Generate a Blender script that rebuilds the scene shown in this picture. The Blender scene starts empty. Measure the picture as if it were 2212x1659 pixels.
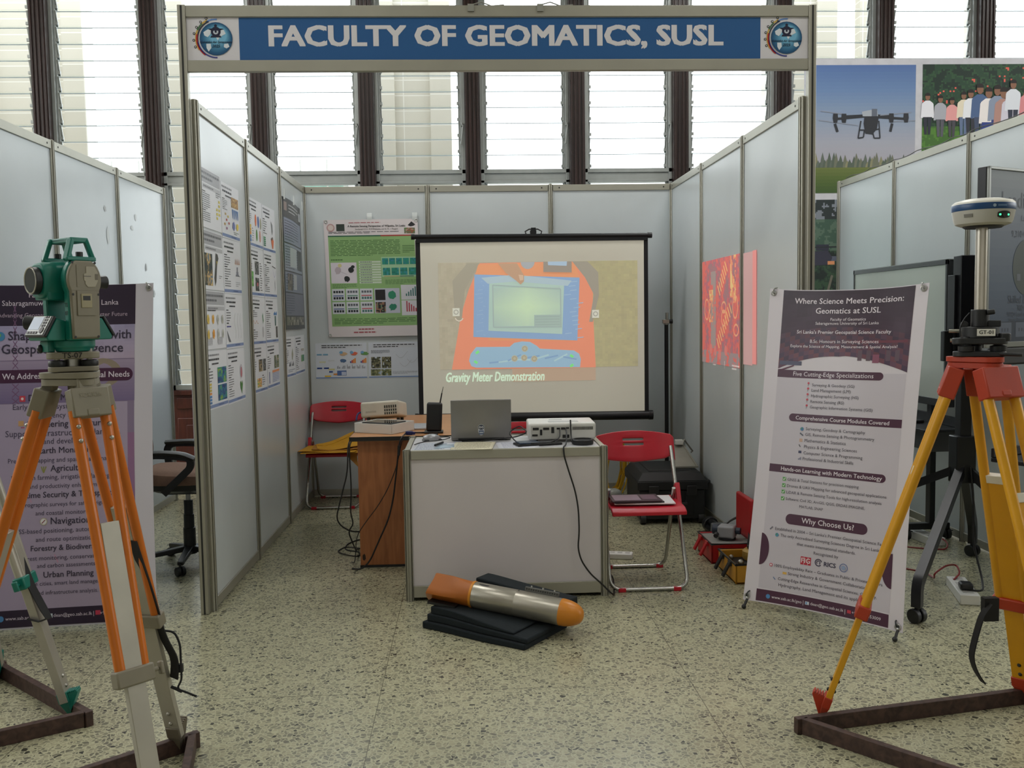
import bpy, math, random
from mathutils import Vector, Matrix

SC = bpy.context.scene
COL = SC.collection
random.seed(7)
PI = math.pi


def V(*a):
    return Vector(a)


# ------------------------------------------------------------------ camera, sky, light, exposure
cam_data = bpy.data.cameras.new('camera')
cam_data.sensor_fit = 'HORIZONTAL'
cam_data.sensor_width = 36.0
cam_data.lens = 36.0 * 2017.4 / 2212.0
cam = bpy.data.objects.new('camera', cam_data)
COL.objects.link(cam)
_p, _w, _r = -0.0712474, 0.0465228, -0.0157829          # pitch, yaw, roll
_f = V(math.sin(_w) * math.cos(_p), math.cos(_w) * math.cos(_p), math.sin(_p))
_r0 = V(math.cos(_w), -math.sin(_w), 0)
_u0 = _r0.cross(_f)
_R = math.cos(_r) * _r0 + math.sin(_r) * _u0
_U = -math.sin(_r) * _r0 + math.cos(_r) * _u0
cam.matrix_world = Matrix(((_R.x, _U.x, -_f.x, 1.29147), (_R.y, _U.y, -_f.y, -4.63493),
                           (_R.z, _U.z, -_f.z, 1.43666), (0, 0, 0, 1)))
cam_data.clip_start = 0.05
SC.camera = cam

world = bpy.data.worlds.new('overcast_sky')
SC.world = world
world.use_nodes = True
_bg = world.node_tree.nodes['Background']
_bg.inputs[0].default_value = (0.93, 0.97, 1.0, 1)
_bg.inputs[1].default_value = 3.3


def area_light(name, loc, target, sx, sy, power, color=(1, 1, 1), portal=False):
    d = bpy.data.lights.new(name, 'AREA')
    d.shape = 'RECTANGLE'
    d.size, d.size_y, d.energy, d.color = sx, sy, power, color
    if portal:
        d.cycles.is_portal = True
    o = bpy.data.objects.new(name, d)
    COL.objects.link(o)
    o.location = loc
    o.rotation_euler = (Vector(target) - Vector(loc)).to_track_quat('-Z', 'Y').to_euler()
    return o


# openings of the hall through which the overcast sky comes in
area_light('window_portal', (1.9, 4.05, 2.75), (1.9, 0, 2.75), 11.0, 3.7, 0, portal=True)
# rows of unseen overhead fill, added to lift the floor and stand interior
for _x in (-4.5, -0.5, 3.5, 7.5):
    for _y, _e in ((-5.2, 12), (-1.9, 20), (1.4, 36)):
        area_light('overhead_fill', (_x, _y, 5.1), (_x, _y, 0), 1.2, 0.6, _e, (1.0, 0.985, 0.95))
# unseen fill lights left and right, added to brighten the side walls
area_light('side_fill', (-7.8, -0.5, 3.9), (1.5, -0.5, 1.6), 9.0, 2.2, 260, (0.96, 0.99, 1.0))
area_light('side_fill', (12.8, -0.5, 3.9), (1.5, -0.5, 1.6), 9.0, 2.2, 200, (0.96, 0.99, 1.0))
# unseen fill light behind the camera, added for the surfaces facing it
area_light('front_fill', (1.5, -11.8, 2.2), (1.5, 0, 1.2), 12.0, 3.0, 24, (0.98, 0.98, 1.0))

vs = SC.view_settings
vs.view_transform = 'Standard'
vs.look = 'None'
vs.gamma = 1
vs.use_curve_mapping = False
vs.exposure = 0.4
SC.cycles.use_denoising = True
SC.cycles.max_bounces = 7
SC.cycles.transparent_max_bounces = 16
SC.cycles.caustics_reflective = False
SC.cycles.caustics_refractive = False


# ------------------------------------------------------------------ colour and materials
def lin(c):
    def g(x):
        x = x / 255.0
        return x / 12.92 if x <= 0.04045 else ((x + 0.055) / 1.055) ** 2.4
    return (g(c[0]), g(c[1]), g(c[2]))


def new_mat(name):
    m = bpy.data.materials.new(name)
    m.use_nodes = True
    nt = m.node_tree
    return m, nt, nt.nodes['Principled BSDF']


MATS = {}


def mat(name, rgb, rough=0.5, metal=0.0, var=0.06, scale=14.0, bump=0.0, bscale=200.0, spec=0.5, stretch=None, coat=0.0):
    if name in MATS:
        return MATS[name]
    m, nt, p = new_mat(name)
    p.inputs['Roughness'].default_value = rough
    p.inputs['Metallic'].default_value = metal
    p.inputs['Specular IOR Level'].default_value = spec
    p.inputs['Coat Weight'].default_value = coat
    tc = nt.nodes.new('ShaderNodeTexCoord')
    mp = nt.nodes.new('ShaderNodeMapping')
    if stretch:
        mp.inputs['Scale'].default_value = stretch
    nt.links.new(tc.outputs['Object'], mp.inputs['Vector'])
    n = nt.nodes.new('ShaderNodeTexNoise')
    n.inputs['Scale'].default_value = scale
    n.inputs['Detail'].default_value = 4
    nt.links.new(mp.outputs[0], n.inputs['Vector'])
    r = nt.nodes.new('ShaderNodeValToRGB')
    c = lin(rgb)
    r.color_ramp.elements[0].position = 0.3
    r.color_ramp.elements[1].position = 0.7
    r.color_ramp.elements[0].color = (*[x * (1 - var) for x in c], 1)
    r.color_ramp.elements[1].color = (*[min(1, x * (1 + var)) for x in c], 1)
    nt.links.new(n.outputs['Fac'], r.inputs[0])
    nt.links.new(r.outputs[0], p.inputs['Base Color'])
    if bump:
        n2 = nt.nodes.new('ShaderNodeTexNoise')
        n2.inputs['Scale'].default_value = bscale
        nt.links.new(mp.outputs[0], n2.inputs['Vector'])
        b = nt.nodes.new('ShaderNodeBump')
        b.inputs['Strength'].default_value = bump
        b.inputs['Distance'].default_value = 0.004
        nt.links.new(n2.outputs['Fac'], b.inputs['Height'])
        nt.links.new(b.outputs[0], p.inputs['Normal'])
    MATS[name] = m
    return m


def print_mat(name, rough=0.5, emit=0.0, spec=0.4, fold=0.0):
    """printed colours, one per face of the print"""
    if name in MATS:
        return MATS[name]
    m, nt, p = new_mat(name)
    a = nt.nodes.new('ShaderNodeVertexColor')
    a.layer_name = 'Col'
    nt.links.new(a.outputs[0], p.inputs['Base Color'])
    p.inputs['Roughness'].default_value = rough
    p.inputs['Specular IOR Level'].default_value = spec
    if emit:
        nt.links.new(a.outputs[0], p.inputs['Emission Color'])
        p.inputs['Emission Strength'].default_value = emit
    if fold:
        n2 = nt.nodes.new('ShaderNodeTexNoise')
        n2.inputs['Scale'].default_value = 5
        tc = nt.nodes.new('ShaderNodeTexCoord')
        nt.links.new(tc.outputs['Object'], n2.inputs['Vector'])
        b = nt.nodes.new('ShaderNodeBump')
        b.inputs['Strength'].default_value = fold
        b.inputs['Distance'].default_value = 0.05
        nt.links.new(n2.outputs['Fac'], b.inputs['Height'])
        nt.links.new(b.outputs[0], p.inputs['Normal'])
    MATS[name] = m
    return m


def glow(name, rgb, strength):
    if name in MATS:
        return MATS[name]
    m, nt, p = new_mat(name)
    p.inputs['Base Color'].default_value = (*lin(rgb), 1)
    p.inputs['Emission Color'].default_value = (*lin(rgb), 1)
    p.inputs['Emission Strength'].default_value = strength
    MATS[name] = m
    return m


# ------------------------------------------------------------------ mesh builder
def ortho(d, up=None):
    d = d.normalized()
    up = up or (V(0, 0, 1) if abs(d.z) < 0.95 else V(0, 1, 0))
    x = up.cross(d)
    if x.length < 1e-6:
        x = V(1, 0, 0).cross(d)
    x.normalize()
    return x, d.cross(x).normalized(), d


def frame(o, x, y):
    """4x4 with origin o, x axis x and y axis near y"""
    x = Vector(x).normalized()
    z = x.cross(Vector(y)).normalized()
    y = z.cross(x)
    o = Vector(o)
    return Matrix(((x.x, y.x, z.x, o.x), (x.y, y.y, z.y, o.y), (x.z, y.z, z.z, o.z), (0, 0, 0, 1)))


def rotz(o, a):
    return Matrix.Translation(Vector(o)) @ Matrix.Rotation(a, 4, 'Z')


LOC = {}


class MB:
    def __init__(s, M=None):
        s.v, s.f, s.c = [], [], []
        s.M = M or Matrix.Identity(4)
        s.col = None

    def add(s, vs_, fs, col=None):
        n = len(s.v)
        s.v += [s.M @ Vector(q) for q in vs_]
        s.f += [tuple(i + n for i in f) for f in fs]
        s.c += [col or s.col] * len(fs)
        return s

    def box(s, c, d, R=None, col=None):
        c = Vector(c)
        q = []
        for x in (-.5, .5):
            for y in (-.5, .5):
                for z in (-.5, .5):
                    w = V(x * d[0], y * d[1], z * d[2])
                    if R is not None:
                        w = R @ w
                    q.append(c + w)
        return s.add(q, [(0, 1, 3, 2), (4, 6, 7, 5), (0, 4, 5, 1), (2, 3, 7, 6), (0, 2, 6, 4), (1, 5, 7, 3)], col)

    def b2(s, a, b, col=None):
        return s.box([(a[i] + b[i]) / 2 for i in range(3)], [abs(b[i] - a[i]) for i in range(3)], col=col)

    def cyl(s, a, b, r0, r1=None, n=16, cap=True, col=None):
        a, b = Vector(a), Vector(b)
        r1 = r0 if r1 is None else r1
        x, y, d = ortho(b - a)
        q = []
        for p, r in ((a, r0), (b, r1)):
            for i in range(n):
                t = 2 * PI * i / n
                q.append(p + x * (r * math.cos(t)) + y * (r * math.sin(t)))
        fs = [(i, (i + 1) % n, n + (i + 1) % n, n + i) for i in range(n)]
        if cap:
            fs += [tuple(range(n))[::-1], tuple(range(n, 2 * n))]
        return s.add(q, fs, col)

    def bar(s, a, b, w, t, up=None, w1=None, t1=None, col=None):
        """rectangular bar; w along cross(up,dir), t along up"""
        a, b = Vector(a), Vector(b)
        x, y, d = ortho(b - a, Vector(up) if up is not None else None)
        w1 = w if w1 is None else w1
        t1 = t if t1 is None else t1
        q = []
        for p, ww, tt in ((a, w, t), (b, w1, t1)):
            for sx, sy in ((-1, -1), (1, -1), (1, 1), (-1, 1)):
                q.append(p + x * (sx * ww / 2) + y * (sy * tt / 2))
        return s.add(q, [(3, 2, 1, 0), (4, 5, 6, 7), (0, 1, 5, 4), (1, 2, 6, 5), (2, 3, 7, 6), (3, 0, 4, 7)], col)

    def tube(s, path, r, n=8, closed=False, flat=None, col=None):
        """swept round (or flat=(w,t)) section along a path"""
        P = [Vector(p) for p in path]
        m = len(P)
        T = []
        for i in range(m):
            a = P[(i - 1) % m] if (closed or i > 0) else P[i]
            b = P[(i + 1) % m] if (closed or i < m - 1) else P[i]
            T.append((b - a).normalized())
        x, y, _ = ortho(T[0])
        q = []
        for i in range(m):
            if i:
                x = x - T[i] * x.dot(T[i])
                if x.length < 1e-6:
                    x = ortho(T[i])[0]
                x.normalize()
            y = T[i].cross(x).normalized()
            for k in range(n):
                t = 2 * PI * k / n
                if flat:
                    t = PI / 4 + t
                    q.append(P[i] + x * (flat[0] * .7071 * math.cos(t)) + y * (flat[1] * .7071 * math.sin(t)))
                else:
                    q.append(P[i] + x * (r * math.cos(t)) + y * (r * math.sin(t)))
        fs = []
        for i in range(m if closed else m - 1):
            j = (i + 1) % m
            for k in range(n):
                fs.append((i * n + k, i * n + (k + 1) % n, j * n + (k + 1) % n, j * n + k))
        if not closed:
            fs += [tuple(range(n))[::-1], tuple(range((m - 1) * n, m * n))]
        return s.add(q, fs, col)

    def prism(s, poly, z0, z1, col=None, sc=1.0):
        """polygon in local xy from z0 to z1 (the far end scaled by sc about its middle)"""
        n = len(poly)
        cx = sum(p[0] for p in poly) / n
        cy = sum(p[1] for p in poly) / n
        q = [(p[0], p[1], z0) for p in poly] + [(cx + (p[0] - cx) * sc, cy + (p[1] - cy) * sc, z1) for p in poly]
        fs = [(i, (i + 1) % n, n + (i + 1) % n, n + i) for i in range(n)]
        return s.add(q, fs + [tuple(range(n))[::-1], tuple(range(n, 2 * n))], col)

    def lathe(s, prof, n=24, col=None):
        """profile [(r,z)] about local z"""
        q, fs = [], []
        for r, z in prof:
            for i in range(n):
                t = 2 * PI * i / n
                q.append((r * math.cos(t), r * math.sin(t), z))
        for j in range(len(prof) - 1):
            for i in range(n):
                fs.append((j * n + i, j * n + (i + 1) % n, (j + 1) * n + (i + 1) % n, (j + 1) * n + i))
        fs += [tuple(range(n))[::-1], tuple(range((len(prof) - 1) * n, len(prof) * n))]
        return s.add(q, fs, col)

    def loft(s, rings, col=None, cap=True):
        """rings of equally many points, joined"""
        n = len(rings[0])
        q = [p for r in rings for p in r]
        fs = []
        for j in range(len(rings) - 1):
            for i in range(n):
                fs.append((j * n + i, j * n + (i + 1) % n, (j + 1) * n + (i + 1) % n, (j + 1) * n + i))
        if cap:
            fs += [tuple(range(n))[::-1], tuple(range((len(rings) - 1) * n, len(rings) * n))]
        return s.add(q, fs, col)

    def slab(s, fn, nu, nv, thick, col=None):
        """sheet fn(u,v)->point, u,v in 0..1, with real thickness along local z"""
        q = []
        for k in (0, 1):
            for j in range(nv + 1):
                for i in range(nu + 1):
                    p = Vector(fn(i / nu, j / nv))
                    q.append(p + V(0, 0, thick * k))
        N = (nu + 1) * (nv + 1)
        fs = []
        for j in range(nv):
            for i in range(nu):
                a = j * (nu + 1) + i
                fs.append((a, a + nu + 1, a + nu + 2, a + 1))
                fs.append((N + a, N + a + 1, N + a + nu + 2, N + a + nu + 1))
        for i in range(nu):
            fs.append((i, i + 1, N + i + 1, N + i))
            a = nv * (nu + 1) + i
            fs.append((a + 1, a, N + a, N + a + 1))
        for j in range(nv):
            a = j * (nu + 1)
            fs.append((a + nu + 1, a, N + a, N + a + nu + 1))
            a += nu
            fs.append((a, a + nu + 1, N + a + nu + 1, N + a))
        return s.add(q, fs, col)

    def ball(s, c, r, n=16, m=10, sx=1, sy=1, sz=1, col=None):
        c = Vector(c)
        prof = [(math.sin(PI * j / m), -math.cos(PI * j / m)) for j in range(m + 1)]
        prof[0], prof[-1] = (0.02, -1), (0.02, 1)
        q, fs = [], []
        for rr, z in prof:
            for i in range(n):
                t = 2 * PI * i / n
                q.append(c + V(r * sx * rr * math.cos(t), r * sy * rr * math.sin(t), r * sz * z))
        for j in range(m):
            for i in range(n):
                fs.append((j * n + i, j * n + (i + 1) % n, (j + 1) * n + (i + 1) % n, (j + 1) * n + i))
        fs += [tuple(range(n))[::-1], tuple(range(m * n, (m + 1) * n))]
        return s.add(q, fs, col)

    def build(s, name, m, parent=None, bevel=0.0, seg=2, smooth=38, sub=0):
        me = bpy.data.meshes.new(name)
        me.from_pydata([tuple(q) for q in s.v], [], s.f)
        me.materials.append(m)
        if any(c is not None for c in s.c):
            at = me.color_attributes.new('Col', 'FLOAT_COLOR', 'CORNER')
            buf = []
            cache = {}
            for p in me.polygons:
                c = s.c[p.index] or (255, 255, 255)
                if c not in cache:
                    cache[c] = (*lin(c), 1.0)
                buf.extend(cache[c] * p.loop_total)
            at.data.foreach_set('color', buf)
        if smooth:
            me.polygons.foreach_set('use_smooth', [True] * len(me.polygons))
            me.set_sharp_from_angle(angle=math.radians(smooth))
        me.update()
        o = bpy.data.objects.new(name, me)
        COL.objects.link(o)
        if parent is not None:
            o.parent = parent
            if parent.name in LOC:
                o.matrix_parent_inverse = Matrix.Translation(-LOC[parent.name])
        if bevel:
            b = o.modifiers.new('edge', 'BEVEL')
            b.width = bevel
            b.segments = seg
            b.limit_method = 'ANGLE'
            b.angle_limit = math.radians(40)
        if sub:
            u = o.modifiers.new('round', 'SUBSURF')
            u.levels = u.render_levels = sub
        return o


def tag(o, label=None, cat=None, group=None, kind=None):
    if label:
        o['label'] = label
    if cat:
        o['category'] = cat
    if group:
        o['group'] = group
    if kind:
        o['kind'] = kind
    return o


def thing(name, label, cat, loc, group=None, kind=None):
    """an Empty at the base of a thing; its parts are given in world coordinates"""
    o = bpy.data.objects.new(name, None)
    o.empty_display_size = 0.1
    COL.objects.link(o)
    o.location = loc
    LOC[o.name] = Vector(loc)
    return tag(o, label, cat, group, kind)


def local_thing(name, label, cat, loc=(0, 0, 0), rz=0.0, group=None):
    """an Empty whose parts are given in its own coordinates (used for things that repeat)"""
    o = bpy.data.objects.new(name, None)
    o.empty_display_size = 0.1
    COL.objects.link(o)
    o.location = loc
    o.rotation_euler = (0, 0, rz)
    return tag(o, label, cat, group)


def dup(root, loc, rz, label):
    r = root.copy()
    COL.objects.link(r)
    r.location = loc
    r.rotation_euler = (0, 0, rz)
    r['label'] = label
    for ch in list(root.children):
        c = ch.copy()
        COL.objects.link(c)
        c.parent = r
        for g in list(ch.children):
            d = g.copy()
            COL.objects.link(d)
            d.parent = c
    return r


# ------------------------------------------------------------------ flat printed matter
_TXT = {}


def text_geo(body, size, bold=0.0, align='CENTER', shear=0.0):
    key = (body, size, bold, align, shear)
    if key in _TXT:
        return _TXT[key]
    cu = bpy.data.curves.new('t', 'FONT')
    cu.body = body
    cu.size = size
    cu.align_x = align
    cu.align_y = 'CENTER'
    cu.offset = 0.0
    cu.shear = shear
    cu.resolution_u = 2
    cu.dimensions = '2D'
    cu.fill_mode = 'FRONT'
    o = bpy.data.objects.new('t', cu)
    me = bpy.data.meshes.new_from_object(o)
    g = ([(v.co.x, v.co.y) for v in me.vertices], [tuple(p.vertices) for p in me.polygons])
    if bold > 0.008:                      # heavier strokes: the same letters overlaid a hair apart
        n, vv, ff = len(g[0]), [], []
        d = (bold - .003) * size
        for k, (ox, oy) in enumerate(((-d, -d * .6), (d, -d * .6), (-d, d * .6), (d, d * .6), (-d, 0), (d, 0))):
            vv += [(q[0] + ox, q[1] + oy, .00009 * k) for q in g[0]]
            ff += [tuple(i + n * k for i in f) for f in g[1]]
        g = (vv, ff)
    bpy.data.objects.remove(o)
    bpy.data.curves.remove(cu)
    bpy.data.meshes.remove(me)
    _TXT[key] = g
    return g


class Gfx(MB):
    """print in its own x (right), y (up) plane; layer lifts it off the sheet by a film's thickness"""
    EPS = 0.0006
    curved = False

    def __init__(s, M=None, fn=None):
        MB.__init__(s, M)
        s.fn = fn or (lambda x, y, l: (x, y, l))
        s.nth = 0

    def put(s, pts, faces, col, l):
        s.add([s.fn(p[0], p[1], l * s.EPS + (p[2] if len(p) > 2 else 0)) for p in pts], faces, col)

    def rect(s, x0, y0, x1, y1, col, l=1, nx=1, ny=1):
        if s.curved:                      # follow the bend of the sheet closely
            nx, ny = max(nx, int(abs(x1 - x0) / .035) + 1), max(ny, int(abs(y1 - y0) / .035) + 1)
        pts = [(x0 + (x1 - x0) * i / nx, y0 + (y1 - y0) * j / ny) for j in range(ny + 1) for i in range(nx + 1)]
        s.put(pts, [(j * (nx + 1) + i, j * (nx + 1) + i + 1, (j + 1) * (nx + 1) + i + 1, (j + 1) * (nx + 1) + i)
                    for j in range(ny) for i in range(nx)], col, l)

    def grad(s, x0, y0, x1, y1, cols, l=1, n=24, nx=1):
        """vertical blend through the given colours (bottom first)"""
        for k in range(n):
            t = (k + .5) / n * (len(cols) - 1)
            i = min(int(t), len(cols) - 2)
            t -= i
            c = tuple(round(cols[i][q] * (1 - t) + cols[i + 1][q] * t) for q in range(3))
            s.rect(x0, y0 + (y1 - y0) * k / n, x1, y0 + (y1 - y0) * (k + 1) / n, c, l, nx)

    def poly(s, pts, col, l=2):
        s.nth = min(s.nth + 1, 80)        # later shapes lie a hair above earlier ones
        l += s.nth * .011
        s.put(pts, [tuple(range(len(pts)))], col, l)

    def disc(s, x, y, rx, col, l=2, ry=None, n=24, a0=0.0, a1=2 * PI):
        ry = rx if ry is None else ry
        full = abs(a1 - a0 - 2 * PI) < 1e-6
        k = n if full else n + 1
        s.poly([(x + rx * math.cos(a0 + (a1 - a0) * i / n), y + ry * math.sin(a0 + (a1 - a0) * i / n)) for i in range(k)], col, l)

    def arc(s, x, y, r0, r1, a0, a1, col, l=2, n=20):
        pts = []
        for i in range(n + 1):
            t = a0 + (a1 - a0) * i / n
            pts += [(x + r0 * math.cos(t), y + r0 * math.sin(t)), (x + r1 * math.cos(t), y + r1 * math.sin(t))]
        s.put(pts, [(2 * i, 2 * i + 1, 2 * i + 3, 2 * i + 2) if a1 < a0 else (2 * i + 2, 2 * i + 3, 2 * i + 1, 2 * i) for i in range(n)], col, l)

    def pill(s, x0, y0, x1, y1, col, l=2, left=True, right=True, n=22):
        r = (y1 - y0) / 2
        xs = []
        for k in range(7):
            c = math.cos(PI / 2 * k / 6)
            if left:
                xs.append(x0 + r * (1 - math.sin(PI / 2 * k / 6)))
            if right:
                xs.append(x1 - r * (1 - math.sin(PI / 2 * k / 6)))
        xs = sorted(set([round(q, 5) for q in xs] + [round(x0 + (x1 - x0) * k / n, 5) for k in range(n + 1)]))

        def h(x):
            d = max(r - (x - x0) if left else 0, r - (x1 - x) if right else 0, 0)
            return math.sqrt(max(0, r * r - d * d))
        pts = []
        for x in xs:
            pts += [(x, y0 + r - h(x)), (x, y0 + r + h(x))]
        s.put(pts, [(2 * i, 2 * i + 2, 2 * i + 3, 2 * i + 1) for i in range(len(xs) - 1)], col, l)

    def line(s, a, b, w, col, l=2):
        dx, dy = b[0] - a[0], b[1] - a[1]
        n = math.hypot(dx, dy) or 1
        ox, oy = -dy / n * w / 2, dx / n * w / 2
        s.poly([(a[0] - ox, a[1] - oy), (b[0] - ox, b[1] - oy), (b[0] + ox, b[1] + oy), (a[0] + ox, a[1] + oy)], col, l)

    def text(s, x, y, body, size, col, bold=0.0, align='CENTER', l=3, shear=0.0, sx=1.0):
        v, f = text_geo(body, size, bold, align, shear)
        s.put([(x + p[0] * sx, y + p[1], *p[2:]) for p in v], f, col, l)

    def fine(s, x0, y0, x1, y1, n, col, l=2, fill=0.5, words=True, rnd=random):
        """n lines of print too fine to read"""
        h = (y1 - y0) / n
        for k in range(n):
            y = y1 - h * (k + .5)
            end = x0 + (x1 - x0) * (1 if k < n - 1 else 0.6)
            if not words:
                s.rect(x0, y - h * fill / 2, end, y + h * fill / 2, col, l)
                continue
            x = x0
            while x < end:
                w = (x1 - x0) * rnd.uniform(.05, .13)
                s.rect(x, y - h * fill / 2, min(end, x + w), y + h * fill / 2, col, l)
                x += w + (x1 - x0) * .018


print_paper = print_mat('printed_paper', 0.45)
print_vinyl = print_mat('printed_vinyl', 0.32, spec=0.5)
print_board = print_mat('printed_board', 0.6)


# ------------------------------------------------------------------ hall: floor, walls, windows
def terrazzo():
    m, nt, p = new_mat('terrazzo')
    L = nt.links.new
    tc = nt.nodes.new('ShaderNodeTexCoord')

    def node(t, **k):
        n = nt.nodes.new(t)
        for a, b in k.items():
            setattr(n, a, b)
        return n
    dn = node('ShaderNodeTexNoise')
    dn.inputs['Scale'].default_value = 26
    L(tc.outputs['Object'], dn.inputs['Vector'])
    mx = node('ShaderNodeVectorMath', operation='SCALE')
    mx.inputs['Scale'].default_value = 0.028
    L(dn.outputs['Color'], mx.inputs[0])
    ad = node('ShaderNodeVectorMath', operation='ADD')
    L(tc.outputs['Object'], ad.inputs[0])
    L(mx.outputs[0], ad.inputs[1])
    v1 = node('ShaderNodeTexVoronoi', feature='F1')
    v1.inputs['Scale'].default_value = 58
    v2 = node('ShaderNodeTexVoronoi', feature='DISTANCE_TO_EDGE')
    v2.inputs['Scale'].default_value = 58
    L(ad.outputs[0], v1.inputs['Vector'])
    L(ad.outputs[0], v2.inputs['Vector'])
    sep = node('ShaderNodeSeparateColor')
    L(v1.outputs['Color'], sep.inputs[0])
    ramp = node('ShaderNodeValToRGB')
    ramp.color_ramp.interpolation = 'CONSTANT'
    el = ramp.color_ramp.elements
    el[0].position, el[0].color = 0, (*lin((66, 66, 56)), 1)
    el[1].position, el[1].color = 0.05, (*lin((116, 114, 97)), 1)
    for ps, c in ((0.22, (140, 138, 115)), (0.42, (126, 124, 105)), (0.55, (155, 152, 126)), (0.78, (170, 167, 138))):
        e = el.new(ps)
        e.color = (*lin(c), 1)
    L(sep.outputs[0], ramp.inputs[0])
    edge = node('ShaderNodeValToRGB')
    edge.color_ramp.elements[0].position = 0.05
    edge.color_ramp.elements[1].position = 0.13
    L(v2.outputs['Distance'], edge.inputs[0])
    mix = node('ShaderNodeMix', data_type='RGBA')
    mix.inputs[6].default_value = (*lin((186, 183, 152)), 1)
    L(edge.outputs[0], mix.inputs[0])
    L(ramp.outputs[0], mix.inputs[7])
    # cast joints, 1.21 m apart
    sx = node('ShaderNodeSeparateXYZ')
    L(tc.outputs['Object'], sx.inputs[0])
    prev = None
    for k, off in ((0, 0.71), (1, 0.33)):
        a = node('ShaderNodeMath', operation='ADD')
        a.inputs[1].default_value = 100 + off
        L(sx.outputs[k], a.inputs[0])
        b = node('ShaderNodeMath', operation='PINGPONG')
        b.inputs[1].default_value = 0.605
        L(a.outputs[0], b.inputs[0])
        c = node('ShaderNodeMath', operation='LESS_THAN')
        c.inputs[1].default_value = 0.0016
        L(b.outputs[0], c.inputs[0])
        if prev:
            d = node('ShaderNodeMath', operation='MAXIMUM')
            L(prev.outputs[0], d.inputs[0])
            L(c.outputs[0], d.inputs[1])
            prev = d
        else:
            prev = c
    j = node('ShaderNodeMix', data_type='RGBA')
    j.inputs[7].default_value = (*lin((78, 76, 62)), 1)
    fj = node('ShaderNodeMath', operation='MULTIPLY')
    fj.inputs[1].default_value = 0.75
    L(prev.outputs[0], fj.inputs[0])
    L(fj.outputs[0], j.inputs[0])
    L(mix.outputs[2], j.inputs[6])
    # worn patches
    n3 = node('ShaderNodeTexNoise')
    n3.inputs['Scale'].default_value = 1.3
    L(tc.outputs['Object'], n3.inputs['Vector'])
    hs = node('ShaderNodeHueSaturation')
    mr = node('ShaderNodeMapRange')
    mr.inputs[3].default_value = 0.8
    mr.inputs[4].default_value = 1.04
    L(n3.outputs['Fac'], mr.inputs[0])
    L(mr.outputs[0], hs.inputs['Value'])
    L(j.outputs[2], hs.inputs['Color'])
    L(hs.outputs[0], p.inputs['Base Color'])
    p.inputs['Roughness'].default_value = 0.27
    p.inputs['Specular IOR Level'].default_value = 0.5
    return m


def wood(name, c0, c1, rough=0.4, stretch=(1, 1, 0.06), scale=30.0):
    m, nt, p = new_mat(name)
    tc = nt.nodes.new('ShaderNodeTexCoord')
    mp = nt.nodes.new('ShaderNodeMapping')
    mp.inputs['Scale'].default_value = stretch
    n = nt.nodes.new('ShaderNodeTexNoise')
    n.inputs['Scale'].default_value = scale
    n.inputs['Detail'].default_value = 6
    n.inputs['Distortion'].default_value = 0.6
    r = nt.nodes.new('ShaderNodeValToRGB')
    r.color_ramp.elements[0].position, r.color_ramp.elements[0].color = 0.32, (*lin(c0), 1)
    r.color_ramp.elements[1].position, r.color_ramp.elements[1].color = 0.7, (*lin(c1), 1)
    nt.links.new(tc.outputs['Object'], mp.inputs[0])
    nt.links.new(mp.outputs[0], n.inputs['Vector'])
    nt.links.new(n.outputs['Fac'], r.inputs[0])
    nt.links.new(r.outputs[0], p.inputs['Base Color'])
    p.inputs['Roughness'].default_value = rough
    return m


def tile_mat():
    m, nt, p = new_mat('stone_cladding')
    tc = nt.nodes.new('ShaderNodeTexCoord')
    mp = nt.nodes.new('ShaderNodeMapping')
    mp.inputs['Rotation'].default_value = (PI / 2, 0, 0)
    b = nt.nodes.new('ShaderNodeTexBrick')
    b.offset = 0
    b.inputs['Color1'].default_value = (*lin((196, 191, 178)), 1)
    b.inputs['Color2'].default_value = (*lin((188, 183, 170)), 1)
    b.inputs['Mortar'].default_value = (*lin((214, 211, 202)), 1)
    b.inputs['Scale'].default_value = 1
    b.inputs['Mortar Size'].default_value = 0.006
    b.inputs['Brick Width'].default_value = 0.6
    b.inputs['Row Height'].default_value = 0.175
    nt.links.new(tc.outputs['Object'], mp.inputs[0])
    nt.links.new(mp.outputs[0], b.inputs['Vector'])
    nt.links.new(b.outputs['Color'], p.inputs['Base Color'])
    p.inputs['Roughness'].default_value = 0.8
    return m


def glass_mat():
    m, nt, p = new_mat('louvre_glass')
    nt.nodes.remove(p)
    out = nt.nodes['Material Output']
    t = nt.nodes.new('ShaderNodeBsdfTransparent')
    t.inputs[0].default_value = (0.975, 0.99, 0.985, 1)
    g = nt.nodes.new('ShaderNodeBsdfGlossy')
    g.inputs['Roughness'].default_value = 0.03
    f = nt.nodes.new('ShaderNodeFresnel')
    f.inputs[0].default_value = 1.45
    k = nt.nodes.new('ShaderNodeMath')
    k.operation = 'MULTIPLY'
    k.inputs[1].default_value = 0.6
    x = nt.nodes.new('ShaderNodeMixShader')
    nt.links.new(f.outputs[0], k.inputs[0])
    nt.links.new(k.outputs[0], x.inputs[0])
    nt.links.new(t.outputs[0], x.inputs[1])
    nt.links.new(g.outputs[0], x.inputs[2])
    nt.links.new(x.outputs[0], out.inputs[0])
    return m


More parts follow.
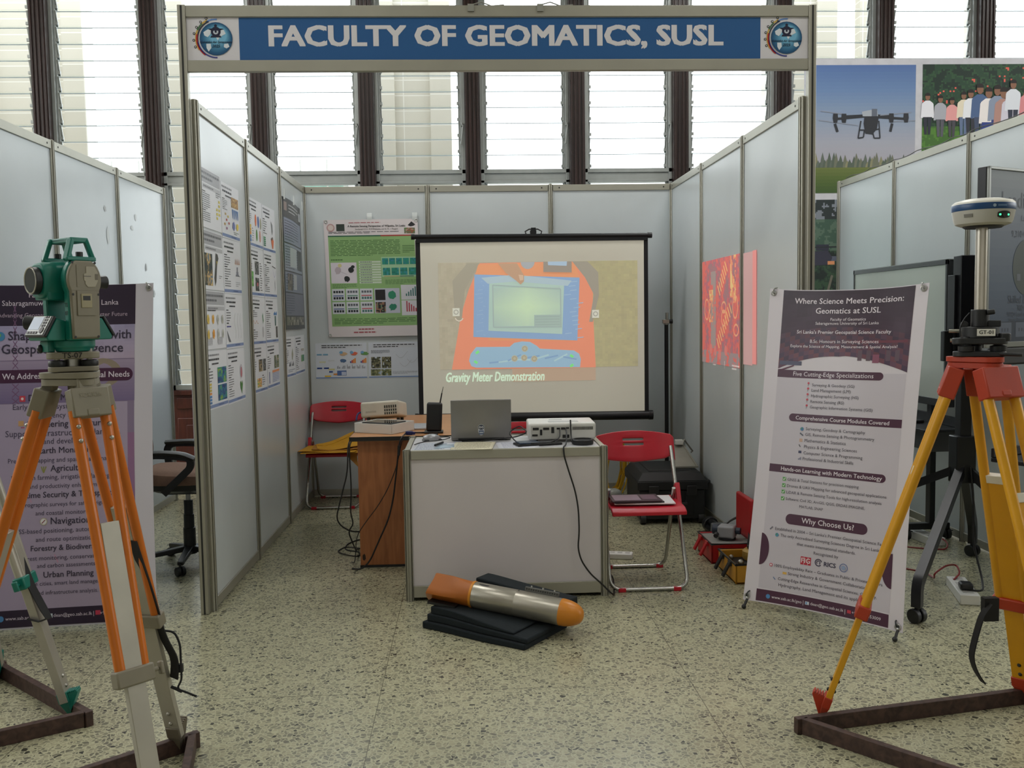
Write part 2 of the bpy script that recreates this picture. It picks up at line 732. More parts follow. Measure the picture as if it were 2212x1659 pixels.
M_floor = terrazzo()
M_wall = mat('hall_plaster', (196, 192, 182), 0.8, var=0.03, scale=3)
M_ceil = mat('ceiling_paint', (214, 212, 206), 0.85, var=0.03, scale=3)
M_mull = wood('dark_mullion_wood', (30, 17, 15), (52, 30, 26), 0.35)
M_wains = wood('wainscot_wood', (66, 26, 20), (92, 40, 30), 0.35, (1, 1, .1))
M_winalu = mat('window_aluminium', (168, 172, 170), 0.45, 0.55, 0.05)
M_glass = glass_mat()
M_gedge, _nt, _p = new_mat('ground_glass_edge')
_t = _nt.nodes.new('ShaderNodeBsdfTranslucent')
_t.inputs[0].default_value = (0.60, 0.64, 0.66, 1)
_nt.links.new(_t.outputs[0], _nt.nodes['Material Output'].inputs[0])
M_tile = tile_mat()

tag(MB().b2((-8, -12, -0.12), (13, 4.3, 0)).build('floor', M_floor, smooth=0), 'speckled olive terrazzo floor of the hall', 'floor', kind='structure')
tag(MB().b2((-8, -12, 5.3), (13, 4.3, 5.45)).build('ceiling', M_ceil, smooth=0), 'plain pale hall ceiling', 'ceiling', kind='structure')
tag(MB().b2((-8.15, -12, 0), (-8, 4.3, 5.3)).build('wall_left', M_wall, smooth=0), 'left hall wall', 'wall', kind='structure')
tag(MB().b2((13, -12, 0), (13.15, 4.3, 5.3)).build('wall_right', M_wall, smooth=0), 'right hall wall', 'wall', kind='structure')
tag(MB().b2((-8, -12.15, 0), (13, -12, 5.3)).build('wall_front', M_wall, smooth=0), 'hall wall behind the visitors', 'wall', kind='structure')

# window wall: wood panelled parapet, dark mullions, aluminium louvre windows between them
WY = 3.7
MX = [0.455 + 0.913 * k for k in range(-5, 9)]
wb = MB()
wb.b2((-8, WY - 0.02, 0), (13, WY + 0.25, 0.80))
wb.b2((-8, WY - 0.06, 0.80), (13, WY + 0.28, 0.845))
wb.b2((-8, WY - 0.045, 0), (13, WY, 0.1))
for k in range(len(MX) - 1):
    a, b = MX[k] + 0.1, MX[k + 1] - 0.1
    wb.b2((a, WY - 0.04, 0.68), (b, WY, 0.78))
    wb.b2((a, WY - 0.035, 0.14), (b, WY, 0.6))
    wb.b2((a + .08, WY - 0.055, 0.2), (b - .08, WY, 0.54))
wbo = tag(wb.build('wall_back', M_wains, bevel=0.006), 'window wall with reddish wood panelling under the louvres', 'wall', kind='structure')
MB().b2((-8, WY - 0.02, 4.72), (13, WY + 0.25, 5.3)).build('lintel', M_wall, wbo, smooth=0)
MB().b2((-8, WY, .845), (MX[0], WY + 0.2, 4.72)).b2((MX[-1], WY, .845), (13, WY + 0.2, 4.72)).build('masonry', M_wall, wbo, smooth=0)

for k, x in enumerate(MX):
    m = MB()
    m.b2((x - .067, WY - .10, .845), (x + .067, WY + .13, 4.72))
    for dx in (-.05, -.018, .018, .05):
        m.b2((x + dx - .008, WY - .112, .845), (x + dx + .008, WY - .09, 4.72))
    tag(m.build('trim_%d' % (k + 1), M_mull, bevel=0.003), kind='structure')

rw = random.Random(3)
for k in range(len(MX) - 1):
    a, b = MX[k] + .067, MX[k + 1] - .067
    f = MB()
    for x0, x1 in ((a, a + .03), (b - .03, b)):
        f.b2((x0, WY - .03, .845), (x1, WY + .07, 4.72))
    for x0, x1 in ((a + .03, a + .044), (b - .044, b - .03)):
        f.b2((x0, WY, .845), (x1, WY + .05, 4.72))
    f.b2((a, WY - .03, 2.70), (b, WY + .07, 2.735))
    f.b2((a, WY - .015, 2.635), (b, WY + .05, 2.70))
    f.b2((a, WY - .03, 2.618), (b, WY + .07, 2.64))
    f.b2((a, WY - .03, .845), (b, WY + .07, .89))
    f.b2((a, WY - .03, 4.66), (b, WY + .07, 4.72))
    fo = tag(f.build('window_%d' % (k + 1), M_winalu, bevel=0.002), kind='structure')
    tilt = math.radians(9)
    g, c, e = MB(), MB(), MB()
    for z0, z1 in ((.89, 2.618), (2.735, 4.66)):
        n = int((z1 - z0) / .1325)
        pz = (z1 - z0) / n
        R = Matrix.Rotation(tilt, 3, 'X')
        for i in range(n):
            zc = z0 + (i + .5) * pz
            g.box(((a + b) / 2, WY + .02, zc), (b - a - .09, .005, pz + .014), R)
            ez = zc - (pz + .014) / 2 * math.cos(tilt)
            e.b2((a + .044, WY + .02 - .012 * 0 - (pz / 2) * math.sin(tilt) * -1 - .003, ez - .003), (b - .044, WY + .02 + (pz / 2) * math.sin(tilt) + .003, ez + .0035))
            for x in (a + .05, b - .05):
                c.box((x, WY + .02, zc), (.014, .012, pz * .98), Matrix.Rotation(tilt * 2.0, 3, 'X'))
                c.box((x + (.006 if x < (a + b) / 2 else -.006), WY + .012, zc - pz * .3), (.022, .02, .025))
    g.build('louvre_panes', M_glass, fo, smooth=0)
    e.build('louvre_edges', M_gedge, fo, smooth=0)
    c.build('louvre_clips', M_winalu, fo, smooth=0)
    h = MB()
    h.box((b - .025, WY - .045, 3.12), (.016, .03, .03)).box((b - .025, WY - .055, 3.03), (.012, .014, .17), Matrix.Rotation(.12, 3, 'Y'))
    h.build('latch', M_winalu, fo, bevel=0.003)

# outside: clad pillars of the building's portico and a netted building further off
tag(MB().b2((-30, 4.3, -0.6), (35, 60, -0.4)).build('ground', mat('forecourt', (150, 148, 140), 0.9), smooth=0), kind='structure')
for x, w in ((-3.62, 1.25), (.745, .81), (5.29, .81), (9.9, .9)):
    m = MB()
    y = 6.4
    m.b2((x - w / 2, y, -0.4), (x - w / 2 + .16, y + .3, 9)).b2((x + w / 2 - .24, y, -0.4), (x + w / 2, y + .3, 9))
    m.b2((x - w / 2 + .16, y + .07, -0.4), (x + w / 2 - .24, y + .3, 9))
    tag(m.build('exterior_pillar', M_tile, smooth=0), kind='structure')
for x, w in ((-1.98, .20), (6.05, .17), (7.42, .25)):
    tag(MB().b2((x - w / 2, 6.4, -0.4), (x + w / 2, 6.55, 9)).build('exterior_pillar', M_tile, smooth=0), kind='structure')
t = thing('netted_building', 'far building wrapped in pale green scaffold netting beyond the left windows', 'building', (-9, 30, -0.4))
m = MB()
m.b2((-16, 30, -0.4), (-3.2, 36, 6.6))
m.build('wall', mat('far_wall', (120, 126, 122), 0.9), t, smooth=0)
m = MB()
for i in range(7):
    m.b2((-16.1, 29.8, 0.3 + i * .9), (-3.1, 29.9, 0.3 + i * .9 + .7))
m.build('scaffold_netting', mat('green_net', (92, 128, 116), 0.9, var=.2, scale=3), t, smooth=0)
m = MB()
for i in range(14):
    m.cyl((-16 + i * .95, 29.7, -.4), (-16 + i * .95, 29.7, 7.2), .03, n=6)
m.build('scaffold_pole', mat('far_steel', (150, 150, 146), .6), t)

# ------------------------------------------------------------------ exhibition stand walls
M_alu = mat('stand_aluminium', (172, 170, 158), 0.42, 0.6, 0.04, 6)
M_panel = mat('white_panel', (203, 210, 213), 0.28, 0, 0.035, 2.2, spec=0.55)
M_groove = mat('dark_groove', (40, 40, 38), 0.7)
M_panel_lilac = mat('counter_panel', (214, 208, 212), 0.4, 0, 0.03, 3)


def post_poly(r=0.02, g=0.0045):
    pts = []
    for k in range(8):
        t = k * PI / 4
        n = V(math.cos(t), math.sin(t), 0)
        s = V(-n.y, n.x, 0)
        h = r * math.tan(PI / 8)
        for u, d in ((-h, 0), (-g, 0), (-g, -.007), (g, -.007), (g, 0)):
            p = n * (r + d) + s * u
            pts.append((p.x, p.y))
    return pts


POST = post_poly()


def add_post(parent, x, y, z0=0.0, z1=2.5):
    m = MB(Matrix.Translation((x, y, 0)))
    m.prism(POST, z0, z1)
    m.cyl((0, 0, z1), (0, 0, z1 + .004), .014, n=12)
    return m.build('post', M_alu, parent, smooth=0)


def stand_wall(label, x0, y0, x1, y1, n, posts, H=2.5):
    t = thing('partition_wall', label, 'partition wall', ((x0 + x1) / 2, (y0 + y1) / 2, 0), 'stand partition walls', 'thing')
    d = V(x1 - x0, y1 - y0, 0)
    Lp = d.length / n
    d.normalize()
    F = frame((x0, y0, 0), d, (-d.y, d.x, 0))
    for i in posts:
        p = V(x0, y0, 0) + d * (Lp * i)
        add_post(t, p.x, p.y, 0, H)
    for i in range(n):
        a, b = i * Lp + .021, (i + 1) * Lp - .021
        m = MB(F)
        m.b2((a, -.003, .06), (b, .003, H - .05))
        m.build('panel', M_panel, t, smooth=0)
        for z0, z1, nm in ((H - .052, H - .002, 'top_rail'), (.012, .062, 'bottom_rail')):
            m = MB(F)
            m.b2((a, -.013, z0), (b, .013, z1))
            r = m.build(nm, M_alu, t, bevel=0.002)
            if nm == 'top_rail':
                m = MB(F)
                for u in (a + .05, b - .05):
                    for sg in (-1, 1):
                        m.cyl((u, sg * .0125, (z0 + z1) / 2), (u, sg * .0142, (z0 + z1) / 2), .006, n=10)
                m.build('lock_hole', M_groove, r)
    return t


W = 2.97
wall_l = stand_wall('left side wall of the central stand, hung with rows of printed sheets', 0, 0, 0, W, 3, (0, 1, 2, 3))
wall_b = stand_wall('back wall of the central stand, behind the projection screen', 0, W, W, W, 3, (1, 2))
wall_r = stand_wall('right side wall of the central stand, with the red projected picture', W, W, W, 0, 3, (0, 1, 2, 3))
wall_nl = stand_wall('scuffed white partition of the neighbouring stand, behind the green instrument', -1.1, -1.02, -1.1, 2.97, 4, (0, 1, 2, 3, 4))
wall_nr = stand_wall('white partition of the neighbouring stand, behind the big screens', 4.35, 2.95, 4.35, -0.03, 3, (0, 1, 2, 3))

# tape scars left on the scuffed neighbour wall
rs = random.Random(5)
for y, z, w, h in ((1.78, 2.02, .05, .16), (2.24, 2.12, .06, .05), (2.32, 2.2, .05, .06), (1.75, 2.2, .06, .05), (2.5, 1.85, .05, .08), (2.42, 1.7, .05, .05), (2.66, 1.66, .05, .07)):
    m = Gfx(frame((-1.0955, 0, 0), (0, 1, 0), (0, 0, 1)))
    m.poly([(y + w * .5 * math.cos(a) * rs.uniform(.5, 1), z + h * .5 * math.sin(a) * rs.uniform(.5, 1)) for a in [i * PI / 5 for i in range(10)]], rs.choice(((190, 193, 193), (232, 236, 236))), 1)
    m.build('tape_scar', print_board, wall_nl, smooth=0)

# ------------------------------------------------------------------ fascia sign
t = thing('fascia_sign', 'long blue and white name board across the front of the central stand', 'sign', (1.485, 0, 0))
FX0, FX1, FY = -0.027, 2.995, -0.0415
for x in (FX0, FX1):
    m = MB(Matrix.Translation((x, FY + .0, 0)))
    m.b2((-.019, -.02, 0), (.019, .02, 2.928))
    po = m.build('upright_post', M_alu, t, bevel=0.003)
    MB(Matrix.Translation((x, FY, 0))).b2((-.0045, -.0206, 0), (.0045, -.018, 2.925)).build('groove', M_groove, po, smooth=0)
for z0, z1 in ((2.873, 2.926), (2.620, 2.673)):
    MB().b2((FX0 + .019, FY - .015, z0), (FX1 - .019, FY + .015, z1)).build('rail', M_alu, t, bevel=0.002)
g = Gfx(frame((FX0 + .019, FY - .006, 2.673), (1, 0, 0), (0, 0, 1)))
Wd, Hd = FX1 - FX0 - .038, .2
g.b2((0, 0, -.012), (Wd, Hd, 0), col=(222, 220, 226))
BLUE = (38, 92, 150)
g.rect(.245, .002, Wd - .235, Hd - .002, BLUE, 1)
# heavy grotesque capitals, widened to the length of the original lettering
TV, TF = text_geo('FACULTY OF GEOMATICS, SUSL', 0.134, 0.040, 'LEFT')
tx = [p[0] for p in TV]
sx = 2.185 / (max(tx) - min(tx))
g.put([(.382 + (p[0] - min(tx)) * sx, .108 + p[1], *p[2:]) for p in TV], TF, (226, 224, 230), 2)


def _fit(g, x, y, body, w, col, bold=0.0, l=3, shear=0.0, mx=9):
    """text centred on x, set to the width w"""
    v, f = text_geo(body, 1.0, bold, 'CENTER', shear)
    xs = [p[0] for p in v]
    k = min(mx, w / (max(xs) - min(xs)))
    c = (max(xs) + min(xs)) / 2
    g.put([(x + (p[0] - c) * k, y + p[1] * k, *p[2:]) for p in v], f, col, l)


Gfx.fit = _fit


def air_logo(g, cx, cy, r):
    """globe with crest in front of an arc of ribbons"""
    for i, (c, a0, a1) in enumerate((((52, 54, 66), 1.95, 3.6), ((178, 34, 36), 2.9, 4.1), ((206, 172, 88), 2.0, 3.7), ((60, 66, 140), 3.3, 4.75), ((104, 142, 204), 1.5, 2.1), ((70, 110, 76), 2.3, 2.7))):
        g.arc(cx, cy, r * (1.08 + .05 * (i % 3)), r * (1.16 + .06 * (i % 3)), a0, a1, c, 2 + (i % 2))
    for a in (2.0, 2.3, 2.6, 2.9, 3.2, 3.5):
        g.disc(cx + r * 1.36 * math.cos(a), cy + r * 1.36 * math.sin(a), r * .085, (34, 36, 40), 2, n=8)
        g.disc(cx + r * 1.36 * math.cos(a), cy + r * 1.36 * math.sin(a), r * .04, (220, 220, 226), 3, n=8)
    for k in range(8):
        c = tuple(round(a + (b - a) * k / 7) for a, b in zip((22, 78, 120), (120, 186, 220)))
        g.disc(cx + r * .02 * k, cy + r * .03 * k, r * (1 - .07 * k), c, 4 + k * .15, n=28)
    land = (224, 232, 240)
    for dx, dy, pts in ((-.55, .3, ((-.2, .1), (.1, .28), (.3, .2), (.2, -.05), (.05, -.2), (-.15, -.1))), (.05, .3, ((-.3, 0), (0, .3), (.45, .22), (.55, 0), (.2, -.18), (.05, -.4), (-.1, -.1))),
                        (-.45, -.45, ((-.15, .15), (.12, .15), (.15, -.1), (-.02, -.32), (-.14, -.1))), (.62, -.42, ((-.14, .1), (.1, .14), (.18, -.06), (0, -.16), (-.16, -.08)))):
        g.poly([(cx + r * (dx + x), cy + r * (dy + y)) for x, y in pts], land, 6)
    navy = (26, 28, 58)
    g.arc(cx, cy + r * .42, r * .16, r * .3, 0, 2 * PI, navy, 7)
    g.disc(cx, cy + r * .42, r * .15, (206, 214, 226), 7, n=14)
    g.disc(cx, cy + r * .42, r * .07, navy, 8, n=10)
    g.poly([(cx - r * .5, cy + r * .6), (cx - r * .2, cy + r * .62), (cx + r * .2, cy + r * .62), (cx + r * .5, cy + r * .6), (cx + r * .25, cy + r * .48), (cx - r * .25, cy + r * .48)], navy, 7)
    g.poly([(cx - r * .34, cy + r * .08), (cx + r * .34, cy + r * .08), (cx + r * .26, cy + r * .2), (cx, cy + r * .14), (cx - r * .26, cy + r * .2)], navy, 7)
    g.disc(cx, cy + r * .78, r * .09, navy, 7, n=10)
    g.fit(cx, cy - r * .2, 'Colombo Air Symposium', r * 1.9, (16, 20, 52), 0.012, 8, .25)
    g.fit(cx, cy - r * .45, '2025', r * .5, (16, 20, 52), 0.012, 8, .25)


air_logo(g, .137, .1, .077)
air_logo(g, Wd - .107, .1, .077)
g.build('sign_board', print_board, t, smooth=0)
for x in (1.336, 1.668):
    m = MB()
    m.box((x, FY - .017, 2.913), (.03, .012, .034))
    m.tube([(x, FY - .01, 2.928), (x + .05, FY, 2.945), (x + .1, FY + .01, 2.93), (x + .16, FY, 2.932)], .003, 6)
    m.build('wire_clip', mat('clip_grey', (150, 150, 142), .5), t)

# ------------------------------------------------------------------ printed sheets on the stand walls
from mathutils import noise as mnoise


def photo(g, x0, y0, x1, y1, cols, nx, ny, seed, sc=4.0, l=2, lines=None):
    """a small printed photograph, as a mosaic of its colours"""
    for j in range(ny):
        for i in range(nx):
            q = mnoise.noise(V(i / nx * sc, j / ny * sc, seed)) * .5 + .5 + mnoise.noise(V(i / nx * sc * 3, j / ny * sc * 3, seed + 9)) * .22
            k = max(0, min(len(cols) - 1, int((q - .15) / .7 * len(cols))))
            g.rect(x0 + (x1 - x0) * i / nx, y0 + (y1 - y0) * j / ny, x0 + (x1 - x0) * (i + 1) / nx, y0 + (y1 - y0) * (j + 1) / ny, cols[k], l)


def wash(g, to, a):
    """thin projected light: every colour a little nearer the colour of the sheet it falls on"""
    g.c = [tuple(round(p + (q - p) * a) for p, q in zip(c, to)) for c in g.c]


def lift(g):
    g.c = [tuple(min(255, round(p * 1.12 + 10)) for p in c) for c in g.c]


def blob(g, cx, cy, w, h, col, seed, l=3, n=14, k=.35):
    r = random.Random(seed)
    g.poly([(cx + w / 2 * math.cos(2 * PI * i / n) * r.uniform(1 - k, 1), cy + h / 2 * math.sin(2 * PI * i / n) * r.uniform(1 - k, 1)) for i in range(n)], col, l)


INK = (96, 98, 106)
DARK = (62, 64, 70)
PALE = (231, 234, 240)
SW, SH = .385, .294


def sheet_base(g, w, h, grey=False, foot=True, rnd=None):
    g.b2((0, 0, -.0008), (w, h, 0), col=PALE)
    if grey:
        g.rect(0.012, h - .07, w - .012, h - .004, (176, 178, 184), 1)
        g.fine(.03, h - .06, w - .03, h - .012, 2, (112, 114, 120), 2, .45, rnd=rnd)
        g.rect(.05, h - .098, w - .012, h - .078, (192, 194, 199), 1)
        g.fine(.06, h - .097, w - .02, h - .079, 1, (130, 132, 138), 2, .4, rnd=rnd)
    else:
        g.fine(.02, h - .03, w - .02, h - .012, 1, (150, 152, 158), 2, .5, rnd=rnd)
        g.fine(.03, h - .055, w - .03, h - .032, 1, DARK, 2, .42, rnd=rnd)
        g.fine(.09, h - .075, w - .09, h - .056, 1, DARK, 2, .42, rnd=rnd)
    if foot:
        g.rect(0.004, .008, w - .004, .024, (128, 148, 192), 1)
        g.fine(w * .5, .01, w - .02, .022, 1, (90, 108, 158), 2, .5, rnd=rnd)


def body(g, x0, y0, x1, y1, n, rnd, gap=5):
    """paragraphs"""
    h = (y1 - y0) / n
    for k in range(n):
        if k % gap == 0:
            g.rect(x0, y1 - h * (k + .7), x0 + (x1 - x0) * .3, y1 - h * (k + .3), DARK, 2)
        else:
            g.fine(x0, y1 - h * (k + 1), x1 if k % gap < gap - 1 else x0 + (x1 - x0) * .7, y1 - h * k, 1, INK, 2, .32, rnd=rnd)


def s1(g, w, h, r):
    body(g, .015, .03, .27, h - .11, 15, r, 9)
    for i in range(5):
        for j in range(2):
            if r.random() < .75:
                g.rect(.285 + j * .045, .06 + i * .022, .315 + j * .045, .073 + i * .022, (222, 206, 92), 2)
    g.fine(.285, .17, w - .015, .2, 3, INK, 2, .35, rnd=r)


def s2(g, w, h, r):
    body(g, .02, .15, .19, h - .08, 7, r)
    photo(g, .21, .18, .365, .235, ((172, 132, 76), (190, 150, 84), (150, 112, 70), (204, 176, 110)), 16, 6, 3)
    for i in range(4):
        g.poly([(.22 + i * .036, .17), (.25 + i * .036, .17), (.25 + i * .036, .115), (.235 + i * .036, .125)], (84, 126, 186), 2)
    blob(g, .25, .08, .07, .055, (112, 124, 186), 4)
    blob(g, .33, .078, .06, .05, (226, 204, 84), 5)
    for x, y, c in ((.08, .13, (190, 160, 90)), (.1, .1, (196, 90, 90)), (.15, .085, (196, 90, 90)), (.06, .075, (190, 160, 90)), (.1, .055, (160, 110, 150)), (.13, .12, (210, 190, 90))):
        g.rect(x - .014, y - .006, x + .014, y + .006, c, 2)
    g.fine(.25, .032, .36, .05, 2, (130, 140, 130), 2, .4, rnd=r)


def s3(g, w, h, r):
    photo(g, .015, .02, .17, .18, ((22, 34, 44), (40, 60, 66), (58, 64, 58), (150, 126, 84), (206, 176, 120), (110, 128, 140)), 14, 16, 11, 3)
    g.poly([(.24, .19), (.275, .185), (.29, .165), (.26, .13), (.235, .045), (.215, .02), (.2, .06), (.225, .12)], (74, 74, 72), 2)
    g.poly([(.245, .15), (.268, .148), (.25, .13)], (196, 180, 96), 3)
    g.fine(.29, .06, .35, .08, 2, INK, 2, .3, rnd=r)


def s4(g, w, h, r):
    body(g, .02, .035, .22, h - .08, 14, r)
    for i in range(5):
        g.poly([(.245 + i * .023, .165), (.262 + i * .023, .165), (.255 + i * .023, .2)], (214, 176, 160), 2)
    for i in range(6):
        g.rect(.26 + i * .012, .1, .269 + i * .012, .105 + .05 * math.exp(-((i - 2.5) ** 2) / 2.5), (150, 152, 168), 2)
    g.line((.25, .1), (.36, .1), .002, INK)
    g.fine(.25, .04, .35, .07, 3, (176, 178, 186), 2, .3, rnd=r)


def s5(g, w, h, r):
    for j in range(2):
        for i, c in enumerate(((236, 206, 104), (240, 186, 84) if j == 0 else (240, 170, 70), (206, 208, 200), (206, 208, 200))):
            blob(g, .055 + i * .09, .15 - j * .075, .05, .06, c, i + j * 4, n=16)
            blob(g, .055 + i * .09, .15 - j * .075, .018, .03, tuple(max(0, k - 34) for k in c), i + 20, l=4)
    for x in (.03, .22):
        g.rect(x, .02, x + .09, .06, (206, 208, 214), 2)
        g.fine(x, .02, x + .09, .06, 5, (160, 164, 172), 3, .3, rnd=r)
    g.fine(.05, .19, .3, .2, 1, DARK, 2, .6, rnd=r)


def s6(g, w, h, r):
    body(g, .02, .13, .17, h - .08, 6, r)
    g.rect(.02, .115, .11, .122, (92, 92, 160), 2)
    g.poly([(.02, .1), (.1, .035), (.06, .036), (.045, .05)], (108, 110, 118), 2)
    for x in (.2, .26, .32):
        for k in range(7):
            g.line((x + .012 * math.sin(k), .05 + k * .02), (x + .012 * math.sin(k + 1), .07 + k * .02), .003, (178, 188, 186))


def s7(g, w, h, r):
    body(g, .015, .12, .16, h - .08, 6, r)
    for i, c in enumerate(((214, 190, 80), (206, 196, 96), (202, 186, 84), (228, 150, 70), (70, 134, 196), (70, 134, 196), (78, 128, 180))):
        g.rect(.015, .122 - i * .0155, .07, .133 - i * .0155, c, 3)
    for y in (.035, .125):
        photo(g, .19, y, .365, y + .082, ((30, 52, 110), (38, 86, 136), (46, 120, 150), (70, 150, 110), (140, 176, 80)), 18, 10, y * 50, 3.2)


def s8(g, w, h, r):
    body(g, .02, .035, .2, h - .08, 14, r)
    g.disc(.3, .165, .03, (206, 206, 214), 2, .04)
    g.disc(.3, .16, .018, (196, 116, 128), 3, .03)
    g.poly([(.265, .105), (.28, .11), (.295, .095), (.315, .112), (.325, .09), (.31, .06), (.3, .036), (.285, .06), (.27, .07)], (82, 138, 70), 3)


def s9(g, w, h, r):
    body(g, .015, .14, .14, h - .08, 6, r)
    for i, c in enumerate(((228, 200, 70), (236, 188, 60), (236, 160, 70), (92, 144, 206), (84, 132, 196))):
        g.rect(.012, .115 - i * .021, .075, .133 - i * .021, c, 2)
    for x, c, y in ((.2, (232, 120, 70), .17), (.27, (78, 106, 180), .165), (.335, (170, 172, 150), .16), (.22, (96, 150, 80), .08), (.31, (214, 160, 150), .08)):
        g.disc(x, y, .022, c, 2, .036)
    body(g, .1, .035, .16, .12, 6, r)


def s10(g, w, h, r):
    body(g, .015, .11, .19, h - .08, 7, r)
    for i in range(5):
        g.rect(.015, .085 - i * .0125, .08, .094 - i * .0125, (70, 156 - i * 8, 104), 2)
    g.poly([(.25, .21), (.3, .19), (.31, .15), (.29, .12), (.27, .14), (.265, .17)], (128, 132, 136), 2)
    g.poly([(.24, .095), (.29, .11), (.33, .085), (.31, .035), (.28, .03), (.26, .06)], (226, 124, 84), 2)
    g.poly([(.24, .095), (.29, .11), (.31, .1), (.265, .082)], (110, 104, 104), 3)


def s11(g, w, h, r):
    g.rect(.012, .06, .09, .15, (108, 176, 96), 2)
    photo(g, .012, .06, .09, .15, ((90, 160, 88), (120, 188, 100), (150, 196, 120)), 6, 6, 2, 3, 3)
    for y in (.035, .135):
        photo(g, .14, y, .24, y + .08, ((44, 46, 50), (70, 72, 74), (110, 112, 112), (160, 160, 160)), 8, 8, y * 30, 4)
    blob(g, .19, .075, .05, .03, (196, 96, 110), 3, 4)
    body(g, .27, .035, .365, h - .08, 12, r)
    body(g, .012, .16, .1, h - .08, 4, r)


def s12(g, w, h, r):
    body(g, .015, .035, .24, h - .08, 14, r)
    for k in range(10):
        g.line((.27 + k * .009, .19 - .05 * math.sin(k * .3)), (.279 + k * .009, .19 - .05 * math.sin(k * .3 + .3)), .003, (170, 164, 206))
    g.poly([(.31, .1), (.33, .13), (.34, .07), (.32, .04)], (188, 190, 198), 2)
    g.line((.25, .21), (.36, .2), .006, DARK)


def s13(g, w, h, r):
    body(g, .02, .17, .24, h - .08, 4, r)
    body(g, .02, .035, .24, .1, 5, r)
    g.poly([(.29, .18), (.31, .2), (.33, .15), (.31, .13)], (120, 166, 136), 2)
    for k in range(6):
        g.line((.03 + k * .025, .14 + .012 * math.sin(k * 2)), (.055 + k * .025, .14 + .012 * math.sin(k * 2 + 2)), .003, (224, 160, 110))
    g.disc(.31, .08, .022, (206, 208, 214), 2, .035)


def s14(g, w, h, r):
    body(g, .02, .035, .22, h - .08, 14, r)
    for i in range(4):
        g.rect(.25 + i * .026, .185, .27 + i * .026, .2 + .008 * (i % 2), (96, 150, 210), 2)
    photo(g, .28, .115, .315, .18, ((48, 86, 92), (62, 104, 104), (84, 120, 110)), 4, 8, 4)
    photo(g, .31, .035, .36, .11, ((58, 58, 56), (80, 78, 74), (104, 100, 92)), 5, 8, 6)


def s15(g, w, h, r):
    body(g, .015, .13, .13, h - .08, 6, r)
    photo(g, .15, .13, .25, .205, ((60, 66, 60), (120, 110, 84), (170, 150, 110), (44, 48, 52)), 8, 8, 8)
    photo(g, .27, .13, .35, .205, ((54, 56, 58), (84, 86, 84), (150, 150, 146)), 8, 8, 12)
    photo(g, .1, .035, .22, .09, ((206, 90, 80), (232, 150, 90), (236, 206, 110), (110, 170, 96), (240, 180, 170)), 8, 6, 5)
    body(g, .24, .04, .36, .11, 5, r)


def s16(g, w, h, r):
    body(g, .015, .13, .18, h - .08, 6, r)
    photo(g, .22, .125, .29, .21, ((60, 80, 66), (100, 116, 90), (170, 150, 120)), 6, 8, 2)
    photo(g, .305, .125, .37, .21, ((70, 92, 60), (120, 130, 96), (190, 170, 150)), 6, 8, 7)
    g.rect(.15, .1, .37, .115, (230, 150, 96), 2)
    g.rect(.15, .035, .37, .099, (206, 212, 228), 2)
    g.fine(.16, .036, .36, .098, 6, (150, 160, 190), 3, .4, rnd=r)
    g.rect(.05, .035, .07, .11, (110, 116, 170), 2)


def s17(g, w, h, r):
    body(g, .015, .1, .2, h - .08, 8, r)
    g.poly([(.24, .17), (.28, .21), (.3, .16), (.27, .12), (.25, .13)], (170, 172, 150), 2)
    for i in range(2):
        for k in range(5):
            g.rect(.13 + i * .11 + k * .016, .08, .143 + i * .11 + k * .016, .09 + r.random() * .03, (120, 128, 140), 2)
    g.fine(.1, .035, .36, .06, 2, (150, 156, 170), 2, .4, rnd=r)


def s18(g, w, h, r):
    body(g, .015, .035, .21, h - .08, 13, r)
    g.rect(.24, .09, .36, .14, (84, 150, 120), 2)
    g.rect(.24, .09, .29, .14, (120, 176, 110), 3)
    for k in range(3):
        g.rect(.25 + k * .04, .17, .275 + k * .04, .19, (196, 190, 176), 2)


LEFT = [  # function, y of the near edge, z of the bottom, grey heading, label
    (s1, .024, 1.905, True, 'dense text sheet with small yellow boxes, top left on the front panel'),
    (s2, .415, 1.885, False, 'sheet with tan strip and blue map shapes, top right on the front panel'),
    (s3, .024, 1.6, True, 'sheet with dark island satellite picture and long dark strip map'),
    (s4, .415, 1.588, False, 'text sheet with small peach peaks and a grey spike chart'),
    (s5, .024, 1.3, True, 'sheet with yellow and orange map blobs in pairs'),
    (s6, .415, 1.292, False, 'pale text sheet with faint wavy lines and a small dark wedge'),
    (s7, .024, .998, False, 'sheet with two blue-green heat pictures and stacked coloured blocks'),
    (s8, .415, .992, False, 'text sheet with a pink oval above a small green map'),
    (s9, 1.014, 1.885, False, 'sheet with slim orange, blue and green ovals, second panel'),
    (s10, 1.408, 1.882, False, 'sheet with grey and orange island maps and green blocks'),
    (s11, 1.014, 1.588, False, 'sheet with green square and two dark upright pictures'),
    (s12, 1.408, 1.588, False, 'text sheet with a lilac curve on the second panel'),
    (s13, 1.014, 1.292, False, 'text sheet with small green shape and thin orange zigzag'),
    (s14, 1.408, 1.292, False, 'text sheet with blue bars above two dark strips'),
    (s15, 1.014, .998, False, 'sheet with two dark photos above a red and yellow map'),
    (s16, 1.408, .998, False, 'sheet with orange-headed table under two small photos'),
    (s17, 2.004, 1.03, False, 'text sheet with beige map and grey bars, under the dark poster'),
    (s18, 2.4, 1.03, False, 'text sheet with green chart, lowest one next to the corner'),
]
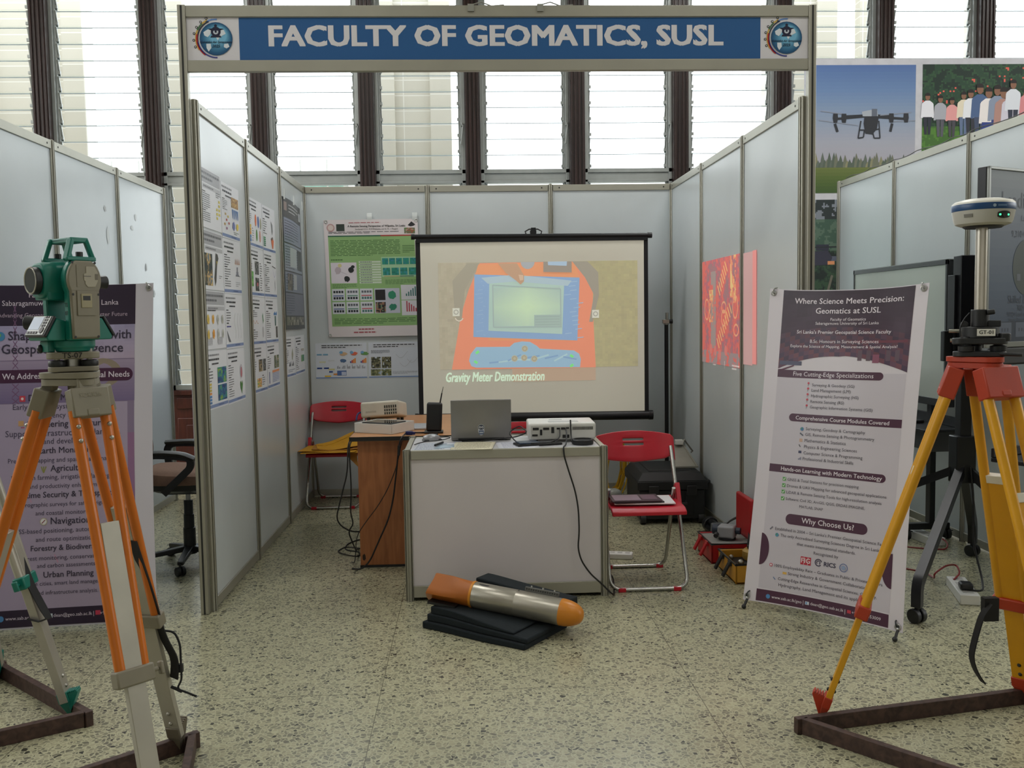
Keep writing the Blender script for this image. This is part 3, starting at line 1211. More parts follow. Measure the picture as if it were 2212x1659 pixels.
for k, (fn, y, z, grey, lab) in enumerate(LEFT):
    r = random.Random(40 + k)
    a = r.uniform(-.008, .008)
    up = V(0, math.sin(a), math.cos(a))
    curl = .006 if k in (7, 15, 16, 17) else .002
    F = frame((.0055, y, z), (0, math.cos(a), -math.sin(a)), up)
    g = Gfx(F, lambda x, yy, l, c=curl: (x, yy, l))
    sheet_base(g, SW, SH, grey, not grey, r)
    fn(g, SW, SH, r)
    tag(g.build('printed_sheet', print_paper, smooth=0), lab, 'poster', 'printed sheets on the left wall')

# dark poster in the corner of the left wall
g = Gfx(frame((.022, 2.005, 1.375), (0, 1, 0), (0, 0, 1)), None)
pw, ph = .77, .93


def warp(x, y, l):
    return (x - .04 * max(0, (y - .5)) * (1 - x / .77) * 0, y, l + .012 * math.sin(x * 6) * (y / .93) - .004)


g.fn = warp
g.curved = True
g.rect(0, 0, pw, ph, (52, 56, 66), 0, 8, 8)
g.rect(.02, .8, pw - .02, ph - .01, (58, 56, 58), 1, 8, 2)
r = random.Random(9)
g.fine(.18, .83, .62, .9, 3, (200, 200, 204), 2, .35, rnd=r)
g.rect(.04, .84, .12, .9, (150, 130, 124), 2)
g.rect(.66, .82, .74, .88, (190, 194, 200), 2)
for y0, y1, c in ((.62, .79, (140, 150, 172)), (.42, .61, (150, 160, 178)), (.27, .41, (128, 138, 160)), (.1, .26, (118, 122, 142)), (.03, .09, (118, 116, 112))):
    g.rect(.03, y0, pw - .03, y1, c, 1, 8, 3)
    g.fine(.05, y0 + .01, .34 if y1 - y0 < .17 else .6, y1 - .01, max(2, int((y1 - y0) / .02)), (70, 78, 96), 2, .3, rnd=r)
g.rect(.2, .45, .48, .59, (190, 200, 204), 3, 3)
photo(g, .52, .44, .72, .59, ((50, 56, 58), (70, 76, 78)), 4, 4, 3, 3, 3)
photo(g, .1, .28, .28, .4, ((74, 70, 70), (120, 112, 106), (60, 60, 64)), 6, 5, 2, 4, 3)
g.rect(.32, .29, .46, .4, (184, 190, 196), 3)
photo(g, .05, .03, .7, .09, ((70, 70, 68), (120, 118, 110), (160, 158, 150)), 24, 3, 2, 9, 3)
o = tag(g.build('dark_poster', print_vinyl, smooth=60), 'dark blue-grey poster with plastic curl, last on the left wall', 'poster')
m = MB(frame((.022, 2.005, 1.375), (0, 1, 0), (0, 0, 1)))
m.slab(lambda u, v: (u * pw, v * ph, .012 * math.sin(u * pw * 6) * v - .0062), 8, 2, .0012)
m.build('backing', mat('poster_back', (40, 42, 50), .5), o)
m = MB(frame((.022, 2.005, 1.375), (0, 1, 0), (0, 0, 1)))
for x in (.03, .39, .74):
    m.slab(lambda u, v, x=x: (x - .02 + u * .04, ph - .02 + v * .07, .006 + .006 * math.sin(u * 3)), 3, 2, .0006)
m.build('clear_tape', mat('clear_tape', (222, 228, 228), .15), o)

# green poster and two landscape sheets on the back wall
YB = W - .0045
BF = lambda x, z, a=0: frame((x, YB, z), (math.cos(a), 0, math.sin(a)), (-math.sin(a), 0, math.cos(a)))
g = Gfx(BF(.168, 1.30, .003), None)
pw, ph = .75, .935
g.curved = True
g.fn = lambda x, y, l: (x + (y - .5) * -.018, y, l + .008 + .006 * math.sin(y * 7 + x * 3))
LG = (226, 218, 220)
GR = (146, 186, 122)
g.rect(0, 0, pw, ph, LG, 0, 8, 10)
g.rect(.03, .085, pw - .03, .80, GR, 1, 6, 8)
r = random.Random(12)
g.rect(.03, .80, pw * .6, .81, (60, 110, 84), 2, 4)
g.rect(pw * .6, .80, pw - .03, .81, (176, 60, 60), 2, 3)
g.disc(.055, .872, .032, (196, 160, 158), 2)
g.disc(.055, .872, .022, (222, 206, 200), 3)
g.rect(.1, .845, .165, .9, (58, 66, 60), 2)
g.fit(.42, .882, 'A Remote Sensing Perspective of Wilpattu, Sri Lanka', .46, (44, 44, 50), .02)
g.fit(.42, .858, 'Sandamali A.G.I., K.R.Wickrama, and G. Sh. I. Thusara', .34, (96, 92, 96), .01)
g.fine(.2, .905, .62, .915, 1, (176, 90, 100), 2, .5, rnd=r)
g.fine(.035, .823, .6, .842, 2, (96, 92, 100), 2, .4, rnd=r)
g.poly([(.67, .885), (.7, .915), (.73, .89), (.715, .88), (.69, .875)], (40, 40, 44), 2)
photo(g, .64, .82, .725, .865, ((88, 130, 70), (150, 96, 70), (110, 120, 90), (176, 150, 130)), 8, 5, 3)
GT = (70, 112, 62)
g.fine(.045, .645, .6, .775, 11, GT, 2, .34, rnd=r)
g.fine(.62, .665, .715, .73, 5, GT, 2, .34, rnd=r)
g.fine(.045, .61, .2, .625, 1, GT, 2, .5, rnd=r)
g.rect(.04, .43, .245, .595, (220, 214, 222), 2, 2, 2)
blob(g, .095, .53, .06, .075, (190, 178, 186), 5, 3)
blob(g, .2, .535, .05, .05, (30, 36, 38), 6, 4, k=.2)
blob(g, .215, .56, .035, .03, (30, 36, 38), 7, 4, k=.2)
blob(g, .165, .465, .06, .055, (30, 36, 38), 8, 4, k=.3)
g.disc(.112, .572, .016, (214, 206, 150), 3, n=10)
g.line((.11, .525), (.17, .5), .002, (150, 140, 150), 4)
g.fine(.05, .39, .24, .425, 4, GT, 2, .36, rnd=r)
for i in range(9):
    y = .605 - i * .0205
    g.rect(.265, y - .015, .44, y, (206, 222, 200), 2)
    g.fine(.275, y - .015, .43, y, 1, (110, 130, 110), 3, .4, rnd=r)
g.rect(.445, .475, .73, .635, (168, 210, 170), 2, 2)
for i in range(5):
    photo(g, .452 + i * .0555, .575, .5 + i * .0555, .625, ((40, 132, 124), (46, 150, 130), (56, 140, 156)), 4, 4, i, 3, 3)
for i in range(4):
    photo(g, .455 + i * .069, .49, .513 + i * .069, .548, ((36, 128, 116), (44, 146, 126), (58, 150, 160)), 4, 4, i + 9, 3, 3)
g.rect(.46, .478, .59, .483, (200, 170, 110), 3)
g.rect(.59, .478, .7, .483, (40, 90, 90), 3)
g.fine(.47, .415, .72, .455, 4, GT, 2, .34, rnd=r)
for j in range(2):
    for i in range(3):
        x, y = .04 + i * .112, .29 - j * .105
        g.rect(x, y, x + .102, y + .095, (214, 218, 224), 2)
        for k in range(4):
            g.rect(x + .012 + k * .021, y + .062, x + .028 + k * .021, y + .08, (34, 38, 44) if i == 0 else (96, 100, 110), 3)
            g.rect(x + .012 + k * .021, y + .012, x + .028 + k * .021, y + .03, (30, 40, 50) if i < 2 else (70, 120, 116), 3)
        g.rect(x + .01, y + .036, x + .092, y + .044, ((92, 110, 160), (90, 140, 120), (196, 90, 100))[i], 3)
g.rect(.378, .185, .58, .385, (196, 200, 214), 2)
g.rect(.385, .29, .465, .375, (34, 30, 36), 3)
photo(g, .385, .19, .465, .275, ((34, 30, 34), (40, 36, 38), (150, 110, 90), (110, 140, 110)), 8, 8, 5, 5, 3)
blob(g, .52, .33, .07, .075, (50, 146, 112), 3, 3, k=.2)
blob(g, .52, .23, .08, .075, (44, 130, 104), 5, 3, k=.5)
for y, c in ((.29, (60, 120, 116)), (.165, (186, 70, 86))):
    g.rect(.592, y, .735, y + .12, (220, 220, 226), 2)
    for k in range(5):
        hh = .02 + .014 * k if y > .2 else .085 - .014 * k
        g.rect(.63 + k * .018, y + .03, .64 + k * .018, y + .03 + hh, c, 3)
g.fine(.05, .1, .7, .15, 4, GT, 2, .36, rnd=r)
g.fine(.24, .05, .45, .07, 1, (170, 80, 90), 2, .5, rnd=r)
g.fine(.2, .025, .5, .045, 1, (170, 80, 90), 2, .5, rnd=r)
o = tag(g.build('vinyl_poster', print_vinyl, smooth=60), 'big green research poster with white border, left of the projection screen', 'poster')
m = MB(BF(.168, 1.30, .003))
m.slab(lambda u, v: (u * pw + (v * ph - .5) * -.018, v * ph, .0062 + .006 * math.sin(v * ph * 7 + u * pw * 3)), 8, 10, .0012)
m.build('backing', mat('poster_white', (220, 216, 216), .5), o)
for x, y in ((.012, .922), (pw - .02, .922), (.02, .014)):
    m = MB(BF(.168, 1.30, .003) @ Matrix.Translation((x, y, .012)))
    m.lathe([(.006, 0), (.012, 0), (.0125, .003), (.009, .004), (.006, .002)], 14)
    m.build('eyelet', mat('nickel', (190, 190, 188), .3, .8), o)
m = MB(BF(.168, 1.30, .003))
for x in (.36, .72):
    m.slab(lambda u, v, x=x: (x - .02 + u * .04, ph - .01 + v * .06, .012 + .005 * math.sin(v * 3)), 3, 3, .0006)
m.build('clear_tape', MATS['clear_tape'], o)


def land1(g, w, h, r):
    g.rect(.04, h - .045, w - .03, h - .01, (214, 218, 226), 1)
    g.fine(.05, h - .043, w - .04, h - .012, 2, DARK, 2, .45, rnd=r)
    for x, y, ww, c in ((.01, .19, .04, (120, 170, 200)), (.06, .19, .04, (120, 170, 200)), (.01, .08, .04, (40, 70, 140)), (.065, .08, .04, (40, 70, 140)), (.105, .05, .03, (40, 70, 140)), (.07, .015, .05, (228, 190, 70)), (.14, .03, .03, (226, 150, 70)), (.1, .07, .05, (214, 210, 150)), (.03, .13, .05, (220, 220, 190)), (.1, .14, .05, (210, 214, 220))):
        g.rect(x, y, x + ww, y + .012, c, 2)
    for i, c in enumerate(((214, 180, 140), (222, 110, 80), (110, 160, 90))):
        blob(g, .225 + i * .085, .2, .07, .035, c, i, 3)
        blob(g, .205 + i * .085, .21, .035, .03, (120, 170, 210), i + 5, 4)
    blob(g, .22, .145, .07, .035, (80, 110, 150), 8, 3)
    for i in range(2):
        for k in range(4):
            g.rect(.275 + i * .085 + k * .012, .125, .286 + i * .085 + k * .012, .14 + k * .008, ((90, 100, 160), (200, 90, 80), (230, 150, 80), (230, 150, 80))[k], 3)
    for i in range(6):
        for k in range(4):
            g.rect(.17 + i * .04 + k * .007, .08, .174 + i * .04 + k * .007, .09 + r.random() * .025, (140, 144, 152), 2)
    g.rect(.17, .025, .245, .065, (84, 112, 170), 2)
    g.rect(.205, .027, .243, .055, (190, 200, 224), 3)
    g.rect(0, .004, w, .012, (110, 140, 190), 1)


def land2(g, w, h, r):
    g.rect(.03, h - .045, w - .03, h - .01, (214, 218, 226), 1)
    g.fine(.04, h - .043, w - .04, h - .012, 2, DARK, 2, .45, rnd=r)
    g.fine(.02, h - .09, .17, h - .06, 4, INK, 2, .34, rnd=r)
    for i in range(2):
        photo(g, .02 + i * .085, .08, .095 + i * .085, .17, ((50, 52, 46), (90, 92, 70), (130, 128, 100), (60, 60, 52), (196, 206, 214)), 8, 8, i + 3, 3, 3)
        photo(g, .015 + i * .085, .02, .095 + i * .085, .07, ((60, 74, 50), (110, 116, 80), (150, 150, 110), (170, 190, 210)), 8, 6, i + 8, 3, 3)
    for x, y in ((.22, .19), (.25, .12), (.31, .15)):
        for k in range(8):
            g.line((x + k * .012, y - .03 * math.sin(k * .5)), (x + .012 + k * .012, y - .03 * math.sin(k * .5 + .5)), .0025, (190, 192, 198))
    g.fine(.19, .03, .39, .055, 3, (160, 162, 168), 2, .3, rnd=r)
    g.rect(0, .004, w, .012, (110, 140, 190), 1)


for fn, x, w, lab in ((land1, .062, .41, 'landscape sheet with small coloured relief maps, under the green poster left'), (land2, .488, .41, 'landscape sheet with four field photos, under the green poster right')):
    g = Gfx(BF(x, .964))
    r = random.Random(int(x * 1000))
    g.b2((0, 0, -.0008), (w, .288, 0), col=(216, 222, 232))
    fn(g, w, .288, r)
    tag(g.build('printed_sheet', print_paper, smooth=0), lab, 'poster', 'landscape sheets on the back wall')

# ------------------------------------------------------------------ banners on X stands
M_nickel = MATS['nickel']
M_blackplastic = mat('black_plastic', (26, 27, 29), .45, 0, .1)
M_blackmetal = mat('black_metal', (22, 23, 27), .38, 0.2, .1)
RT = [
    ('Where Science Meets Precision:',0.401,1.492,0.526),
    ('Geomatics at SUSL',0.409,1.443,0.313),
    ('Faculty of Geomatics',0.416,1.401,0.169),
    ('Sabaragamuwa University of Sri Lanka',0.409,1.381,0.306),
    ("Sri Lanka's Premier Geospatial Science Faculty",0.392,1.337,0.461),
    ('B.Sc. Honours in Surveying Sciences',0.403,1.291,0.334),
    ('Explore the Science of Mapping, Measurement & Spatial Analysis!',0.395,1.266,0.524),
    ('Five Cutting-Edge Specializations',0.362,1.127,0.403),
    ('Surveying & Geodesy (SG)',0.373,1.076,0.214),
    ('Land Management (LM)',0.365,1.050,0.198),
    ('Hydrographic Surveying (HS)',0.385,1.023,0.238),
    ('Remote Sensing (RS)',0.351,0.995,0.172),
    ('Geographic Information Systems (GIS)',0.419,0.968,0.309),
    ('Comprehensive Course Modules Covered',0.424,0.912,0.460),
    ('Surveying, Geodesy & Cartography',0.401,0.862,0.296),
    ('GIS, Remote Sensing & Photogrammetry',0.423,0.834,0.341),
    ('Mathematics & Statistics',0.357,0.805,0.211),
    ('Physics & Engineering Sciences',0.385,0.775,0.267),
    ('Computer Science & Programming',0.399,0.745,0.295),
    ('Professional & Industrial Skills',0.378,0.717,0.256),
    ('Hands-on Learning with Modern Technology',0.390,0.659,0.504),
    ('GNSS & Total Stations for precision mapping',0.359,0.610,0.360),
    ('Drones & UAV Mapping for advanced geospatial applications',0.423,0.579,0.489),
    ('LiDAR & Remote Sensing Tools for high-resolution analysis',0.413,0.548,0.469),
    ('Software: Civil 3D, ArcGIS, QGIS, ERDAS IMAGINE,',0.376,0.516,0.396),
    ('MATLAB, SNAP',0.314,0.486,0.121),
    ('Why Choose Us?',0.400,0.421,0.259),
    ("Established in 2004 – Sri Lanka's Premier Geospatial Science Faculty",0.417,0.366,0.563),
    ('The only Accredited Surveying Sciences Degree in Sri Lanka',0.413,0.337,0.493),
    ('that meets international standards.',0.400,0.307,0.289),
    ('Recognized by',0.404,0.276,0.121),
    ('100% Employability Rate – Graduates in Public & Private Sectors',0.411,0.188,0.524),
    ('Strong Industry & Government Collaborations',0.420,0.159,0.396),
    ('Cutting-Edge Researches in Geospatial Sciences, Geodesy,',0.412,0.127,0.477),
    ('Hydrography, Land Management and its applications.',0.405,0.098,0.452),
    ('www.sab.ac.lk/geo',0.225,0.034,0.153),
    ('|',0.309,0.034,0.002),
    ('dean@geo.sab.ac.lk',0.424,0.035,0.159),
    ('|',0.510,0.033,0.002),
    ('+94 45 3453009',0.607,0.035,0.131),
]
LT = [
    ('Faculty of Geomatics',0.418,1.570,0.299,0),
    ('Sabaragamuwa University of Sri Lanka',0.416,1.531,0.551,0),
    ('Advancing Geospatial Solutions for a Smarter Future',0.427,1.473,0.618,0),
    ('Shaping the World with',0.461,1.373,0.588,1),
    ('Geospatial Intelligence',0.426,1.309,0.583,1),
    ('We Address Global Geospatial Needs',0.443,1.180,0.613,1),
    ('Disaster Management',0.450,1.076,0.373,1),
    ('Early warning systems, planning,',0.426,1.034,0.477,0),
    ('emergency responses',0.443,0.992,0.308,0),
    ('Engineering Structures',0.454,0.951,0.391,1),
    ('Supports infrastructure planning,',0.428,0.908,0.554,0),
    ('and land development',0.429,0.869,0.333,0),
    ('Earth Monitoring',0.451,0.826,0.280,1),
    ('Precision mapping and spatial data analysis.',0.430,0.781,0.533,0),
    ('Agriculture',0.464,0.741,0.190,1),
    ('Precision farming, irrigation planning,',0.419,0.700,0.479,0),
    ('and land productivity enhancement.',0.422,0.659,0.430,0),
    ('Maritime Security & Transportation',0.460,0.618,0.553,1),
    ('Hydrographic surveys for safe navigation',0.433,0.573,0.468,0),
    ('and coastal monitoring.',0.435,0.533,0.279,0),
    ('Navigation',0.462,0.494,0.189,1),
    ('GNSS-based positioning, autonomous',0.406,0.450,0.474,0),
    ('and route optimization.',0.439,0.410,0.285,0),
    ('Forestry & Biodiversity',0.441,0.369,0.338,1),
    ('Forest monitoring, conservation,',0.421,0.323,0.389,0),
    ('and carbon assessments.',0.441,0.287,0.280,0),
    ('Urban Planning',0.449,0.244,0.236,1),
    ('Sustainable cities, smart land management',0.413,0.204,0.456,0),
    ('and infrastructure analysis.',0.439,0.161,0.293,0),
    ('www.sab.ac.lk/geo',0.238,0.050,0.168,2),
    ('|',0.342,0.049,0.002,2),
    ('dean@geo.sab.ac.lk',0.465,0.053,0.180,2),
    ('|',0.562,0.053,0.002,2),
    ('+94 45 3453009',0.664,0.052,0.145,2),
]


def banner(name, label, BL, BR, lean, Wb, Hb, draw, sag=.02):
    BL, BR = Vector(BL), Vector(BR)
    ex = (BR - BL).normalized()
    n = ex.cross(V(0, 0, 1))                      # towards the visitor
    z1 = math.sqrt(Hb * Hb - lean * lean)
    ey = (V(0, 0, z1) - n * lean).normalized()
    F = frame(BL, ex, ey)
    nz = ex.cross(ey)
    t = thing(name, label, 'banner', ((BL + BR) / 2).to_tuple())

    def fn(x, y, l):
        u, v = x / Wb, y / Hb
        pin = .014 * math.sin(PI * v) * (1 - 2 * u)
        s = sag * 4 * u * (1 - u)
        return (x + pin, y - s * (v ** 3) + s * .6 * (1 - v) ** 4, l + .022 * math.sin(PI * u) * math.sin(PI * v) + .004 * math.sin(u * 9 + v * 4) * v)
    g = Gfx(F, fn)
    g.curved = True
    draw(g)
    g.build('printed_fabric', print_mat('banner_vinyl', .38, spec=.5, fold=.12), t, smooth=60)
    m = MB(F)
    m.slab(lambda u, v: (fn(u * Wb, v * Hb, 0)[0], fn(u * Wb, v * Hb, 0)[1], fn(u * Wb, v * Hb, 0)[2] - .0022), 10, 16, .0014)
    m.build('backing', mat('banner_back', (206, 200, 206), .5), t)
    for x, y in ((.022, .022), (Wb - .022, .022), (.022, Hb - .022), (Wb - .022, Hb - .022)):
        p = Vector(fn(x, y, .003))
        m = MB(F @ Matrix.Translation(p))
        m.lathe([(.007, 0), (.014, 0), (.0145, .003), (.0105, .0045), (.007, .002)], 16)
        m.build('eyelet', M_nickel, t)
        hk = MB(F @ Matrix.Translation(p))
        hk.tube([(0, 0, -.02), (0, 0, .012), (.004 if x < .1 else -.004, .012, .014), (.008 if x < .1 else -.008, .022, .008), (.01 if x < .1 else -.01, .028, -.012)], .0035, 6)
        hk.build('hook', M_nickel if y > .5 else M_blackplastic, t)
    # X frame behind, with two feet in front and one prop behind
    mid = F @ V(Wb / 2, Hb * .5, -.06)
    for x, y in ((.022, Hb - .02), (Wb - .022, Hb - .02)):
        m = MB()
        m.cyl(mid, F @ V(x, y, -.012), .006, .0035, 8)
        m.build('arm', M_blackplastic, t)
    for x in (.022, Wb - .022):
        a = F @ V(x, .02, -.01)
        foot = V(a.x + n.x * .045, a.y + n.y * .045, .012)
        m = MB()
        m.cyl(mid, a, .006, .005, 8)
        m.cyl(a, foot, .006, .007, 8)
        m.ball(foot, .012, 10, 6)
        m.build('foot_arm', M_blackplastic, t)
    m = MB()
    e = V(mid.x - n.x * .42, mid.y - n.y * .42, .012)
    m.cyl(mid, e, .006, .006, 8)
    m.ball(e, .012, 10, 6)
    m.ball(mid, .02, 10, 6)
    m.build('rear_prop', M_blackplastic, t)
    return t


MAR = (76, 38, 62)
NAVYP = (42, 26, 52)


def draw_right(g):
    Wb, Hb = .77, 1.55
    g.rect(0, 0, Wb, Hb, (220, 214, 222), 0, 14, 28)
    g.rect(.074, .07, .709, 1.14, (204, 198, 208), 1, 12, 20)
    # heading picture: plum blend with dim campus buildings, cut by a white arc
    N = 24

    def arc(x):
        k = (x - .074) / .637
        return 1.149 + .07 * math.sin(PI * (k ** .9)) if k < .52 else 1.149 + .07 * math.sin(PI * (.52 ** .9)) - .075 * ((k - .52) / .48) ** 1.7 + .004
    for i in range(N):
        x0, x1 = .074 + .637 * i / N, .074 + .637 * (i + 1) / N
        for j in range(16):
            q0, q1 = arc(x0) + (1.546 - arc(x0)) * j / 16, arc(x0) + (1.546 - arc(x0)) * (j + 1) / 16
            p0, p1 = arc(x1) + (1.546 - arc(x1)) * j / 16, arc(x1) + (1.546 - arc(x1)) * (j + 1) / 16
            k = mnoise.noise(V(i * .4, j * .6, 2))
            a = j / 15
            low = ((96, 62, 84), (112, 64, 78), (72, 50, 76))[(i + j) % 3] if j < 7 else (74, 48, 70)
            c = tuple(max(0, round(low[q] * (1 - a) + (46, 28, 46)[q] * a + k * 10)) for q in range(3))
            g.poly([(x0, q0), (x1, p0), (x1, p1), (x0, q1)], c, 1)
    g.rect(.45, 1.285, .7, 1.297, (110, 48, 66), 2, 4)
    g.rect(.55, 1.19, .58, 1.23, (140, 80, 104), 2)
    for x in (.48, .52, .61, .65):
        g.rect(x, 1.2, x + .02, 1.25, (98, 78, 92), 2)
    g.rect(.08, 1.17, .2, 1.19, (84, 84, 110), 2, 3)
    g.poly([(.074, 1.146), (.095, 1.149), (.16, 1.172), (.16, 1.166), (.1, 1.143)], (96, 40, 70), 2)
    g.pill(.074, 1.108, .608, 1.146, MAR, 2, left=False)
    g.pill(.157, .894, .709, .932, MAR, 2, right=False)
    g.pill(.073, .641, .658, .679, MAR, 2, left=False)
    g.pill(.186, .396, .592, .446, MAR, 2)
    g.disc(.066, .26, .046, MAR, 2, .078, a0=-PI / 2, a1=PI / 2)
    g.disc(.711, .255, .044, MAR, 2, .078, a0=PI / 2, a1=PI * 1.5)
    g.rect(.067, .006, .706, .064, MAR, 2, 10)
    for k, (s, x, y, w) in enumerate(RT):
        light = y > 1.2 or s.startswith(('Five', 'Compre', 'Hands', 'Why')) or y < .05
        g.fit(x, y, s, w, (236, 228, 236) if light else (66, 60, 74), .012 if (w / len(s) > .0125 or s.startswith('Sri')) else .004, 3)
    pin = (206, 60, 80)
    for y in (1.08, 1.054, 1.026, 1.0, .971):
        g.disc(.247, y + .004, .0055, pin, 3, n=10)
        g.line((.247, y + .002), (.245, y - .01), .002, (140, 140, 150), 3)
    g.disc(.233, .86, .009, (70, 130, 186), 3, n=12)
    g.disc(.231, .862, .004, (96, 160, 100), 4, n=8)
    g.line((.224, .84), (.242, .828), .006, (90, 96, 110), 3)
    g.rect(.224, .797, .24, .813, (206, 170, 150), 3)
    g.line((.224, .784), (.232, .772), .004, (60, 60, 66), 3)
    g.rect(.224, .742, .24, .754, (60, 64, 96), 3)
    for i in range(3):
        g.rect(.225 + i * .006, .71, .2285 + i * .006, .716 + i * .004, (90, 96, 130), 3)
    for y in (.611, .58, .549, .516):
        g.rect(.152, y - .009, .17, y + .009, (96, 170, 90), 3)
        g.line((.156, y), (.16, y - .005), .003, (240, 244, 240), 4)
        g.line((.16, y - .005), (.167, y + .006), .003, (240, 244, 240), 4)
    g.line((.108, .36), (.122, .374), .006, (120, 116, 130), 3)
    g.disc(.148, .337, .0095, (84, 150, 186), 3, n=12)
    g.disc(.146, .339, .004, (96, 160, 100), 4, n=8)
    g.disc(.131, .189, .009, (200, 90, 110), 3, n=12)
    g.disc(.131, .189, .005, (236, 230, 236), 4, n=10)
    g.rect(.195, .153, .215, .164, (226, 180, 90), 3)
    g.line((.148, .132), (.16, .12), .005, (120, 140, 180), 3)
    g.rect(.281, .214, .333, .252, (192, 44, 66), 3)
    g.fit(.307, .233, 'FIG', .044, (240, 232, 236), .01, 4)
    for x in (.2975, .317):
        g.rect(x, .215, x + .0015, .251, (232, 220, 224), 5)
    g.arc(.37, .235, .013, .018, .3, 5.6, (70, 66, 90), 3)
    g.arc(.37, .235, .006, .01, -1, 4, (70, 66, 90), 3)
    g.fit(.426, .232, 'RICS', .058, (70, 66, 90), .03, 3)
    g.arc(.492, .231, .016, .02, 0, 2 * PI, (110, 124, 170), 3)
    g.disc(.492, .231, .011, (150, 166, 200), 3, n=12)
    g.disc(.13, .034, .011, (80, 140, 196), 3, n=14)
    g.rect(.318, .027, .338, .042, (206, 214, 226), 3)
    g.rect(.321, .03, .328, .039, (100, 150, 200), 4)
    g.rect(.52, .028, .538, .043, (200, 60, 80), 3)


def draw_left(g):
    Wb, Hb = .86, 1.62
    f0 = g.fn
    g.fn = lambda x, y, l: f0(x * .83 / .86, y * 1.635 / 1.62, l)
    g.rect(0, 0, Wb, Hb, (212, 208, 220), 0, 14, 28)
    g.rect(.075, .01, .772, Hb - .002, (140, 124, 154), 1, 10, 20)
    g.rect(.075, 1.423, .774, Hb - .002, NAVYP, 2, 8, 6)
    for j in range(10):
        for i in range(14):
            k = mnoise.noise(V(i * .35, j * .5, 7))
            c = tuple(round(q + k * 16) for q in (184 - 2 * j, 168 - j, 194))
            g.rect(.076 + .0497 * i, 1.258 + .0165 * j, .076 + .0497 * (i + 1), 1.258 + .0165 * (j + 1), c, 2)
    for j in range(14):
        c = (124 + 3 * j, 108 + 3 * j, 148 + 2 * j)
        g.rect(.076, 1.053 + j * .0143, .773, 1.053 + (j + 1) * .0143, c, 2, 8)
    # faint mast, helmet and field picture behind the text
    for k in range(16):
        y = .98 + k * .034
        g.line((.2 - .02 * (1 - k / 20), y), (.2 + .02 * (1 - k / 20), y + .03), .004, (120, 84, 120), 2)
        g.line((.2 + .02 * (1 - k / 20), y), (.2 - .02 * (1 - k / 20), y + .03), .004, (120, 84, 120), 2)
    g.disc(.62, 1.19, .09, (150, 136, 120), 2, .07)
    g.rect(.1, .085, .74, 1.05, (174, 160, 186), 3, 8, 14)
    for i in range(6):
        g.poly([(.1, .62 - i * .05), (.74, .7 - i * .06), (.74, .67 - i * .06), (.1, .6 - i * .05)], (180 - i, 166, 190), 3.4)
    g.line((.26, .62), (.4, .3), .006, (196, 150, 176), 3.6)
    g.rect(.74, .5, .772, .9, (150, 110, 150), 2)
    g.pill(.059, 1.15, .765, 1.212, (70, 26, 62), 4, left=False)
    g.rect(.075, .008, .77, .088, NAVYP, 4, 8)
    for s, x, y, w, b in LT:
        c = (58, 50, 72) if b == 1 else (70, 62, 86)
        if y > 1.4 or 1.15 < y < 1.2 or y < .07:
            c = (226, 214, 230) if y < 1.4 or y > 1.5 else (190, 170, 190)
        g.fit(x, y, s, w, c, .014 if b == 1 else .005, 5)
    g.disc(.13, 1.373, .022, (70, 140, 186), 5, n=16)
    g.disc(.125, 1.378, .01, (110, 170, 110), 6, n=10)
    g.rect(.22, 1.06, .248, 1.088, (206, 66, 84), 5)
    g.disc(.234, 1.074, .007, (244, 220, 220), 6, n=8)
    g.rect(.214, .945, .24, .97, (206, 160, 110), 5)
    g.rect(.226, .936, .244, .94, (180, 60, 90), 5)
    for a in (-.6, 0, .6):
        g.line((.336, .722), (.336 + .02 * a, .752), .005, (150, 150, 80), 5)
    g.disc(.334, .494, .018, (196, 186, 160), 5, n=16)
    g.disc(.334, .494, .014, (232, 230, 232), 6, n=16)
    g.line((.326, .486), (.342, .502), .004, (150, 80, 90), 7)
    g.disc(.133, .051, .014, (80, 140, 196), 5, n=14)
    g.rect(.345, .043, .371, .063, (206, 214, 226), 5)
    g.rect(.353, .047, .361, .059, (90, 100, 140), 6)
    g.rect(.57, .045, .594, .066, (200, 60, 90), 5)


banner('banner_stand', 'white and plum banner reading Where Science Meets Precision', (2.619, -.187, .035), (3.163, -.733, .035), .27, .77, 1.55, draw_right)
banner('banner_stand', 'purple banner listing disaster management and agriculture, behind the orange tripod', (-1.044, -.262, .012), (-.215, -.176, .012), .22, .83, 1.635, draw_left, sag=.006)

# ------------------------------------------------------------------ projection screen
t = thing('projection_screen', 'black framed roll-up projection screen showing the orange instrument', 'projection screen', (1.79, 2.4, 0))
YS = 2.4
m = MB()
m.cyl((.892, YS, 2.045), (2.68, YS, 2.037), .018, n=16)
m.cyl((.885, YS, 2.045), (.91, YS, 2.045), .021, n=16).cyl((2.66, YS, 2.037), (2.69, YS, 2.037), .021, n=16)
m.b2((.92, YS - .012, 2.0), (2.655, YS + .012, 2.03))
m.build('top_bar', M_blackmetal, t)
m = MB()
m.cyl((.9, YS, .688), (2.67, YS, .678), .034, n=20)
m.cyl((2.66, YS, .678), (2.69, YS, .678), .037, n=20).cyl((.885, YS, .688), (.91, YS, .688), .037, n=20)
m.build('roller_case', M_blackmetal, t)
m = MB()
m.b2((.915, YS - .002, .69), (2.66, YS, 2.02))
m.build('black_border', mat('screen_black', (18, 19, 24), .7), t, smooth=0)
m = MB()
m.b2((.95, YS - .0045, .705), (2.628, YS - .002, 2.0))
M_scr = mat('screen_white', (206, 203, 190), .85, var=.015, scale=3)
_p = M_scr.node_tree.nodes['Principled BSDF']            # fabric emission stands in for the projector's idle light
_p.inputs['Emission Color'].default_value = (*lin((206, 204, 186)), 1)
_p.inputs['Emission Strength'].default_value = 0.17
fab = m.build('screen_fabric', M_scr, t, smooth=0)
m = MB()
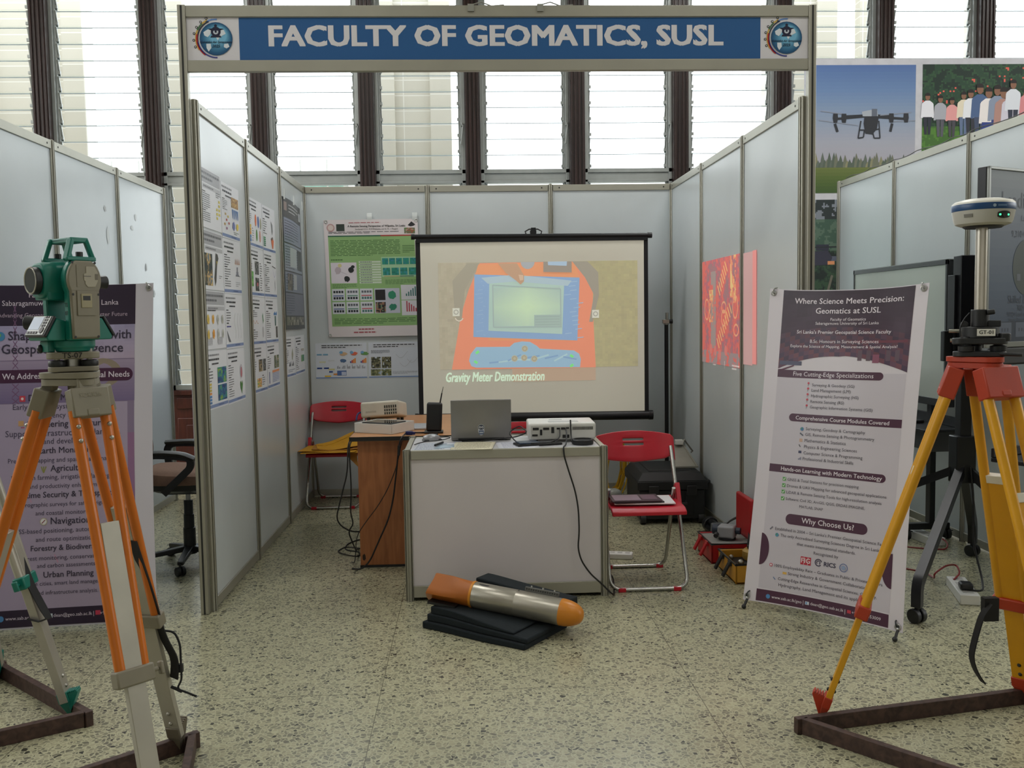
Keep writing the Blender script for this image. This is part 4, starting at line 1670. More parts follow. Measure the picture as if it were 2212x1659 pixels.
m.tube([(1.745, YS, 2.05), (1.735, YS, 2.075), (1.765, YS, 2.092), (1.83, YS, 2.092), (1.86, YS, 2.075), (1.85, YS, 2.05)], .005, 8)
m.box((1.797, YS, 2.075), (.035, .03, .055))
m.build('hanger', M_blackmetal, t)
m = MB()
m.cyl((1.797, YS + .055, .35), (1.797, YS + .055, 2.09), .013, n=12)
m.b2((1.775, YS + .005, 2.05), (1.82, YS + .07, 2.085))
m.cyl((1.797, YS + .055, .3), (1.797, YS + .055, .9), .019, n=12)
m.build('mast', M_blackmetal, t)
for a in (-PI / 2, PI / 6, PI * 5 / 6):
    m = MB()
    m.bar((1.797, YS + .055, .42), (1.797 + .42 * math.cos(a), YS + .055 + .42 * math.sin(a), .02), .022, .012)
    m.build('leg', M_blackmetal, t)
g = Gfx(frame((.95, YS - .0052, .705), (1, 0, 0), (0, 0, 1)))
PB = (150, 146, 126)
rr = random.Random(2)
N1, N2 = 72, 40
for j in range(N2):
    for i in range(N1):
        x0, x1 = .13 + 1.498 * i / N1, .13 + 1.498 * (i + 1) / N1
        y0, y1 = .348 + .797 * j / N2, .348 + .797 * (j + 1) / N2
        k = mnoise.noise(V(i * .4, j * .4, 1)) * 10 + mnoise.noise(V(i * 1.3, j * 1.3, 5)) * 7
        if i > 48:
            c = (154 + k, 147 + k, 104 + k * .5)
        elif i < 10:
            c = (158 + k, 150 + k, 128 + k)
        else:
            c = (148, 141, 124)
        g.rect(x0, y0, x1, y1, tuple(int(q) for q in c), 1)
OR = (232, 122, 88)
g.poly([(.441, 1.139), (1.25, 1.143), (1.29, .9), (1.287, .809), (1.306, .345), (.218, .346), (.295, .756), (.354, .938)], OR, 2)
g.poly([(.39, 1.0), (.43, 1.13), (1.15, 1.14), (1.19, 1.03), (1.16, .548), (.5, .56)], (226, 132, 84), 2.4)
g.poly([(.348, 1.138), (.436, 1.137), (.326, .938), (.3, .72), (.262, .7), (.245, .811), (.235, 1.011)], (140, 134, 118), 3)
g.poly([(1.135, 1.144), (1.25, 1.143), (1.331, 1.06), (1.335, .893), (1.286, .688), (1.259, .689), (1.297, .893), (1.23, 1.023)], (134, 128, 116), 3)
g.poly([(.4, 1.056), (1.19, 1.022), (1.168, .55), (.384, .589)], (112, 152, 206), 3)
for k in range(14):
    a = k / 13
    x = 1.07 + .1 * rr.random()
    g.line((x, .57 + .42 * a), (x + .05, .575 + .42 * a), .006, (140, 176, 214), 3.4)
    g.line((.4 + .08 * rr.random(), .6 + .4 * a), (.46, .605 + .4 * a), .004, (134, 170, 212), 3.4)
g.poly([(.511, 1.01), (1.073, .978), (1.054, .6), (.498, .634)], (158, 194, 186), 4)
g.poly([(.45, 1.03), (.7, 1.05), (1.13, 1.0), (1.1, .96), (.7, 1.0), (.5, .985)], (156, 186, 204), 4.2)
for i in range(40):
    for j in range(28):
        x0, x1 = .54 + .5 * i / 40, .54 + .5 * (i + 1) / 40
        y0, y1 = .665 + .29 * j / 28, .665 + .29 * (j + 1) / 28
        d = max(0, 1 - abs(i - 19.5) / 20) * .6 + max(0, 1 - abs(j - 13.5) / 14) * .5
        c = tuple(round(p + (q - p) * min(1, d)) for p, q in zip((150, 182, 178), (190, 226, 184)))
        g.rect(x0, y0, x1, y1, c, 5)
g.rect(.843, .659, 1.042, .747, (146, 176, 170), 6)
for k in range(4):
    g.rect(.85, .672 + k * .02, 1.035, .675 + k * .02, (126, 152, 152), 7)
for a, b in (((.536, .975), (1.044, .94)), ((.536, .66), (1.05, .655)), ((.536, .66), (.536, .975)), ((1.046, .655), (1.044, .94))):
    g.line(a, b, .008, (140, 166, 166), 7)
g.poly([(.575, 1.137), (.72, 1.136), (.771, 1.044), (.77, .999), (.745, .976), (.709, 1.008), (.635, 1.064)], (178, 134, 104), 8)
g.poly([(.73, 1.05), (.765, 1.045), (.765, 1.01), (.74, 1.005)], (204, 170, 142), 9)
g.disc(.8, 1.143, .052, (150, 156, 166), 3, .052, a0=PI, a1=2 * PI)
g.poly([(.918, 1.144), (1.131, 1.144), (1.13, 1.061), (.917, 1.067)], (128, 118, 110), 8)
g.poly([(.951, 1.144), (1.096, 1.144), (1.093, 1.111), (.953, 1.117)], (150, 182, 214), 9)
g.poly([(.40, .358), (.365, .37), (.348, .41), (.36, .46), (.403, .513), (.656, .511), (.69, .54), (.75, .55), (.81, .545), (.86, .515), (.883, .493), (1.141, .475), (1.18, .45), (1.193, .409), (1.186, .348)], (128, 176, 212), 4)
for k in range(9):
    g.line((.5 + .07 * k, .38 + .05 * rr.random()), (.6 + .07 * k, .4 + .05 * rr.random()), .012, (158, 200, 216) if k % 2 else (104, 150, 200), 4.5)
for x, y in ((.691, .422), (.764, .426), (.84, .417), (.769, .495)):
    g.disc(x, y, .024, (176, 170, 140), 5, n=16)
    g.arc(x, y, .012, .018, 0, 2 * PI, (146, 140, 120), 6)
for x, y, a in ((.412, .473, .6), (.399, .4, -.6), (1.124, .433, -.6), (1.123, .361, .6)):
    g.line((x - .014 * math.cos(a), y - .014 * math.sin(a)), (x + .014 * math.cos(a), y + .014 * math.sin(a)), .018, (100, 236, 110), 5)
for x, y in ((.258, .777), (1.308, .748)):
    g.rect(x - .026, y - .03, x + .026, y + .03, (206, 208, 196), 5)
    g.arc(x, y, .012, .019, 0, 2 * PI, (150, 150, 140), 6)
g.arc(.28, .74, .025, .033, 3.4, 6.0, (210, 200, 186), 6)
g.rect(.673, .247, 1.305, .344, (172, 142, 118), 1)
TVx, TFx = text_geo('Gravity Meter Demonstration', 1.0, .026, 'LEFT', .22)
mx_ = max(p[0] for p in TVx)
g.put([(.166 + p[0] * .75 / mx_, .284 + p[1] * .1, *p[2:]) for p in TVx], TFx, (214, 250, 222), 2)
wash(g, (200, 197, 182), .3)
g.build('projected_picture', print_mat('painted_projector_light', .8, .42), t, smooth=0)  # the projector's light is put into the picture's colours and emission

# heat picture on the right side wall; projector light put into colours and emission
g = Gfx(frame((W - .006, W, 0), (0, -1, 0), (0, 0, 1)))
RED, MAG, YEL, ORG = (222, 84, 74), (186, 78, 92), (240, 190, 110), (236, 130, 84)
n1, n2 = 70, 80
for j in range(n2):
    for i in range(n1):
        x0, x1 = .99 + .975 * i / n1, .99 + .975 * (i + 1) / n1
        y0, y1 = 1.1 + .705 * j / n2, 1.1 + .705 * (j + 1) / n2
        k = mnoise.noise(V(i * .14, j * .05, 4)) + .6 * mnoise.noise(V(i * .5, j * .3, 8))
        xm = (x0 + x1) / 2
        c = RED if k > .12 else (206, 84, 80) if k > -.08 else MAG if k > -.28 else (150, 96, 100)
        if 1.24 < xm < 1.36 and 1.2 < y0 < 1.72 and k < .25:
            c = (150, 128, 124)
        if 1.72 < xm < 1.84 and y0 > 1.5 and k > -.1:
            c = ORG if k < .25 else YEL
        if 1.2 < xm < 1.29 and 1.38 < y0 < 1.6 and k > -.2:
            c = ORG if k < .1 else YEL
        if y0 < 1.18 and k < .1:
            c = (146, 122, 124)
        g.rect(x0, y0, x1, y1, c, 1)
for (ax, ay), (bx, by), n in (((1.45, 1.59), (1.62, 1.74), 7), ((1.43, 1.24), (1.72, 1.47), 10)):
    for k in range(n):
        x, y = ax + (bx - ax) * k / (n - 1), ay + (by - ay) * k / (n - 1)
        g.line((x - .03, y + .035), (x + .03, y - .03), .013, YEL, 3)
for x, y, rx, ry in ((1.14, 1.47, .06, .07), (1.57, 1.48, .05, .035), (1.57, 1.41, .055, .05), (1.83, 1.48, .055, .07), (1.85, 1.335, .05, .035)):
    for k in range(20):
        a, b = 2 * PI * k / 20, 2 * PI * (k + 1) / 20
        g.line((x + rx * math.cos(a), y + ry * math.sin(a)), (x + rx * math.cos(b), y + ry * math.sin(b)), .012, (238, 160, 110), 3)
for x, y in ((1.25, 1.2), (1.36, 1.19), (1.47, 1.17), (1.62, 1.2)):
    g.disc(x, y, .035, (220, 106, 96), 3, n=14)
g.rect(2.18, 1.14, 2.254, 1.803, (238, 128, 122), 1)
g.rect(2.0, 1.13, 2.18, 1.80, (204, 150, 148), 1)
g.rect(1.585, 1.08, 1.592, 1.13, (236, 222, 216), 3)
g.fine(1.3, 1.09, 1.42, 1.1, 1, (226, 214, 210), 3, .7)
g.fine(1.76, 1.08, 1.92, 1.12, 2, (226, 214, 210), 3, .5)
wash(g, (206, 204, 202), .26)
tag(g.build('projected_picture', print_mat('painted_heat_projection', .8, .30), smooth=0), 'red and orange heat picture projected on the right stand wall', 'projected picture')

# ------------------------------------------------------------------ tall photo backdrop of the neighbouring stand
t = thing('photo_backdrop', 'tall white backdrop board with drone photographs behind the right stand', 'backdrop', (5.4, 3.2, 0))
m = MB()
m.b2((4.15, 3.2, 0), (7.3, 3.23, 3.55))
m.build('board', mat('backdrop_white', (206, 206, 214), .6), t, smooth=0)
BDF = frame((4.15, 3.199, 0), (1, 0, 0), (0, 0, 1))
for x in (4.2, 5.7, 7.2):
    MB().b2((x, 3.23, 0), (x + .04, 3.27, 3.5)).b2((x, 3.05, 0), (x + .04, 3.45, .03)).build('strut', M_alu, t, smooth=0)
# first picture: crop-spraying drone above a field
g = Gfx(BDF @ Matrix.Translation((.07, 2.44, 0)))
k1 = .00383


def Q(u, v):
    return ((u - 1757) * k1 + .002, (420 - v) * k1 * .985)


x1, ytop = Q(1984, 0)[0], Q(0, 140)[1]
g.grad(0, Q(0, 365)[1], x1, ytop, ((150, 146, 156), (144, 146, 160), (122, 136, 160), (92, 118, 158), (72, 98, 148)), 1, 30, 4)
g.grad(0, 0, x1, Q(0, 360)[1], ((52, 74, 36), (70, 88, 40), (96, 104, 56)), 2, 8, 4)
rr = random.Random(4)
for k in range(46):
    u = 1757 + 227 * k / 45
    h = rr.uniform(12, 40) * (1 - .3 * k / 45)
    c = rr.choice(((84, 92, 84), (96, 100, 86), (74, 84, 74), (120, 118, 92)))
    p0 = Q(u, 364)
    g.poly([(max(0, p0[0] - .02), p0[1]), (min(x1, p0[0] + .02), p0[1]), (min(x1, p0[0] + .013), p0[1] + h * k1 * .6), (p0[0], p0[1] + h * k1), (max(0, p0[0] - .014), p0[1] + h * k1 * .55)], c, 3)
DK = (38, 40, 46)


def QP(pts, c, l=5):
    g.poly([Q(*p) for p in pts], c, l)


QP([(1864, 242), (1884, 238), (1899, 240), (1900, 252), (1866, 252)], (150, 156, 166))
QP([(1886, 236), (1898, 236), (1898, 252), (1886, 252)], (84, 90, 104), 6)
QP([(1870, 252), (1902, 252), (1898, 280), (1888, 292), (1872, 290), (1868, 268)], DK)
g.line(Q(1800, 258), Q(1870, 252), .02, DK, 4)
g.line(Q(1822, 252), Q(1870, 250), .016, DK, 4)
g.line(Q(1900, 254), Q(1960, 258), .02, DK, 4)
g.line(Q(1895, 250), Q(1930, 252), .016, DK, 4)
for u in (1805, 1824, 1930, 1963):
    QP([(u - 5, 246), (u + 5, 246), (u + 6, 256), (u + 4, 266), (u - 4, 266), (u - 6, 256)], DK)
for a, b in (((1772, 240), (1830, 248)), ((1768, 260), (1812, 266)), ((1905, 250), (1975, 244)), ((1935, 264), (1984, 262)), ((1812, 266), (1855, 272))):
    g.line(Q(*a), Q(*b), .008, (120, 126, 142), 4)
for a, b in (((1804, 268), (1810, 286)), ((1932, 268), (1928, 286))):
    g.line(Q(*a), Q(*b), .022, DK, 5)
for pts in ([(1862, 262), (1856, 300), (1868, 298), (1870, 282), (1858, 282)], [(1902, 262), (1905, 300), (1892, 300), (1888, 284), (1902, 280)]):
    for a, b in zip(pts, pts[1:]):
        g.line(Q(*a), Q(*b), .011, DK, 5)
lift(g)
g.build('drone_photograph', print_board, t, smooth=0)
# second picture: people standing round drones under flowering shrubs
g = Gfx(BDF @ Matrix.Translation((1.0, 2.42, 0)))
PW = 1.75
for j in range(80):
    for i in range(120):
        x, y = PW * i / 120, 1.08 * j / 80
        k = mnoise.noise(V(i * .17, j * .17, 3)) + .5 * mnoise.noise(V(i * .6, j * .6, 5))
        if y < .56:
            c = (70, 112, 44) if k > 0 else (56, 92, 38)
            if y > .45 and i > 68:
                c = (50, 70, 40)
        else:
            c = (30, 56, 40) if k > .1 else (38, 68, 44) if k > -.1 else (22, 38, 32)
            if i > 60 and y > .7:
                c = (32, 36, 34) if k > 0 else (26, 30, 30)
            if mnoise.noise(V(i * .45, j * .45, 11)) > .42 and i < 62 and .6 < y < 1.05 and abs((y - .58) - i * .006) < .2:
                c = (196, 84, 72)
        g.rect(x, y, x + PW / 120, y + 1.08 / 80, c, 1)


FIGN = [0]


def fig(x, y, s, shirt, legs, skin=(120, 84, 66), hair=(28, 24, 24), skirt=False):
    FIGN[0] += 1
    b_ = FIGN[0] * .8
    q = lambda *p: [(x + a * s, y + b * s) for a, b in p]
    g.poly(q((-.07, 0), (-.01, 0), (-.005, .42), (-.1, .42)), legs, b_ + 4.0)
    g.poly(q((.01, 0), (.07, 0), (.1, .42), (.005, .42)), legs, b_ + 4.0)
    if skirt:
        g.poly(q((-.14, .05), (.14, .05), (.1, .44), (-.1, .44)), legs, b_ + 4.2)
    g.poly(q((-.11, .4), (.11, .4), (.13, .72), (.05, .78), (-.05, .78), (-.13, .72)), shirt, b_ + 4.2)
    g.poly(q((-.16, .38), (-.11, .38), (-.1, .72), (-.14, .7)), shirt, b_ + 4.4)
    g.poly(q((.11, .38), (.16, .38), (.14, .7), (.1, .72)), shirt, b_ + 4.4)
    g.disc(x, y + .86 * s, .058 * s, skin, b_ + 4.5, .078 * s, n=12)
    g.disc(x, y + .9 * s, .064 * s, hair, b_ + 4.6, .06 * s, n=12, a0=-.2, a1=PI + .2)


for a in ((.0, .33, .36, (206, 206, 214), (36, 38, 50)), (.11, .31, .36, (150, 152, 162), (74, 74, 84)), (.21, .31, .34, (204, 140, 140), (60, 58, 66)), (.31, .32, .38, (206, 196, 176), (84, 100, 130)), (.37, .3, .42, (210, 212, 220), (40, 42, 52)),
          (.45, .27, .5, (64, 86, 124), (56, 66, 90)), (.525, .22, .52, (212, 206, 206), (38, 52, 116)), (.6, .24, .52, (120, 130, 152), (44, 56, 110)), (.655, .2, .54, (158, 120, 112), (52, 66, 116)), (.715, .2, .54, (186, 182, 196), (34, 40, 84)),
          (.735, .35, .45, (196, 200, 210), (40, 44, 60)), (.87, .26, .52, (190, 120, 124), (110, 70, 80)), (.95, .2, .56, (46, 52, 120), (40, 44, 80)), (1.1, .2, .55, (206, 206, 214), (40, 44, 60)), (1.25, .22, .5, (150, 110, 110), (50, 54, 70)), (1.42, .2, .52, (90, 110, 150), (40, 44, 60))):
    fig(a[0] + .045, a[1] + .17, *a[2:], skirt=a[3] == (212, 206, 206))
for x, y in ((.18, .36), (.36, .27), (.5, .3), (.3, .2)):
    g.poly([(x - .08, y), (x + .1, y - .02), (x + .12, y + .03), (x + .02, y + .06), (x - .07, y + .04)], (150, 152, 160), 20)
    g.line((x - .16, y + .01), (x + .24, y + .02), .012, (36, 38, 42), 21)
    g.rect(x - .02, y - .07, x + .02, y, (38, 40, 44), 21)
lift(g)
g.build('group_photograph', print_board, t, smooth=0)
# lower picture: forest with part of a dark drone
g = Gfx(BDF @ Matrix.Translation((.0, 1.0, 0)))
for j in range(110):
    for i in range(80):
        x, y = .98 * i / 80, 1.385 * j / 110
        k = mnoise.noise(V(i * .16, j * .16, 6)) + .6 * mnoise.noise(V(i * .5, j * .5, 2))
        c = (44, 66, 48) if k > .2 else (34, 52, 42) if k > -.1 else (26, 36, 34)
        if y > 1.22:
            c = (110, 116, 126) if k > .15 else (34, 42, 44)
        elif y > .95:
            c = (72, 94, 80) if k > .1 else (52, 76, 64)
        g.rect(x, y, x + .98 / 80, y + 1.385 / 110, c, 1)
g.poly([(.0, .9), (.06, .95), (.2, .96), (.24, .9), (.22, .84), (.02, .83)], (46, 46, 62), 3)
g.rect(.1, .96, .21, 1.01, (40, 42, 56), 3)
g.rect(.2, .87, .6, .91, (78, 82, 100), 3)
g.line((.0, .985), (.7, .995), .012, (34, 38, 44), 3)
g.rect(.2, .84, .26, .87, (196, 130, 90), 4)
g.poly([(.12, .0), (.2, .0), (.18, .4), (.13, .5)], (92, 88, 76), 3)
g.poly([(.3, .0), (.36, .0), (.4, .5), (.37, .6)], (78, 76, 68), 3)
g.line((.16, .45), (.24, .75), .02, (96, 94, 84), 3)
lift(g)
g.build('forest_photograph', print_board, t, smooth=0)

# ------------------------------------------------------------------ white counter
M_white = mat('white_plastic', (226, 226, 222), .38, 0, .03)
M_cream = mat('cream_plastic', (214, 208, 192), .4, 0, .04)
M_desk = wood('desk_laminate', (150, 92, 54), (176, 112, 68), .4, (6, 6, .7), 7.0)
M_desktop = wood('desk_top_laminate', (176, 122, 76), (196, 142, 92), .35, (1, 8, 8), 6.0)
M_edge = mat('black_edge', (22, 22, 22), .5)
M_red = mat('red_plastic', (186, 22, 44), .32, 0, .05)
M_chrome = mat('chrome_tube', (176, 176, 172), .25, .9, .04)
M_cable = mat('black_cable', (18, 18, 19), .5)
M_silver = mat('laptop_grey', (140, 138, 136), .38, .5, .03)
M_paper = mat('white_paper', (216, 218, 222), .7, 0, .03)

t = thing('display_counter', 'white counter with aluminium corner posts in front of the screen', 'counter', (1.475, .32, 0))
cx0, cx1, cy0, cy1 = .972, 1.973, .068, .60
for x in (cx0, cx1):
    for y in (cy0, cy1):
        add_post(t, x, y, 0, .775)
for y in (cy0, cy1):
    MB().b2((cx0 + .02, y - .003, .06), (cx1 - .02, y + .003, .74)).build('front_panel' if y == cy0 else 'back_panel', M_panel_lilac, t, smooth=0)
    for z in (.728, .018):
        MB().b2((cx0 + .021, y - .013, z), (cx1 - .021, y + .013, z + (.045 if z > .5 else .06))).build('rail', M_alu, t, bevel=.002)
for x in (cx0, cx1):
    MB().b2((x - .003, cy0 + .02, .06), (x + .003, cy1 - .02, .74)).build('side_panel', M_panel_lilac, t, smooth=0)
    for z in (.728, .018):
        MB().b2((x - .013, cy0 + .021, z), (x + .013, cy1 - .021, z + (.045 if z > .5 else .06))).build('rail', M_alu, t, bevel=.002)
MB().b2((cx0 + .016, cy0 + .014, .752), (cx1 - .016, cy1 - .014, .770)).build('counter_top', mat('counter_top_white', (196, 196, 200), .35), t, bevel=.002)
CT = .7705

# ------------------------------------------------------------------ brown desk behind it
t = thing('office_desk', 'brown wood-grain desk with black edging standing behind the white counter', 'desk', (.93, 1.27, 0))
MB().b2((.607, .70, .742), (1.25, 1.86, .77)).build('desk_top', M_desktop, t, bevel=.003)
m = MB()
m.b2((.604, .697, .744), (1.253, .7, .768)).b2((.604, .697, .744), (.607, 1.863, .768)).b2((1.25, .697, .744), (1.253, 1.863, .768))
m.build('edge_band', M_edge, t)
for y in (.74, 1.80):
    pn = MB().b2((.645, y, .012), (1.22, y + .024, .742)).build('end_panel', M_desk, t, bevel=.002)
    MB().b2((.643, y - .004, 0), (1.222, y + .028, .014)).build('base_strip', M_edge, pn)
    if y < 1:
        m = Gfx(frame((.645, y - .0004, 0), (1, 0, 0), (0, 0, 1)))
        blob(m, .022, .06, .022, .05, (48, 34, 26), 3, 1)
        m.build('scuff', print_board, pn, smooth=0)
MB().b2((.66, 1.3, .3), (1.2, 1.318, .742)).b2((1.2, .77, .2), (1.216, 1.79, .742)).build('modesty_panel', M_desk, t)
DT = .7702


# ------------------------------------------------------------------ red folding chairs (built facing -y)
def rounded_path(pts, r=.05, n=6):
    P = [Vector(p) for p in pts]
    out = [P[0]]
    for i in range(1, len(P) - 1):
        a, b, c = P[i - 1], P[i], P[i + 1]
        u, v = (a - b), (c - b)
        k = min(r, u.length * .45, v.length * .45)
        u, v = u.normalized() * k, v.normalized() * k
        for j in range(n + 1):
            s = j / n
            out.append(b + u * (1 - s) ** 2 + v * s ** 2)
    return out + [P[-1]]


def folding_chair(label):
    t = local_thing('folding_chair', label, 'chair', group='red folding chairs')
    w = .205
    m = MB()
    m.tube(rounded_path([(-w, .205, .70), (-w, -.22, .011), (w, -.22, .011), (w, .205, .70)], .07), .011, 10)
    m.build('front_frame', M_chrome, t)
    m = MB()
    m.tube(rounded_path([(-w + .028, .0, .50), (-w + .028, .235, .011), (w - .028, .235, .011), (w - .028, .0, .50)], .07), .0105, 10)
    m.build('rear_frame', M_chrome, t)
    for x in (-.145, .145):
        for y in (-.22, .235):
            MB().box((x, y, .0105), (.04, .026, .021)).build('foot_clip', M_red, t, bevel=.003)
    # curved back rest with two hand slots
    us = [-.225, -.21, -.17, -.12, -.06, -.045, -.0, .045, .06, .12, .17, .21, .225]
    vs2 = [0, .12, .3, .45, .52, .60, .68, .76, .88, .96, 1]
    q, fs = [], []

    def bp(u, v):
        k = abs(u) / .225
        top = .782 - .022 * k ** 2 - (.012 if k > .97 else 0)
        bot = .612 + .03 * k ** 1.4 + (.012 if .8 < k < .97 else 0) - (.02 if k > .94 else 0)
        z = bot + (top - bot) * v
        y = .205 + (z - .70) * .35 + .045 * (1 - k ** 2)
        return (u, y, z)
    for v in vs2:
        for u in us:
            q.append(bp(u, v))
    n = len(us)
    for j in range(len(vs2) - 1):
        for i in range(n - 1):
            if j in (4, 6) and 4 <= i <= 7:
                continue
            fs.append((j * n + i, j * n + i + 1, (j + 1) * n + i + 1, (j + 1) * n + i))
    o = MB().add(q, fs).build('backrest', M_red, t)
    s = o.modifiers.new('thickness', 'SOLIDIFY')
    s.thickness, s.offset = .022, 0
    b = o.modifiers.new('edge', 'BEVEL')
    b.width, b.segments, b.limit_method = .005, 2, 'ANGLE'
    # seat with rounded front lip
    m = MB()
    m.slab(lambda u, v: (-.195 + .39 * u, -.235 + .36 * v, .418 - .018 * (max(0, .18 - v) / .18) ** 2 - .006 * math.sin(PI * u) * math.sin(PI * v)), 10, 10, .021)
    m.build('seat', M_red, t, bevel=.004)
    for x in (-w, w):
        MB().box((x, .028, .455), (.026, .05, .13), Matrix.Rotation(-.5, 3, 'X')).build('hinge_block', M_red, t, bevel=.004)
    return t


fc = folding_chair('red folding chair right of the counter with leaflets on its seat')
fc.location = (2.215, .332, 0)
dup(fc, (.243, 2.68, 0), .0, 'red folding chair in the left corner with yellow envelopes on it')
dup(fc, (1.62, .90, 0), .03, 'red folding chair hidden behind the counter, only its back edge showing')

# ------------------------------------------------------------------ papers and devices on the counter


def flat_box(name, label, cat, c, d, a, m, bevel=.002, group=None, parent=None):
    b = MB(rotz(c, a))
    b.box((0, 0, d[2] / 2), d)
    o = b.build(name, m, parent, bevel=bevel)
    if parent is None:
        tag(o, label, cat, group)
    return o


def paper(label, x, y, w, h, a, z, col, draw=None, name='paper_sheet', group='papers on the counter'):
    g = Gfx(rotz((x, y, z), a))
    g.fn = lambda px_, py_, l: (px_, py_, l + .0016 + .0012 * math.sin(px_ * 14 + py_ * 8))
    g.rect(-w / 2, -h / 2, w / 2, h / 2, col, 0, 6, 6)
    if draw:
        draw(g)
    o = g.build(name, print_paper, smooth=60)
    o.modifiers.new('sheet', 'SOLIDIFY').thickness = .0005
    return tag(o, label, 'paper', group)


def dr1(g):
    r = random.Random(1)
    g.fine(-.1, -.12, .05, .12, 16, (150, 156, 176), 1, .25, rnd=r)
    g.poly([(.0, -.08), (.1, -.05), (.09, .06), (.02, .08)], (170, 190, 206), 2)


def dr2(g):
    g.fine(-.09, -.12, .09, .12, 14, (176, 170, 150), 1, .25, rnd=random.Random(2))


paper('printed sheet with a bluish diagram on the left end of the counter', 1.115, .205, .22, .29, -.06, CT, (206, 212, 222), dr1)
paper('cream sheet overlapping the diagram sheet below the laptop', 1.31, .19, .215, .28, -.1, CT + .0032, (222, 216, 190), dr2)
paper('white sheet lying between the laptop and the black tray', 1.54, .2, .21, .28, .05, CT, (214, 216, 226), lambda g: g.fine(-.08, -.1, .08, .1, 10, (170, 172, 190), 1, .25, rnd=random.Random(3)))
m = MB(rotz((1.13, .245, CT + .0105), 1.25))
m.cyl((-.06, 0, 0), (.06, 0, 0), .0055, n=10)
m.cyl((.06, 0, 0), (.072, 0, 0), .005, .0015, 10)
o = tag(m.build('pen', M_blackplastic), 'black pen lying on the diagram sheet', 'pen')
m = MB(rotz((1.13, .245, CT + .0105), 1.25))
m.box((-.035, 0, .0065), (.045, .003, .002))
m.build('pen_clip', M_nickel, o)

# laptop seen from behind its lid
t = thing('laptop', 'grey laptop seen from the back, with a small panda-like sticker', 'laptop', (1.355, .5, CT))
m = MB()
m.b2((1.192, .415, CT + .0035), (1.518, .645, CT + .017))
m.build('base', M_silver, t, bevel=.004)
LF = frame((1.192, .408, CT + .014), (1, 0, 0), (0, -.14, .99))
m = MB(LF)
m.b2((0, 0, -.009), (.326, .214, 0))
lid = m.build('lid', M_silver, t, bevel=.004)
g = Gfx(LF @ Matrix.Translation((.163, .05, .0006)))
g.disc(0, -.008, .017, (214, 218, 226), 1, .026, n=18)
g.disc(0, .012, .018, (214, 218, 226), 1, .016, n=18)
g.disc(0, .012, .0165, (60, 66, 86), 2, .0145, n=18)
for x in (-.007, .007):
    g.disc(x, .012, .006, (226, 228, 232), 3, n=12)
    g.disc(x, .012, .003, (40, 44, 60), 4, n=10)
g.rect(-.013, -.028, .013, -.006, (84, 104, 142), 2)
g.rect(-.01, -.022, .01, -.013, (206, 212, 222), 3)
g.build('sticker', print_vinyl, lid, smooth=0)
m = MB()
m.cyl((1.23, .412, CT + .012), (1.48, .412, CT + .012), .0065, n=12)
m.build('hinge', M_blackplastic, t)
MB().b2((1.225, .46, CT + .017), (1.485, .56, CT + .0178)).build('keyboard', M_blackplastic, t)
for x in (1.22, 1.49):
    for y in (.44, .57):
        MB().cyl((x, y, CT), (x, y, CT + .0036), .008, n=10).build('rubber_foot', M_blackplastic, t)

# mouse
t = thing('computer_mouse', 'silver and black mouse on the back left corner of the counter', 'mouse', (1.085, .46, CT))
MF = rotz((1.085, .46, CT), .5)
m = MB(MF)
rings = []
for k in range(9):
    s = -1 + 2 * k / 8
    w, h = .03 * math.sqrt(max(.06, 1 - s * s)), .034 * math.sqrt(max(.06, 1 - (s * .85 + .1) ** 2))
    rings.append([(s * .052, w * math.cos(2 * PI * i / 14), .004 + h * max(0, math.sin(2 * PI * i / 14)) + .002 * min(0, math.sin(2 * PI * i / 14))) for i in range(14)])
m.loft(rings)
m.build('shell', mat('mouse_silver', (150, 152, 156), .3, .4), t)
MB(MF).box((.02, 0, .033), (.03, .012, .008)).build('wheel_strip', M_blackplastic, t, bevel=.002)
MB(MF).box((0, 0, .005), (.1, .05, .009)).build('skirt', M_blackplastic, t, bevel=.004)


# projectors
def vents(M, x0, x1, y, z0, z1, n, parent, mt=None):
    m = MB(M)
    for k in range(n):
        x = x0 + (x1 - x0) * (k + .5) / n
        m.b2((x - (x1 - x0) / n * .28, y - .0012, z0), (x + (x1 - x0) / n * .28, y + .001, z1))
    return m.build('vent_grille', mt or M_groove, parent, smooth=0)


PF = rotz((1.785, .40, CT), -.02)
t = thing('projector', 'white projector with its socket panel towards the visitor, on the counter', 'projector', (1.785, .40, CT), 'white projectors')
m = MB(PF)
m.b2((-.18, -.125, .014), (.18, .125, .104))
m.build('housing', M_white, t, bevel=.012, seg=3)
m = MB(PF)
m.b2((-.07, -.09, .104), (.09, -.03, .1055))
m.b2((-.06, .02, .104), (.01, .05, .1055))
m.build('top_trim', mat('trim_grey', (190, 192, 190), .4), t, bevel=.0006)
pnl = MB(PF).b2((-.165, -.1262, .02), (.045, -.124, .088)).build('socket_panel', mat('panel_grey', (196, 196, 190), .5), t)
for x, z, w, h, c in ((-.14, .074, .032, .013, M_blackplastic), (-.085, .074, .032, .013, M_blackplastic), (-.112, .055, .012, .03, M_blackplastic), (-.05, .066, .015, .032, M_blackplastic), (-.02, .074, .018, .01, M_blackplastic), (.004, .074, .02, .012, M_blackplastic), (.028, .076, .018, .008, M_blackplastic), (-.145, .04, .03, .01, M_groove), (.02, .032, .036, .018, M_blackplastic)):
    MB(PF).box((x, -.1262, z), (w, .004, h)).build('socket', c, pnl, bevel=.001)
vents(PF, .055, .165, -.1255, .066, .082, 16, t)
for x in (-.14, .15):
    for y in (-.09, .1):
        MB(PF).cyl((x, y, 0), (x, y, .015), .012, n=12).build('foot', M_blackplastic, t)
m = MB(PF)
m.cyl((-.09, .12, .06), (-.09, .14, .06), .036, n=24)
m.build('lens', M_blackplastic, t)
